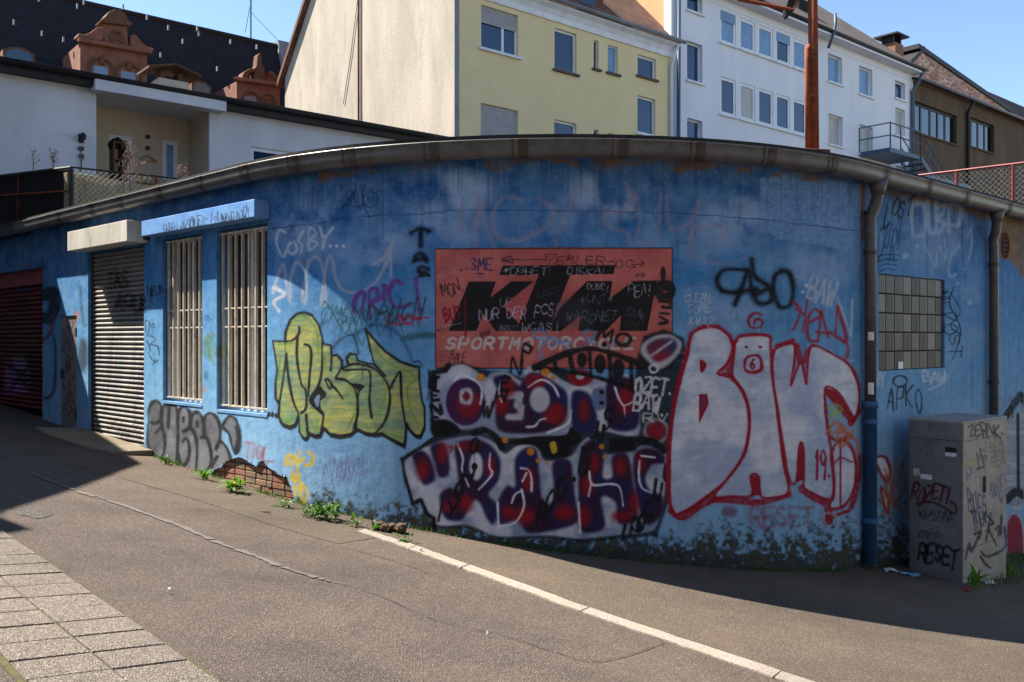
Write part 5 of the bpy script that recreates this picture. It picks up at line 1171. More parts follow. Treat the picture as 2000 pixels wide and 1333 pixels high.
for (d, o, a0_, a1_, zc_, n_) in ((fv, fu, .12, .5, zlid + .08, 4), (fv, fu, .2, .52, zpl + .18, 4), (fu, fv, .1, .45, zpl + .18, 4), (fu, fv, .75, 1.15, zpl + .3, 4), (fu, fv, .2, .6, zlid + .1, 3)):
    m_ = MB()
    for k in range(n_): m_.box(base0 + d * a0_ - o * .012 + (0, 0, zc_ + k * .03), d * (a1_ - a0_), o * .01, (0, 0, .009))
    m_.build('vent_slots', M_CAB, CB)
for d, o, t0, z0_, w_, h_, mt in ((fv, fu, .07, zlid - .14, .13, .06, M_BLACK), (fv, fu, .07, zlid - .19, .13, .045, M_WHITE), (fv, fu, .36, zlid - .50, .14, .06, M_WHITE), (fv, fu, .51, zlid - .47, .08, .09, M_BOX)):
    m_ = MB(); m_.box(base0 + d * t0 - o * .010 + (0, 0, z0_), d * w_, o * .003, (0, 0, h_)); m_.build('sticker', mt, CB)

# ------------------------------------------------------------------ houses behind
class Fac:
    """vertical facade plane through q along FU, normal towards the street"""
    def __init__(s, d, along='u', q=None):
        s.q = Q0 + FV * d if q is None else q
        s.u = FU if along == 'u' else FV
        s.n = -FV if along == 'u' else -FU
    def kz(s, px, py):
        r = (px - CX) / F
        k = (r * s.q[1] - s.q[0]) / (s.u[0] - r * s.u[1])
        D = s.q[1] + s.u[1] * k
        return k, H0 + (CY - py) / F * D
    def k(s, px): return s.kz(px, 0)[0]
    def p(s, k, z, off=0.):
        q = s.q + s.u * k + s.n * off
        return np.array((q[0], q[1], z))
    def box(s, mb, k1, k2, z1, z2, o1, o2): mb.box(s.p(k1, z1, o1), s.p(k2, z1, o1) - s.p(k1, z1, o1), s.p(k1, z1, o2) - s.p(k1, z1, o1), (0, 0, z2 - z1))
    def wall(s, mb, k0, k1, z0, z1, holes, dep=.16):
        ks = sorted({k0, k1} | {h[0] for h in holes} | {h[1] for h in holes}); zs_ = sorted({z0, z1} | {h[2] for h in holes} | {h[3] for h in holes})
        ks = [q for q in ks if k0 <= q <= k1]; zs_ = [q for q in zs_ if z0 <= q <= z1]
        for a, b in zip(ks[:-1], ks[1:]):
            for c, d in zip(zs_[:-1], zs_[1:]):
                if any(h[0] <= (a + b) / 2 <= h[1] and h[2] <= (c + d) / 2 <= h[3] for h in holes): continue
                mb.quad(s.p(a, c), s.p(b, c), s.p(b, d), s.p(a, d))
        for a, b, c, d in holes:
            for (ka, za, kb, zb) in ((a, c, a, d), (b, d, b, c), (a, d, b, d), (b, c, a, c)): mb.quad(s.p(ka, za), s.p(kb, zb), s.p(kb, zb, -dep), s.p(ka, za, -dep))
    def rect(s, xl, yt, xr, yb):
        k1, zt = s.kz(xl, yt); _, zb = s.kz(xl, yb); return (k1, s.k(xr), zb, zt)
    def window(s, par, r, frame=M_WHITE, pane=M_GLASS, dep=.13, fw=.07, mull=(), sill=None, blind=0., blind_mat=None, tilt=False):
        a, b, c, d = r; m_ = MB()
        s.box(m_, a, b, c, c + fw, -dep, -dep + .05); s.box(m_, a, b, d - fw, d, -dep, -dep + .05); s.box(m_, a, a + fw, c + fw, d - fw, -dep, -dep + .05); s.box(m_, b - fw, b, c + fw, d - fw, -dep, -dep + .05)
        for t in mull: q = a + (b - a) * t; s.box(m_, q - fw * .6, q + fw * .6, c + fw, d - fw, -dep, -dep + .048)
        w = m_.build('window', frame, par)
        cuts = [0] + list(mull) + [1]
        for t0, t1 in zip(cuts[:-1], cuts[1:]):
            m_ = MB(); s.box(m_, a + (b - a) * t0 + .01, a + (b - a) * t1 - .01, c + .01, d - .01, -dep + .015, -dep + .02); m_.build('pane', pane, w)
        if sill: m_ = MB(); s.box(m_, a - .08, b + .08, c - .07, c - .002, -.12, .09); m_.build('sill', sill, w)
        if blind:
            n = max(2, int((d - c) * blind / .06)); m_ = MB()
            for k in range(n): z2 = d - .002 - k * .06; s.box(m_, a + .03, b - .03, z2 - .052, z2, -dep + .052, -dep + .066)
            m_.build('roller_blind', blind_mat or M_BOX, w)
        return w

M_YEL = M('yellow_render', (230, 210, 160), (222, 202, 152), 1.2, .9, bs=.25, bscale=40)
M_GABLE = M('rough_cream_render', (186, 175, 158), (164, 153, 138), 1.1, .95, bs=.14, bscale=9, bd=.05, dirt=(150, 140, 126), streak=True)
M_WHT = M('white_render', (222, 224, 228), (212, 214, 220), 1.0, .9, bs=.15, bscale=40, streak=True)
M_OLDW = M('old_white_render', (214, 214, 216), (196, 196, 198), 1.4, .9, bs=.3, bscale=30, streak=True)
M_CREAM = M('cream_render', (206, 190, 166), (192, 176, 152), 1.5, .9, bs=.2, bscale=30)
M_TAN = M('tan_render', (204, 164, 122), (190, 150, 110), 1.5, .95, bs=.4, bscale=20)
M_BROWN = M('brown_render', (98, 80, 62), (78, 64, 50), 1.3, .95, bs=.3, bscale=20, dirt=(80, 62, 46), streak=True)
M_STONE = M('red_sandstone', (138, 92, 74), (112, 74, 58), 2.5, .9, bs=.4, bscale=18, dirt=(92, 62, 48))
M_STONED = M('weathered_sandstone', (112, 74, 56), (84, 62, 44), 4, .95, bs=.5, bscale=22, dirt=(70, 72, 40))
M_SILL = M('dark_sill', (88, 78, 74), (72, 64, 62), 4, .7)
M_GREY = M('grey_sheet', (132, 136, 144), (112, 116, 124), 3, .6)
M_BLIND = M('grey_blind', (170, 166, 164), (154, 150, 150), 4, .6)
M_CURT = M('curtain_behind_glass', (120, 152, 184), (100, 136, 172), 2, .25)
M_SHUTW = M('pale_pane', (176, 172, 164), (160, 156, 150), 2, .35)
M_WOOD = M('brown_wood', (112, 72, 46), (88, 56, 36), 5, .8, bs=.3, bscale=30)
M_LEAD = M('dark_gutter', (44, 42, 42), (34, 32, 32), 5, .55, metal=.3)
M_STEEL = M('blue_grey_steel', (74, 92, 112), (60, 78, 98), 5, .5, metal=.2)
def tile_mat(name, c1, c2, cm, sx, sy, rowh=.3, w=.2, off=.5, bs=.6):
    m, N, L, B = nt(name)
    uv = N.new('ShaderNodeUVMap'); uv.uv_map = 'UVMap'
    br = N.new('ShaderNodeTexBrick'); br.offset = off; L.new(uv.outputs[0], br.inputs['Vector'])
    br.inputs['Scale'].default_value = 1; br.inputs['Brick Width'].default_value = w; br.inputs['Row Height'].default_value = rowh; br.inputs['Mortar Size'].default_value = .012; br.inputs['Mortar Smooth'].default_value = .3
    br.inputs['Color1'].default_value = lin(c1); br.inputs['Color2'].default_value = lin(c2); br.inputs['Mortar'].default_value = lin(cm)
    pat = ramp(N, L, noise(N, L, uv.outputs[0], 1.1, 6, .7), [(.4, (.75, .75, .75, 1)), (.62, (1.1, 1.1, 1.1, 1))])
    L.new(mix(N, L, 1.0, br.outputs[0], pat, 'MULTIPLY'), B.inputs['Base Color']); B.inputs['Roughness'].default_value = .9
    bump(N, L, B, math_(N, L, 'SUBTRACT', 1.0, br.outputs['Fac']), bs, .03)
    return m
M_SLATE = tile_mat('slate_roof', (16, 20, 27), (27, 32, 41), (9, 11, 14), 1, 1, .18, .26)
M_TILE = tile_mat('clay_tile_roof', (96, 62, 48), (122, 80, 60), (40, 28, 24), 1, 1, .26, .22, 0)
M_TILED = tile_mat('brown_tile_roof', (74, 62, 58), (92, 76, 70), (34, 30, 30), 1, 1, .3, .24, 0)
M_BRICKW = tile_mat('patchy_brickwork', (172, 88, 64), (214, 192, 172), (160, 140, 124), 1, 1, .1, .3)
M_BRICKG = tile_mat('grey_brickwork', (92, 78, 62), (112, 96, 76), (70, 60, 50), 1, 1, .1, .28)

def uvquad(mb, pts):
    """quad with metre UVs"""
    P = [np.array(p, float) for p in pts]; u = P[1] - P[0]; u /= np.linalg.norm(u); n = np.cross(u, P[3] - P[0]); v = np.cross(n, u); v /= np.linalg.norm(v)
    mb.quad(*P, [(float(np.dot(p - P[0], u)), float(np.dot(p - P[0], v))) for p in P])

# yellow house
f0 = Fac(0); zr = -1.0
YH = thing('yellow_house', tuple(f0.p(4.7, zr)), 'pale yellow house with cream gable wall, mixed windows and clay tile roof', 'house')
YW = [(939.4, 8.7, 1012, 93), (1083, 54, 1126, 135), (1159.7, 78, 1169, 134), (1187, 87, 1206.7, 141), (1245.3, 106, 1281, 147), (1245, 186, 1280, 259), (939, 201, 1012, 292), (1082.5, 233, 1126, 312), (1159.7, 253, 1169, 312), (1187, 260, 1206.7, 312)]
yr = [f0.rect(*w) for w in YW]; ze = 11.35; KY = f0.k(1313); zy = 11.85
m_ = MB(); f0.wall(m_, .0, KY, zr, ze + .4, yr); m_.build('front_wall', M_YEL, YH)
sty = [dict(mull=(.62,), blind=.42, blind_mat=M_BLIND, sill=M_WHITE), dict(sill=M_SILL), dict(sill=M_SILL, fw=.03), dict(sill=M_SILL, fw=.04, pane=M_CURT), dict(sill=M_SILL), dict(sill=M_WHITE), dict(blind=.97, blind_mat=M_BLIND), dict(), dict(fw=.03), dict()]
for r, kw in zip(yr, sty): f0.window(YH, r, **kw)
dep = 10.3; m_ = MB(); zback = 11.3; zridge = 17.4
m_.poly([f0.p(0, zr, 0), f0.p(0, ze + .4, 0), f0.p(0, zridge, -dep / 2), f0.p(0, zback, -dep), f0.p(0, zr, -dep)][::-1]); m_.build('gable_wall', M_GABLE, YH)
m_ = MB(); f0.box(m_, .0, .16, 5.0, ze + .4, .003, .02); m_.build('corner_strip', M_GREY, YH)
m_ = MB()
m_.prism([f0.p(-.05, ze - .04, .004), f0.p(-.05, ze - .04, .05), f0.p(-.05, ze + .12, .08), f0.p(-.05, ze + .26, .16), f0.p(-.05, ze + .36, .29), f0.p(-.05, ze + .42, .29), f0.p(-.05, ze + .42, .004)], f0.p(KY + .1, 0) - f0.p(-.05, 0))
m_.build('cornice', M_WHITE, YH)
def gut(f, par, k1, k2, z, o, r, mat):
    m_ = MB(); n = 10
    A = [(o - r * math.cos(t), z - r * math.sin(t)) for t in np.linspace(0, math.pi, n)]
    for (o1, z1), (o2, z2) in zip(A[:-1], A[1:]): m_.quad(f.p(k1, z1, o1), f.p(k2, z1, o1), f.p(k2, z2, o2), f.p(k1, z2, o2))
    ob = m_.build('gutter', mat, par, smooth=True); md = ob.modifiers.new('t', 'SOLIDIFY'); md.thickness = .012; return ob
gut(f0, YH, -.1, KY + .25, zy, .38, .09, M_GREY)
m_ = MB()
uvquad(m_, [f0.p(-.12, ze + .42, .3), f0.p(KY + .1, ze + .42, .3), f0.p(KY + .1, zridge, -dep / 2), f0.p(-.12, zridge, -dep / 2)]); uvquad(m_, [f0.p(KY + .1, zback - .3, -dep - .3), f0.p(-.12, zback - .3, -dep - .3), f0.p(-.12, zridge, -dep / 2), f0.p(KY + .1, zridge, -dep / 2)])
yro = m_.build('roof', M_TILE, YH); md = yro.modifiers.new('t', 'SOLIDIFY'); md.thickness = .14; md.offset = -1
m_ = MB()
for (o1, z1, o2, z2) in ((.32, ze + .3, -dep / 2, zridge - .1), (-dep - .32, zback - .42, -dep / 2, zridge - .1)): m_.prism([f0.p(-.16, z1, o1), f0.p(-.16, z1 + .22, o1), f0.p(-.16, z2 + .22, o2), f0.p(-.16, z2, o2)], f0.p(-.12, 0, 0) - f0.p(-.16, 0, 0))
m_.build('verge_board', M_WOOD, yro)
# dormer on the roof
ka, kb_ = f0.k(1100), f0.k(1190); m_ = MB(); f0.box(m_, ka, kb_, ze + .6, ze + 2.4, -2.2, -.28); dm = m_.build('dormer', M('red_cladding', (118, 58, 44), (98, 46, 36), 3, .8), yro)
m_ = MB(); f0.box(m_, kb_ - 1.1, kb_ - .35, ze + .85, ze + 2.2, -.285, -.25); m_.build('pane', M_GLASS, dm)
m_ = MB(); m_.tube([f0.p(KY - .05, ze + .36, .3), f0.p(KY - .12, ze + .0, .2), f0.p(KY - .15, ze - .35, .08), f0.p(KY - .15, zr, .08)], .055, 8); m_.build('downpipe', M_WHITE, YH, smooth=True)
fgv = Fac(0, 'v', Q0)
k703 = fgv.k(703); m_ = MB(); m_.tube([fgv.p(k703, 4.2, .05), fgv.p(k703, 17.0, .05)], .035, 8); m_.build('lightning_conductor', M_RUST, YH)
m_ = MB(); kz_a = fgv.kz(672, 204); kz_b = fgv.kz(700, 0); m_.tube([fgv.p(*kz_a, .03), fgv.p((kz_a[0] + kz_b[0]) / 2 - .05, (kz_a[1] + kz_b[1]) / 2, .03), fgv.p(*kz_b, .03)], .012, 5); m_.build('cable', M_SILL, YH)

# white house
fw_ = Fac(0.0); K1, K2 = KY + .02, f0.k(1783)
WH = thing('white_house', tuple(fw_.p((K1 + K2) / 2, zr)), 'long white four-storey house with rows of small windows and dark eaves', 'house')
zt = 14.05; wr = []
five = [(1407, 1437), (1445, 1475), (1481, 1510), (1516, 1543), (1549, 1575)]
_, zA = fw_.kz(1407, 19); _, zB = fw_.kz(1407, 82); _, zC = fw_.kz(1407, 149); _, zD = fw_.kz(1407, 222)
for xl, xr in five: wr.append((fw_.k(xl), fw_.k(xr), zB, zA)); wr.append((fw_.k(xl), fw_.k(xr), zD, zC))
for w in ((1342, -52, 1372, 19), (1342, 79, 1372, 156), (1342, 230, 1372, 300), (1617, 103.5, 1645, 158), (1618, 221.5, 1646, 281), (1678, 127.6, 1704, 183), (1748, 156.5, 1768, 191), (1679, 242.4, 1705, 300), (1748.6, 209.5, 1768, 263), (1749, 323, 1768, 360)): wr.append(fw_.rect(*w))
m_ = MB(); fw_.wall(m_, K1, K2, zr, zt, wr, .22); m_.build('front_wall', M_WHT, WH)
for k, r in enumerate(wr):
    inner = (r[0] + .0, r[1] - .0, r[2], r[3])
    if k < 10: fw_.window(WH, inner, dep=.08, fw=.11, sill=M_WHITE, pane=[M_CURT, M_GLASS, M_CURT, M_SHUTW, M_CURT, M_GLASS, M_GLASS, M_GLASS, M_CURT, M_GLASS][k], blind=(.35 if k in (0, 6) else 0), blind_mat=M_CURT)
    else: fw_.window(WH, inner, dep=.2, fw=.06, sill=M_WHITE, pane=[M_GLASS, M_GLASS, M_GLASS, M_CURT, M_SHUTW, M_CURT, M_GLASS, M_SHUTW, M_SHUTW, M_GLASS][k - 10])
m_ = MB(); m_.quad(fw_.p(K1, zr, -11), fw_.p(K1, zr, -.002), fw_.p(K1, zt + .3, -.002), fw_.p(K1, zt + 5.2, -5.5)); m_.quad(fw_.p(K1, zr, -11), fw_.p(K1, zt + 5.2, -5.5), fw_.p(K1, zt + .3, -11), fw_.p(K1, zr, -11.0)); m_.build('gable_wall', M_TAN, WH)
m_ = MB(); fw_.box(m_, K1 - .1, K1 + .12, ze, zt + .2, -.3, .02); m_.build('corner_pilaster', M_WHT, WH)
m_ = MB(); uvquad(m_, [fw_.p(K1 - .1, zt + .22, .45), fw_.p(K2 + .1, zt + .22, .45), fw_.p(K2 + .1, zt + 5.2, -5.5), fw_.p(K1 - .1, zt + 5.2, -5.5)]); uvquad(m_, [fw_.p(K2 + .1, zt + .2, -11.4), fw_.p(K1 - .1, zt + .2, -11.4), fw_.p(K1 - .1, zt + 5.2, -5.5), fw_.p(K2 + .1, zt + 5.2, -5.5)])
wro = m_.build('roof', M_TILED, WH); md = wro.modifiers.new('t', 'SOLIDIFY'); md.thickness = .12; md.offset = -1
m_ = MB(); fw_.box(m_, K1, K2, zt, zt + .08, -.1, .5); fw_.box(m_, K1, K2, zt - .28, zt - .22, .003, .02); m_.build('soffit', M_WHT, WH)
gut(fw_, WH, K1, K2 + .2, zt + .2, .52, .1, M_LEAD)
for px, dd, hh, mt, cap in ((1571, -1.4, 1.35, M_SLATE, 0), (1749, -1.2, 1.15, M_BRICK[0], 1)):
    kk = Fac(1.4).k(px); m_ = MB(); fw_.box(m_, kk - .42, kk + .42, zt + .6, zt + .9 + hh, dd - .8, dd); c_ = m_.build('chimney', mt, wro)
    if cap: m_ = MB(); fw_.box(m_, kk - .62, kk + .62, zt + 1.25 + hh, zt + 1.33 + hh, dd - 1., dd + .2); fw_.box(m_, kk - .4, kk - .3, zt + .9 + hh, zt + 1.25 + hh, dd - .7, dd - .1); fw_.box(m_, kk + .3, kk + .4, zt + .9 + hh, zt + 1.25 + hh, dd - .7, dd - .1); m_.build('chimney_cap', M_LEAD, c_)
kp = K1 + .35
m_ = MB(); m_.tube([fw_.p(kp - .2, zt + .1, .15), fw_.p(kp - .2, zr, .1)], .07, 8); m_.build('downpipe', M_STEEL, WH, smooth=True)
kp = K2 - .25; m_ = MB(); m_.tube([fw_.p(kp + .2, zt + .1, .5), fw_.p(kp + .15, zt - .4, .3), fw_.p(kp, zt - .8, .1), fw_.p(kp, zr, .1)], .08, 8); m_.build('downpipe', M_STEEL, WH, smooth=True)
kv_ = fw_.k(1603); m_ = MB(); m_.tube([fw_.p(kv_ - .1, zt - .5, .4), fw_.p(kv_, zt + .1, .6), fw_.p(kv_ + .1, zt + .4, .6), fw_.p(kv_ + .1, zt + .9, .6)], .06, 8); m_.build('vent_pipe', M_STEEL, WH, smooth=True)

# brown workshop and brick gable behind
K3, K4 = f0.k(1888), f0.k(2040)
BR = thing('brown_workshop', tuple(f0.p((K2 + K3) / 2, zr)), 'brown rendered workshop with wide dark multi-pane windows right of the white house', 'building')
_, zbe = f0.kz(1786, 158); r1 = f0.rect(1787, 197, 1869, 258); r2 = f0.rect(1889, 226, 1942, 284)
m_ = MB(); f0.wall(m_, K2 + .01, K4, zr, zbe, [r1, r2], .25); m_.build('front_wall', M_BROWN, BR)
for r, mu in ((r1, (.2, .42, .6, .78)), (r2, (.25, .5, .75))): f0.window(BR, r, frame=M_BLACK, pane=glass_mat('dark_glass', (14, 16, 20)), dep=.2, fw=.12, mull=mu, sill=M_BROWN)
m_ = MB(); uvquad(m_, [f0.p(K2 + .01, zr, .03), f0.p(K4, zr, .03), f0.p(K4, zr + 7.6, .03), f0.p(K2 + .01, zr + 7.6, .03)]); m_.build('brick_base', M_BRICKG, BR)
m_ = MB(); uvquad(m_, [f0.p(K2 - .1, zbe + .02, .35), f0.p(K4, zbe + .02, .35), f0.p(K4, zbe + 1.4, -4), f0.p(K2 - .1, zbe + 1.4, -4)]); o_ = m_.build('roof', M_TILED, BR); md = o_.modifiers.new('t', 'SOLIDIFY'); md.thickness = .1
gut(f0, BR, K2 + .2, K4, zbe + .02, .42, .09, M_GREY)
m_ = MB(); m_.tube([f0.p(K3 - .05, zbe - .05, .4), f0.p(K3 - .1, zbe - .6, .12), f0.p(K3 - .1, zr, .12)], .09, 8); m_.build('downpipe', M_LEAD, BR, smooth=True)
f4 = Fac(4.0)
BG = thing('brick_house', tuple(f4.p(f4.k(1850), zr)), 'old house with patchy bare brick gable and dark verge behind the workshop', 'house')
pk, pl_, prr = f4.kz(1803, 100), f4.kz(1766, 140), f4.kz(1975, 222)
m_ = MB(); A = [f4.p(*pl_), f4.p(*pk), f4.p(*prr), f4.p(prr[0], 5), f4.p(pl_[0], 5)]; m_.f.append([m_.vert(p) for p in A]); m_.uv[0] = [(0, pl_[1]), (pk[0] - pl_[0], pk[1]), (prr[0] - pl_[0], prr[1]), (prr[0] - pl_[0], 5), (0, 5)]
m_.build('gable_wall', M_BRICKW, BG)
m_ = MB()
for a_, b_ in ((pl_, pk), (pk, prr)):
    e_ = (b_[0] - a_[0]) * .06; m_.prism([f4.p(a_[0] - e_, a_[1] - .02, .12), f4.p(b_[0], b_[1] + .0, .12), f4.p(b_[0], b_[1] + .26, .12), f4.p(a_[0] - e_, a_[1] + .25, .12)], f4.p(0, 0, -9) - f4.p(0, 0, .12))
m_.build('roof', M_LEAD, BG)
f8 = Fac(3.0)
TRH = thing('tile_roof_house', tuple(f8.p(f8.k(1990), zr)), 'steep brown tiled roof slope at the far right edge behind the brick gable', 'house')
a1, a2 = Fac(9.).kz(1935, 165), Fac(9.).kz(2080, 128); m_ = MB(); f9 = Fac(9.)
uvquad(m_, [f9.p(a1[0], 6, 4.5), f9.p(a2[0], 6, 4.5), f9.p(a2[0], a1[1], -1), f9.p(a1[0], a1[1], -1)]); m_.build('roof', M_TILED, TRH)
m_ = MB(); f9.box(m_, a1[0], a2[0], zr, 6, -6, 4.4); m_.build('wall', M_BROWN, TRH)
m_ = MB(); kz9 = f9.kz(1990, 198); f9.box(m_, kz9[0] - .6, kz9[0] + .9, kz9[1] - .3, kz9[1] + .5, 3.2, 3.9); m_.build('roof_window', M_GREY, TRH)

# fire escape
FE = thing('fire_escape', tuple(fw_.p(fw_.k(1720), 7)), 'blue-grey steel balcony and stair flight on the white house', 'fire escape')
kA, kB = fw_.k(1678), fw_.k(1738); _, zpl_ = fw_.kz(1700, 304); zp = zpl_
m_ = MB(); fw_.box(m_, kA, kB, zp - .18, zp, .01, 1.4); m_.build('platform', M_STEEL, FE)
def rail(pts, h=1.05):
    m_ = MB()
    for hh in (h, h * .5): m_.tube([np.array(p) + (0, 0, hh) for p in pts], .028, 6)
    for a_, b_ in zip(pts[:-1], pts[1:]):
        n = max(1, int(np.linalg.norm(np.array(b_) - a_) / .9))
        for q in range(n + 1): p = np.array(a_) + (np.array(b_) - a_) * q / n; m_.tube([p, p + (0, 0, h)], .028, 6)
    m_.build('handrail', M_STEEL, FE)
rail([fw_.p(kA, zp, .02), fw_.p(kA, zp, 1.4), fw_.p(kB, zp, 1.4)])
e1, e2_ = fw_.p(kB, zp, 1.4), fw_.p(kB + 3.2, zp - 1.9, 1.4); rail([e1, e2_]); rail([fw_.p(kB, zp, .5), fw_.p(kB + 3.2, zp - 1.9, .5)])
m_ = MB()
for o in (.5, 1.4): m_.prism([fw_.p(kB, zp - .25, o), fw_.p(kB, zp, o), fw_.p(kB + 3.2, zp - 1.9, o), fw_.p(kB + 3.2, zp - 2.15, o)], fw_.p(0, 0, .05) - fw_.p(0, 0, 0))
m_.build('stringer', M_STEEL, FE)
for k in range(10):
    m_ = MB(); t = k / 10; fw_.box(m_, kB + 3.2 * t, kB + 3.2 * t + .28, zp - 1.9 * t - .12, zp - 1.9 * t - .08, .55, 1.38); m_.build('stair_tread', M_STEEL, FE)
for kk, o in ((kB + 3.3, .5), (kB + 3.3, 1.5), (kB + 4.6, 1.5), (kB + 4.6, .5)):
    m_ = MB(); fw_.box(m_, kk, kk + .22, zr, zp - 1.0, o - .1, o + .1); m_.build('tower_post', M_STEEL, FE)
m_ = MB(); fw_.box(m_, kB - .2, kB + 4.8, zp - 1.0, zp - .8, 1.4, 1.55); m_.build('tower_beam', M_STEEL, FE)

# low white house with the loggia
LH = thing('low_house', tuple(f0.p(-7, zr)), 'low white house with a roofed loggia and long dark gutter at upper left', 'house')
zle = 7.02; kl0 = -16.0; ka_, kb2 = f0.k(188), f0.k(409); LD = 1.3
wwin = f0.rect(490, 286, 604, 345); log = (ka_, kb2, 3.9, f0.kz(188, 178)[1])
m_ = MB(); f0.wall(m_, kl0, -.05, zr, zle, [log, wwin], .12); m_.build('front_wall', M_OLDW, LH)
f0.window(LH, wwin, dep=.1, fw=.09, mull=(.6,), sill=M_SILL)
fl = Fac(LD); ks0 = ka_
d1 = fl.rect(214, 262, 258, 352); d2 = fl.rect(317, 273, 347, 352); d1 = (d1[0], d1[1], 3.9, d1[3]); 
m_ = MB(); fl.wall(m_, ks0 - .3, kb2, 3.8, log[3] + .1, [d1, d2], .08); m_.build('loggia_back_wall', M_CREAM, LH)
m_ = MB(); m_.quad(f0.p(kb2, 3.8, -LD), f0.p(kb2, 3.8, -.1), f0.p(kb2, log[3], -.1), f0.p(kb2, log[3], -LD)); m_.quad(f0.p(ka_, 3.8, -.1), f0.p(ka_, 3.8, -LD), f0.p(ka_, log[3], -LD), f0.p(ka_, log[3], -.1)); m_.build('loggia_side_wall', M_CREAM, LH)
m_ = MB(); f0.box(m_, ka_, kb2, log[3], log[3] + .05, -LD, -.1); m_.build('loggia_ceiling', M_OLDW, LH); m_ = MB(); f0.box(m_, ka_, kb2, 3.8, 3.9, -LD, -.01); m_.build('loggia_floor', M_OLDW, LH)
m_ = MB(); fl.box(m_, fl.k(262), kb2, 3.9, f0.kz(300, 344)[1] + .05, .004, .02); m_.build('yellow_skirting', M('ochre_paint', (176, 130, 40), (150, 108, 34), 4, .8), LH)
fl.window(LH, d1, dep=.06, fw=.1); fl.window(LH, d2, dep=.06, fw=.1, pane=M_CURT)
m_ = MB(); f0.box(m_, kb2 - .001, kb2 + .0, 3.9, 4., -.5, -.4)
m_ = MB(); f0.box(m_, ka_ - .12, kb2 + .25, log[3] - .06, log[3] + .2, .01, .36); m_.build('loggia_beam', M_OLDW, LH)
m_ = MB(); f0.box(m_, ka_ + .2, kb2 + .4, log[3] + .202, zle - .13, .01, .16); m_.build('timber_fascia', M_WOOD, LH)
m_ = MB(); f0.box(m_, kl0, .0, zle - .12, zle + .1, -7, .24); m_.build('roof', M_LEAD, LH)
gut(f0, LH, kl0, -.1, zle + .1, .33, .10, M_LEAD)
# grey flashing end against the gable
m_ = MB(); f0.box(m_, -.55, -.02, zle - .3, zle - .02, .25, .32); m_.build('flashing', M_GREY, LH)
kz_c = Fac(1.5).kz(340, 165); fch = Fac(1.5); m_ = MB(); fch.box(m_, kz_c[0] - .35, kz_c[0] + .35, zle, kz_c[1] + .1, -.6, 0); ch = m_.build('chimney', M_CREAM, LH)
m_ = MB(); zc_ = kz_c[1] + .1
for s_ in (-1, 1): m_.prism([fch.p(kz_c[0] + s_ * .62, zc_ + .16, .12), fch.p(kz_c[0] + s_ * .62, zc_ + .21, .12), fch.p(kz_c[0], zc_ + .38, .12), fch.p(kz_c[0], zc_ + .33, .12)], fch.p(0, 0, -.75) - fch.p(0, 0, .12))
m_.build('chimney_cap', M_STONED, ch)
for px in (322, 356):
    m_ = MB(); kq = fch.k(px); fch.box(m_, kq - .06, kq + .06, zc_, zc_ + .22, -.5, -.1); m_.build('cap_support', M_STONED, ch)

# things on the low house wall
def ball(mb, c, r, n=8):
    for j in range(n // 2):
        for i in range(n):
            P = []
            for (a, b) in ((i, j), (i + 1, j), (i + 1, j + 1), (i, j + 1)):
                th, ph = 2 * math.pi * a / n, math.pi * b / (n // 2); P.append((c[0] + r * math.cos(th) * math.sin(ph), c[1] + r * math.sin(th) * math.sin(ph), c[2] + r * math.cos(ph)))
            mb.quad(*P[::-1])
wl_k, wl_z = f0.kz(158, 270); WLp = thing('wall_lamp', tuple(f0.p(wl_k, wl_z)), 'black wall lantern with hanging cable left of the loggia', 'lamp')
m_ = MB(); f0.box(m_, wl_k - .05, wl_k + .05, wl_z - .1, wl_z + .08, .003, .04); m_.tube([f0.p(wl_k, wl_z, .04), f0.p(wl_k, wl_z + .04, .16)], .02, 6); m_.build('bracket', M_BLACK, WLp)
m_ = MB(); m_.tube([f0.p(wl_k, wl_z - .06, .16), f0.p(wl_k, wl_z + .02, .16), f0.p(wl_k, wl_z + .08, .16)], [.05, .07, .03], 8); m_.build('lantern', M_BLACK, WLp)
m_ = MB(); f0.box(m_, wl_k - .05, wl_k + .05, wl_z - .25, wl_z - .18, .003, .05); f0.box(m_, wl_k - .04, wl_k + .05, wl_z - .42, wl_z - .34, .003, .05); m_.tube([f0.p(wl_k, wl_z - .18, .03), f0.p(wl_k, wl_z - .7, .03)], .012, 5); m_.build('switch_box', M_SILL, WLp)
hk, hz = fl.kz(288, 312); m_ = MB()
pt = lambda a, b: fl.p(hk + a, hz + b, .03)
m_.tube([pt(-.2, -.03), pt(-.12, .02), pt(0, .09), pt(.12, .02), pt(.2, -.03)], .018, 6); m_.tube([pt(-.19, -.035), pt(.19, -.035)], .008, 5); m_.tube([pt(0, .09), pt(.01, .13), pt(.035, .14)], .006, 5)
tag(m_.build('coat_hanger', M('light_wood', (190, 140, 90), (168, 120, 74), 6, .7), origin=fl.p(hk, hz)), 'wooden coat hanger hung on the loggia back wall', 'hanger')
for yy, lab in ((268, 'upper small round wall light above the coat hanger'), (290, 'lower small round wall light just above the hanger hook')):
    kk, z_ = fl.kz(288, yy); m_ = MB(); m_.tube([fl.p(kk, z_, .002), fl.p(kk, z_, .05), fl.p(kk, z_, .07)], [.055, .05, .02], 10); tag(m_.build('round_light', M_SILL, origin=fl.p(kk, z_)), lab, 'lamp')
SHF = thing('shelf', tuple(fl.p(fl.k(202), 3.9)), 'wooden shelf with a dark jacket draped over it inside the loggia', 'shelf')
ka1, ka2 = fl.k(200), fl.k(216); zsh = f0.kz(200, 262)[1]
for q in (ka1, ka2): m_ = MB(); fl.box(m_, q, q + .04, 3.9, zsh, .5, .8); m_.build('side_board', M_WOOD, SHF)
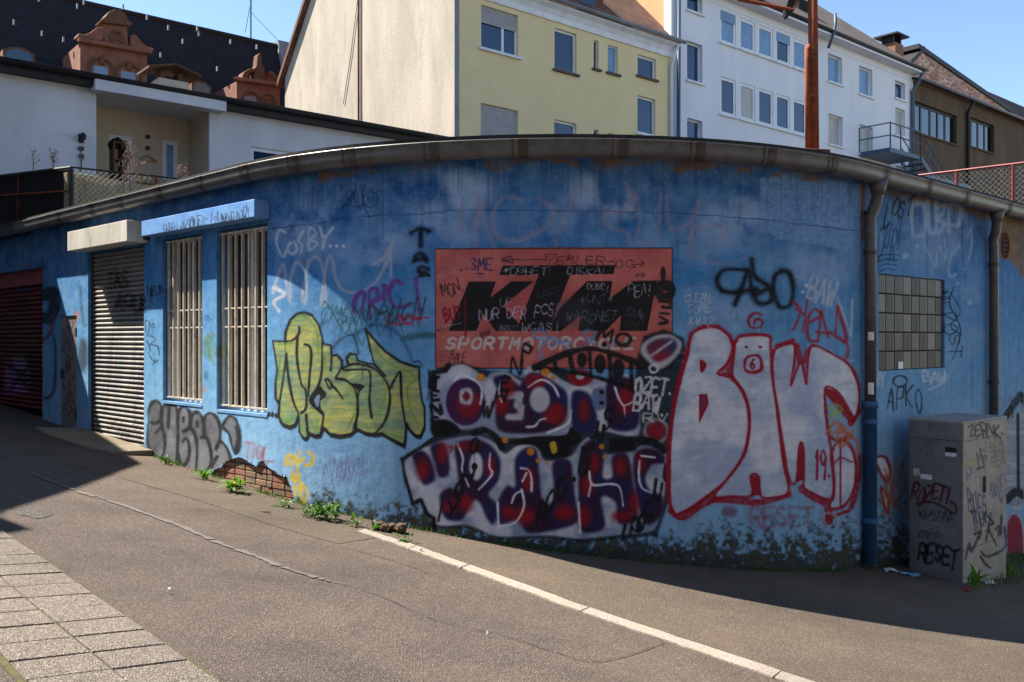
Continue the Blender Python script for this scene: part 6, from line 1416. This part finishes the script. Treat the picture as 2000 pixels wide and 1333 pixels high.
for t in (.3, .55, .8, .98): m_ = MB(); fl.box(m_, ka1 + .04, ka2, 3.9 + (zsh - 3.9) * t, 3.93 + (zsh - 3.9) * t, .5, .8); m_.build('shelf_board', M_WOOD, SHF)
JK = MB(); rj = random.Random(3)
for q in range(8): ball(JK, fl.p(ka1 + .02 + (ka2 - ka1 + .15) * q / 7, zsh + .02 - .05 * abs(q - 2) - (.1 if q > 4 else 0), .68 + rj.uniform(-.05, .1)), .10 + rj.uniform(-.02, .03), 8)
tag(JK.build('jacket', M('dark_cloth', (22, 22, 26), (14, 14, 16), 8, .95), None, smooth=True, origin=fl.p(ka1, zsh)), 'crumpled dark jacket hanging over the top of the loggia shelf', 'jacket')

# slate mansard building
fs = Fac(13.0); zs0 = 6.2; zrd = 14.25
SM = thing('slate_roof_building', tuple(fs.p(-8, zr)), 'old building with huge dark slate mansard roof and red sandstone dormers', 'building')
kr = Fac(16.).k(541)
m_ = MB(); uvquad(m_, [fs.p(-30, zs0, 0), fs.p(kr, zs0, 0), fs.p(kr, zrd, -3), fs.p(-30, zrd, -3)]); sro = m_.build('roof', M_SLATE, SM)
m_ = MB(); fs.box(m_, -30, kr, zr, zs0, -8, -.01); m_.build('wall', M_STONE, SM)
m_ = MB(); m_.prism([fs.p(kr, zs0, .2), fs.p(kr, zs0, -6), fs.p(kr, zrd + .2, -6), fs.p(kr, zrd + .25, -2.9)], fs.p(kr + .5, 0, 0) - fs.p(kr, 0, 0)); m_.build('fire_wall', M_GREY, SM)
m_ = MB(); m_.tube([fs.p(-30, zrd, -3), fs.p(kr, zrd, -3)], .09, 6); m_.build('ridge_roll', M_LEAD, sro)
def dpoly(T, pts, f): return [f.p(*f.kz(*T(p))) for p in pts]
def slabp(par, T, pts, f, o1, o2, name, mat, bev=0):
    m_ = MB(); P = [f.p(*f.kz(*T(p)), o1) for p in pts]; m_.prism(P, f.p(0, 0, o2) - f.p(0, 0, o1)); return m_.build(name, mat, par, bevel=bev)
zd = ZT(100, 0, 7.404)
dB = slabp(SM, zd, [(390, 640), (1350, 815), (1350, 1420), (390, 1200)], fs, -2.0, .25, 'dormer', M_STONE)
slabp(dB, zd, [(340, 590), (1410, 765), (1395, 830), (355, 655)], fs, .25, .5, 'cornice', M_STONE, .03)
slabp(dB, zd, [(330, 575), (350, 525), (440, 547), (510, 520), (610, 447), (680, 440), (712, 475), (702, 640), (380, 590)], fs, -.1, .42, 'volute', M_STONE, .03)
slabp(dB, zd, [(1092, 560), (1150, 540), (1190, 570), (1250, 650), (1330, 715), (1440, 750), (1400, 780), (1090, 715)], fs, -.1, .42, 'volute', M_STONE, .03)
slabp(dB, zd, [(715, 385), (1045, 425), (1065, 700), (900, 760), (740, 700), (700, 560)], fs, -.1, .40, 'crest', M_STONE, .03)
slabp(dB, zd, [(660, 345), (720, 300), (770, 230), (850, 200), (930, 210), (1010, 270), (1045, 350), (1105, 395), (1095, 430), (1040, 430), (720, 390), (655, 360)], fs, -.2, .55, 'crest_arch', M_STONED, .03)
m_ = MB(); q_ = [fs.p(*fs.kz(*zd((895 + 78 * math.cos(t), 590 + 85 * math.sin(t)))), .43) for t in np.linspace(0, 2 * math.pi, 17)]; m_.tube(q_, .07, 6, False); m_.build('cartouche', M_STONED, dB)
for cx_, cy_ in ((690, 1030), (1085, 1110)):
    q_ = [fs.p(*fs.kz(*zd((cx_ + 180 * math.cos(t), cy_ + 10 + 30 * math.cos(t) - 165 * max(0, math.sin(t))))), .27) for t in np.linspace(math.pi, 0, 13)]
    m_ = MB(); m_.tube([q_[0] - (0, 0, .6)] + q_ + [q_[-1] - (0, 0, .6)], .05, 6); m_.build('window_arch', M_STONED, dB)
    w_ = slabp(dB, zd, [(cx_ - 110, cy_ - 60), (cx_ + 95, cy_ - 25), (cx_ + 105, cy_ + 200), (cx_ - 115, cy_ + 160)], fs, .252, .262, 'pane', glass_mat('pale_glass', (104, 128, 152), .1, 1.8))
    slabp(dB, zd, [(cx_ - 40, cy_ - 190), (cx_ + 50, cy_ - 175), (cx_ + 30, cy_ - 60), (cx_ - 20, cy_ - 70)], fs, .25, .36, 'keystone', M_STONED, .02)
z1_ = ZT(0, 0, 3.03)
dS = slabp(SM, z1_, [(1385, 490), (1640, 528), (1640, 720), (1385, 680)], fs, -2.0, .25, 'dormer', M_STONE)
slabp(dS, z1_, [(1365, 470), (1672, 510), (1660, 530), (1375, 492)], fs, .2, .48, 'cornice', M_STONE, .02)
slabp(dS, z1_, [(1405, 475), (1420, 440), (1455, 420), (1490, 420), (1485, 435), (1455, 445), (1435, 480)], fs, -.1, .4, 'volute', M_STONED, .02); slabp(dS, z1_, [(1560, 440), (1590, 440), (1625, 470), (1660, 508), (1625, 505), (1590, 470)], fs, -.1, .4, 'volute', M_STONED, .02)
slabp(dS, z1_, [(1480, 490), (1490, 410), (1500, 400), (1507, 335), (1520, 325), (1528, 340), (1535, 400), (1545, 410), (1555, 500)], fs, -.1, .3, 'obelisk', M_STONED, .03)
for cx_ in (1465, 1565):
    slabp(dS, z1_, [(cx_ - 36, 575 + (cx_ - 1465) * .15), (cx_ + 36, 582 + (cx_ - 1465) * .15), (cx_ + 36, 700), (cx_ - 36, 700)], fs, .252, .262, 'pane', MATS['pale_glass'] if cx_ < 1500 else M_STONED)
    q_ = [fs.p(*fs.kz(*z1_((cx_ + 46 * math.cos(t), 600 + (cx_ - 1465) * .15 - 46 * max(0, math.sin(t))))), .26) for t in np.linspace(math.pi, 0, 9)]
    m_ = MB(); m_.tube([q_[0] - (0, 0, .5)] + q_ + [q_[-1] - (0, 0, .5)], .045, 6); m_.build('window_arch', M_STONED, dS)
for pts in ([(5, 305), (50, 292), (110, 295), (160, 315), (192, 340), (190, 420), (5, 400)], [(1118, 500), (1150, 488), (1200, 500), (1232, 530), (1230, 580), (1118, 560)]):
    d_ = slabp(SM, z1_, pts, fs, -1.2, .3, 'segmental_dormer', M_STONED); slabp(d_, z1_, [(p[0] * .8 + np.mean([q[0] for q in pts]) * .2, p[1] * .8 + (np.mean([q[1] for q in pts]) + 25) * .2) for p in pts], fs, .302, .31, 'pane', M_GLASS)
rs = random.Random(9)
for k in range(17):
    px_, py_ = [(208, 14), (470, 32), (432, 55), (225, 215), (840, 120), (965, 180), (1135, 185), (1145, 215), (1330, 262), (1484, 292), (1615, 315), (920, 340), (1252, 420), (60, 150), (700, 60), (1050, 260), (350, 250)][k]
    q = z1_((px_, py_)); fk = Fac(14.5); kk, z_ = fk.kz(*q); m_ = MB(); fk.box(m_, kk - .022, kk + .022, z_ - .14, z_ + .04, .5, .6); m_.build('snow_hook', M_GREY, sro)
ka9, za9 = Fac(16.).kz(490, 80); m_ = MB(); fa = Fac(16.); m_.tube([fa.p(ka9, za9 - .3), fa.p(ka9, za9 + 2.6)], .03, 6); m_.tube([fa.p(ka9 - .25, za9 + .3), fa.p(ka9 - .05, za9 + 1.4)], .012, 5); m_.tube([fa.p(ka9, za9 + 1.2), fa.p(kr, zrd + .3, 0)], .010, 5); m_.build('antenna', M_LEAD, sro)

# ------------------------------------------------------------------ on the roof of the corner building
# rusty double mast
D_ = 11.6; bz = GZ + .05
RM = thing('rusty_mast', at(1588, 296, D_), 'tall rust-orange double pipe mast on the roof above the white letters', 'mast')
m_ = MB(); m_.tube([at(1590.5, 300, D_), at(1586, -120, D_)], .062, 12); m_.build('main_pipe', M_RUST, RM, smooth=True)
m_ = MB(); m_.tube([at(1579, 300, D_ - .02), at(1577.5, 97, D_ - .02), at(1582, 88, D_)], .04, 10); m_.build('side_pipe', M_RUST, RM, smooth=True)
for y_ in (108, 192):
    m_ = MB(); m_.tube([at(1586.5, y_, D_), at(1586.6, y_ - 7, D_)], .075, 12); m_.build('clamp', M_RUST, RM)
m_ = MB(); m_.tube([at(1586, -60, D_), at(1548, 20, D_), at(1440, -2, D_)], .028, 6); m_.build('arm', M_RUST, RM)
m_ = MB(); m_.prism([at(1536, 30, D_), at(1534, 20, D_), at(1546, -20, D_), at(1575, -20, D_), at(1552, 14, D_), at(1546, 24, D_), at(1540, 33, D_)], (0, .12, 0)); m_.build('bracket', M_BLACK, RM)
x0_, _, z0_ = at(1552, 306, D_ - .3); x1_, _, z1q = at(1626, 288, D_ - .3)
m_ = MB(); m_.box((x0_, D_ - .35, bz - .01), (x1_ - x0_, .1, 0), (-.1, .8, 0), (0, 0, z1q - bz)); m_.build('concrete_pad', M_STONED, RM, bevel=.02)

def chain(mb, A, B, z0a, z0b, z1a, z1b, step, r):
    """diamond mesh between two posts; bottom z0, top z1"""
    A, B = np.array(A[:2], float), np.array(B[:2], float); Lh = np.linalg.norm(B - A); n = int(Lh / step)
    h = max(z1a - z0a, z1b - z0b)
    def pt(s_, t_): p = A + (B - A) * s_ / Lh; za = z0a + (z0b - z0a) * s_ / Lh; zb = z1a + (z1b - z1a) * s_ / Lh; return np.array((p[0], p[1], za + (zb - za) * t_))
    w = h
    for k in range(-int(h / step) - 1, n + 1):
        for sg in (1, -1):
            s0_ = k * step; s1_ = s0_ + w
            t0, t1 = 0., 1.
            lo = max(s0_, 0); hi = min(s1_, Lh)
            if hi - lo < .02: continue
            ta, tb = (lo - s0_) / w, (hi - s0_) / w
            if sg < 0: ta, tb = 1 - ta, 1 - tb
            mb.tube([pt(lo, ta), pt(hi, tb)], r, 3, False)
M_WIRE = M('galvanised_wire', (150, 150, 146), (120, 120, 118), 9, .5, metal=.6)
M_WIRED = M('dark_wire', (58, 54, 50), (44, 40, 38), 9, .6, metal=.3)
M_REDP2 = M('red_rail_paint', (136, 44, 44), (112, 34, 36), 6, .5)
# right: red rail fence
RA, RB = at(1775, 345, 17.3), at(2060, 311, 15.4)
RF = thing('red_rail_fence', (RA[0], RA[1], bz), 'chain-link fence with red top rail on the roof at right', 'fence')
m_ = MB(); m_.tube([RA, RB], .021, 8); m_.build('top_rail', M_REDP2, RF)
for px_ in (1778, 1876, 1985):
    t = (px_ - 1775) / 285.; p = np.array(RA) * (1 - t) + np.array(RB) * t; m_ = MB(); m_.tube([(p[0], p[1], bz), p], .024, 8); m_.build('post', M_REDP2, RF)
m_ = MB(); chain(m_, RA, RB, bz, bz, RA[2] - .02, RB[2] - .02, .10, .006); tag(m_.build('wire_mesh', M_WIRE, RF), kind='stuff')
# left: terrace wall and dark fence
TA, TB, TC = at(139, 327, 16.3), at(372, 352, 18.2), at(-60, 352, 17.1)
TW = MB(); ta, tb = np.array((TA[0], TA[1], bz)), np.array((TB[0] * 1.02, TB[1] * 1.02, bz)); dn = np.array((-(tb - ta)[1], (tb - ta)[0], 0)); dn /= np.linalg.norm(dn); TW.box(ta + dn * .05, tb - ta, dn * .18, (0, 0, TA[2] - bz - .08))
tag(TW.build('terrace_wall', M('beige_concrete', (206, 190, 154), (184, 168, 134), 2, .95, bs=.4, bscale=20, dirt=(110, 98, 76), streak=True), origin=tuple(ta), bevel=.01), 'beige concrete parapet wall behind the mesh fence on the left roof', 'wall')
TF = thing('terrace_fence', tuple(ta), 'dark chain-link fence with rusty posts along the left roof terrace', 'fence')
for a_, b_, st_ in ((TA, TB, .11), (TC, TA, .06)):
    m_ = MB(); chain(m_, a_, b_, bz, bz, a_[2], b_[2], st_, .004); tag(m_.build('wire_mesh', M_WIRED, TF), kind='stuff')
    m_ = MB(); m_.tube([a_, b_], .018 if a_ is TA else .028, 6); m_.build('top_wire' if a_ is TA else 'top_rail', M_WIRED, TF)
for p, r_ in ((TA, .035), (at(35, 340, 16.75), .02), (at(305, 346, 17.6), .032), (at(372, 352, 18.2), .03)):
    m_ = MB(); m_.tube([(p[0], p[1], bz), p], r_, 8); m_.build('post', M_RUST if r_ != .035 else M_BLACK, TF)
m_ = MB(); p0, p1_ = np.array(TC), np.array(TA); zmid = (bz + TA[2]) / 2 + .1; m_.tube([(p0[0], p0[1], zmid), (p1_[0], p1_[1], zmid)], .016, 6); m_.build('mid_rail', M_RUST, TF)
nd = np.array((-(p1_ - p0)[1], (p1_ - p0)[0], 0)); nd /= np.linalg.norm(nd)
m_ = MB(); m_.box(np.array((p0[0], p0[1], bz)) + nd * .05, (p1_ - p0) * (1, 1, 0), nd * .01, (0, 0, TA[2] - bz - .03)); m_.build('shade_netting', M('dark_netting', (40, 38, 36), (30, 28, 28), 9, .95), TF)
# dry stalks
M_DRY = M('dry_stalk', (150, 120, 100), (120, 92, 76), 8, .95)
def stalk(px, yb, yt, D, seed, label, bushy=1.0):
    r = random.Random(seed); m_ = MB(); b0 = np.array(at(px, yb, D)); t0 = np.array(at(px + r.uniform(-4, 4), yt, D)); H = t0 - b0
    path = [b0 + H * t + np.array((r.uniform(-.02, .02), r.uniform(-.02, .02), 0)) * t for t in np.linspace(0, 1, 6)]; m_.tube(path, [.012, .011, .009, .008, .006, .003], 5)
    for k in range(int(46 * bushy)):
        t = r.uniform(.35, 1); p = b0 + H * t; a = r.uniform(0, 6.28); l = r.uniform(.04, .14) * (1.15 - t * .6); q = p + np.array((math.cos(a) * l, math.sin(a) * l, l * .9)); m_.tube([p, q], [.004, .002], 3)
        for c in range(3): w = q + np.array((r.uniform(-.02, .02), r.uniform(-.02, .02), r.uniform(0, .03))); m_.quad(w, w + (.012, 0, .006), w + (.012, .005, .02), w + (0, .005, .016))
    tag(m_.build('dry_weed', M_DRY, None, origin=tuple(b0)), label, 'weed', 'dry weeds on the roof')
stalk(255, 395, 285, 16.2, 1, 'tallest dry seed-head weed standing before the loggia', 1.4); stalk(353, 365, 330, 16.0, 2, 'short dry weed near the right end of the terrace wall', .7); stalk(105, 345, 298, 16.9, 3, 'dry brown weed rising above the dark fence rail left of the corner post', .8)
stalk(66, 345, 294, 16.9, 4, 'thin bare weed above the dark fence at far left', .3); stalk(275, 385, 320, 16.2, 5, 'slender dry weed just right of the tallest one', .4); stalk(240, 390, 300, 16.2, 6, 'bare thin stalk just left of the tallest dry weed', .3)

# ------------------------------------------------------------------ weeds along the foot of the wall
def leaf_mesh(name, L_, W_, seed, mat, tooth=.35):
    r = random.Random(seed); m_ = MB(); n = 7; rows = []
    for k in range(n + 1):
        t = k / n; w = W_ * math.sin(math.pi * min(1, t * .92 + .06)) ** .8 * (1 - tooth * (k % 2)); x = L_ * t; z = L_ * (.55 * t - .62 * t * t)
        rows.append((m_.vert((x, -w, z + w * .4)), m_.vert((x, 0, z)), m_.vert((x, w, z + w * .4))))
    for k in range(n):
        for q in range(2): m_.f.append([rows[k][q], rows[k + 1][q], rows[k + 1][q + 1], rows[k][q + 1]])
    me = bpy.data.meshes.new(name); me.from_pydata(m_.v, [], m_.f); me.materials.append(mat)
    for p in me.polygons: p.use_smooth = True
    return me
def leaf_mat(name, c1, c2):
    m, N, L, B = nt(name); v = coords(N, L)
    L.new(mix(N, L, noise(N, L, v, 20, 3), lin(c1), lin(c2)), B.inputs['Base Color']); B.inputs['Roughness'].default_value = .55
    B.inputs['Transmission Weight'].default_value = 0
    tr = N.new('ShaderNodeBsdfTranslucent'); tr.inputs[0].default_value = lin(tuple(min(255, q * 1.25) for q in c1)); mx = N.new('ShaderNodeMixShader'); mx.inputs[0].default_value = .35
    out = N['Material Output']; L.new(B.outputs[0], mx.inputs[1]); L.new(tr.outputs[0], mx.inputs[2]); L.new(mx.outputs[0], out.inputs[0])
    return m
ML = [leaf_mat('leaf_bright', (92, 132, 34), (70, 108, 26)), leaf_mat('leaf_deep', (64, 98, 30), (48, 78, 24))]
LM = [leaf_mesh('leaf', .22, .022, 1, ML[0]), leaf_mesh('leaf', .17, .026, 2, ML[0]), leaf_mesh('leaf', .12, .022, 3, ML[1]), leaf_mesh('leaf', .06, .018, 4, ML[1], .1), leaf_mesh('leaf', .26, .03, 5, ML[0], .1)]
M_DAND = M('dandelion_yellow', (230, 190, 30), (214, 170, 20), 9, .8)
def plant(px, py, n, kinds, scale, seed, label, up=(.2, 1.2), spread=.05, flower=0, group='weeds along the foot of the wall'):
    x, y, z = G(px, py); r = random.Random(seed); T_ = thing('weed', (x, y, z), label, 'weed', group)
    for k in range(n):
        o = bpy.data.objects.new('leaf', LM[r.choice(kinds)]); COL.objects.link(o); o.parent = T_
        o.location = (r.uniform(-spread, spread), r.uniform(-spread, spread), r.uniform(0, spread * 1.2)); s = scale * r.uniform(.6, 1.15); o.scale = (s, s, s)
        o.rotation_euler = (r.uniform(-.3, .3), -r.uniform(*up), r.uniform(0, 6.283))
    for k in range(flower):
        m_ = MB(); c = np.array((x, y, z)) + (r.uniform(-.1, .1), -.1, .12 + .04 * k); m_.tube([np.array((x, y, z)), c], .003, 4); m_.tube([c, c + (0, 0, .012), c + (0, 0, .018)], [.008, .022, .012], 9); m_.build('flower', M_DAND, T_)
plant(400, 938, 14, [4, 0, 1], .9, 1, 'upright long-leaved weed under the silver letters', (.2, 1.3), .03)
plant(460, 962, 60, [0, 1, 2, 1], .85, 2, 'bushy dandelion with a yellow flower beside the bare bricks', (.0, 1.2), .07, 1)
plant(638, 1016, 110, [3, 3, 2, 3], 1.0, 3, 'large bushy green weed at the end of the bare bricks', (.0, 1.4), .12)
plant(607, 1010, 50, [3, 3, 2], .95, 4, 'smaller leafy weed left of the largest one below the yellow tag', (.0, 1.3), .08)
plant(556, 992, 18, [2, 3], 1.0, 5, 'small flat weed at the right foot of the bare bricks', (-.1, .9), .05)
plant(325, 908, 20, [2, 3], .9, 6, 'straggly weed under the left end of the silver letters', (.1, 1.4), .06)
plant(790, 1060, 20, [2, 3], .85, 7, 'pale weed growing on the kerb beside the dirt clod', (-.1, .9), .06)
plant(735, 1036, 16, [3], 1.1, 8, 'tiny weed between kerb and wall left of the dirt clod', (.2, 1.4), .04); plant(698, 1028, 18, [3, 2], .9, 9, 'thin tuft at the start of the kerb', (.2, 1.4), .06)
plant(1900, 1150, 14, [0, 4], .9, 10, 'grass tuft growing at the front of the cable cabinet', (.6, 1.5), .05); plant(1965, 1128, 20, [0, 4], 1.0, 11, 'grassy tuft at the right end of the cable cabinet', (.5, 1.5), .1)
# rough grass right of the cabinet: nobody could count it
m_ = MB(); r = random.Random(5)
for k in range(1500):
    q = fc[:2] + FU * r.uniform(.2, 4.5) - FV * r.uniform(-1.0, .28) ; z = gzf(*q); h = r.uniform(.04, .16); a = r.uniform(0, 6.28); d = np.array((math.cos(a), math.sin(a), 0)) * .006; l = np.array((r.uniform(-.05, .05), r.uniform(-.05, .05), h)); b0 = np.array((q[0], q[1], z))
    m_.poly([b0 - d, b0 + d, b0 + l])
tag(m_.build('rough_grass', ML[1]), 'rough dark grass and weeds on the ground beside the cable cabinet', 'grass', kind='stuff')
SQ0, SQ1 = s_of(290), s_of(1780); m_ = MB(); r = random.Random(15)
for k in range(3200):
    s_ = r.uniform(SQ0, SQ1); dn_ = math.sin(s_ * 2.1) + math.sin(s_ * 5.3 + 1) + .6 * math.sin(s_ * 11.7)
    if dn_ < r.uniform(-1.2, 1.6): continue
    x, y, _ = wp(s_, r.uniform(.005, .07)); z = gzf(x, y); h = r.uniform(.015, .07); a = r.uniform(0, 6.28); d = np.array((math.cos(a), math.sin(a), 0)) * r.uniform(.003, .007); l = np.array((r.uniform(-.03, .03), r.uniform(-.03, .03), h)); b0 = np.array((x, y, z))
    m_.poly([b0 - d, b0 + d, b0 + l + d * .3, b0 + l])
tag(m_.build('wall_foot_moss', ML[1]), 'thin line of grass and moss along the foot of the blue wall', 'moss', kind='stuff')
m_ = MB(); r = random.Random(16)
for k in range(900):
    s_ = r.uniform(SQ0, SQ1); x, y, _ = wp(s_, abs(r.gauss(0, .1)) + .01); z = gzf(x, y); q = r.uniform(.004, .013); m_.box((x, y, z), (q, q * .3, 0), (-q * .3, q, 0), (0, 0, q * .7))
tag(m_.build('grit', M('grit', (112, 96, 78), (84, 72, 60), 30, .98)), 'loose grit and crumbs along the wall joint', 'grit', kind='stuff')
# clod of dirt, litter
m_ = MB(); r = random.Random(6); c0 = np.array(G(768, 1040))
for k in range(9):
    c = c0 + np.array((r.uniform(-.16, .16), r.uniform(-.05, .05), r.uniform(.02, .06)))
    base = len(m_.v); ball(m_, (0, 0, 0), 1, 8)
    for q in range(base, len(m_.v)): v = np.array(m_.v[q]); s = .05 * (1 + .35 * math.sin(v[0] * 5 + k) * math.cos(v[1] * 4 + v[2] * 6)); m_.v[q] = tuple(c + v * s)
tag(m_.build('dirt_clod', M('dry_dirt', (92, 76, 54), (70, 58, 42), 30, .98, bs=.8, bscale=80), origin=tuple(c0)), 'clump of dry brown dirt lying at the start of the kerb', 'dirt')
def litter(px, py, w, h, col, label, seed):
    r = random.Random(seed); x, y, z = G(px, py); m_ = MB(); n = 4; ids = [[m_.vert((x + (i / n - .5) * w, y + (j / n - .5) * h, z + .012 + r.uniform(0, .035))) for i in range(n + 1)] for j in range(n + 1)]
    for j in range(n):
        for i in range(n): m_.f.append([ids[j][i], ids[j][i + 1], ids[j + 1][i + 1], ids[j + 1][i]])
    o = m_.build('litter', M('litter_%d' % seed, col, tuple(q * .85 for q in col), 9, .6), origin=(x, y, z)); md = o.modifiers.new('t', 'SOLIDIFY'); md.thickness = .003
    tag(o, label, 'litter', 'litter on the ground')
litter(1740, 1118, .16, .12, (200, 204, 206), 'white paper scrap lying near the downpipe foot', 1); litter(1778, 1126, .22, .12, (90, 160, 200), 'pale blue plastic wrapper lying left of the cabinet', 2)
litter(1890, 1156, .1, .07, (160, 40, 40), 'small red and white scrap in front of the cabinet', 3); litter(1932, 1142, .14, .08, (190, 190, 186), 'crumpled white paper in the grass by the cabinet', 4)
litter(822, 1079, .03, .02, (230, 230, 226), 'tiny white fleck on the road near the clod of dirt', 5); litter(331, 1160, .02, .015, (230, 230, 226), 'tiny white fleck on the road beside the slabs', 6); litter(952, 1245, .012, .012, (220, 220, 216), 'tiny white fleck in the middle of the sunlit road', 7)
m_ = MB(); c = np.array(G(517, 1002)); m_.tube([c + (-.06, 0, .01), c + (0, -.005, .013), c + (.06, .0, .01)], .008, 5); tag(m_.build('twig', M_WOOD, origin=tuple(c)), 'short dark twig lying on the footpath below the bricks', 'twig')

# ------------------------------------------------------------------ neighbour out of view, then unseen houses added to dim the street's sky light
def house_block(name, pts2, z1, label, mat, over=.35):
    T_ = thing(name, (pts2[0][0], pts2[0][1], 0), label, 'house'); P = np.array(pts2, float); c = P.mean(0)
    m_ = MB(); body = c + (P - c) * .96; m_.prism([(p[0], p[1], -3.5) for p in body], (0, 0, z1 - .2 + 3.5)); w = m_.build('wall', mat, T_)
    m_ = MB(); m_.prism([(p[0], p[1], z1 - .2) for p in P], (0, 0, .2)); m_.build('roof', M_TILED, T_)
    n = len(body)
    for k in range(n):
        a, b = body[k], body[(k + 1) % n]; L_ = np.linalg.norm(b - a); d = (b - a) / max(L_, 1e-6); nn = np.array((d[1], -d[0]))
        if np.dot(nn, (a + b) / 2 - c) < 0: nn = -nn
        for q in range(int(L_ / 3)):
            for zz_ in (1.2, 4.2):
                if zz_ + 1.6 > z1: continue
                o = a + d * (1 + q * 3) + nn * .01; m_ = MB(); m_.box((o[0], o[1], zz_), (d[0] * 1.1, d[1] * 1.1, 0), (nn[0] * .04, nn[1] * .04, 0), (0, 0, 1.4)); wi = m_.build('window', M_WHITE, T_)
                m_ = MB(); o2 = o + d * .08 + nn * .042; m_.box((o2[0], o2[1], zz_ + .08), (d[0] * .94, d[1] * .94, 0), (nn[0] * .005, nn[1] * .005, 0), (0, 0, 1.24)); m_.build('pane', M_GLASS, wi)
    return T_
M_NEU = M('grey_render', (112, 114, 118), (98, 100, 104), 2, .95)
sa = np.array(SUN_AZ)
def lift(p, z): return tuple(np.array(p) + sa * (z - gzf(*p)) / TAN_E)
ZN = 8.0
shp = [(-10.6, 19.6), (-6.35, 13.85), (-4.85, 11.75), (-4.55, 9.4), (-4.42, 7.85), (-4.36, 7.60), (-3.90, 7.28), (-4.0, 6.75), (-6.5, 5.2), (-14, 8), (-16, 18)]
house_block('neighbour_house', [lift(p, ZN) for p in shp], ZN, 'rendered house across the alley, out of the picture at left', M_CREAM)
house_block('sky_blocker_house', [(-18, -4.5), (-2, -4.6), (-2, -16), (-18, -16)], 13.0, 'added house unseen behind the viewer on the left, blocks sky light', M_NEU)
house_block('sky_blocker_house', [(-1.5, -4.6), (13, -4.2), (13, -16), (-1.5, -16)], 13.0, 'added grey house unseen behind the viewer on the right, blocks sky light', M_NEU)
house_block('sky_blocker_house', [(10.0, -4.2), (13.5, 8), (30, 8), (30, -4.2)], 13.0, 'added tall house unseen beyond the right edge, blocks sky light', M_NEU)
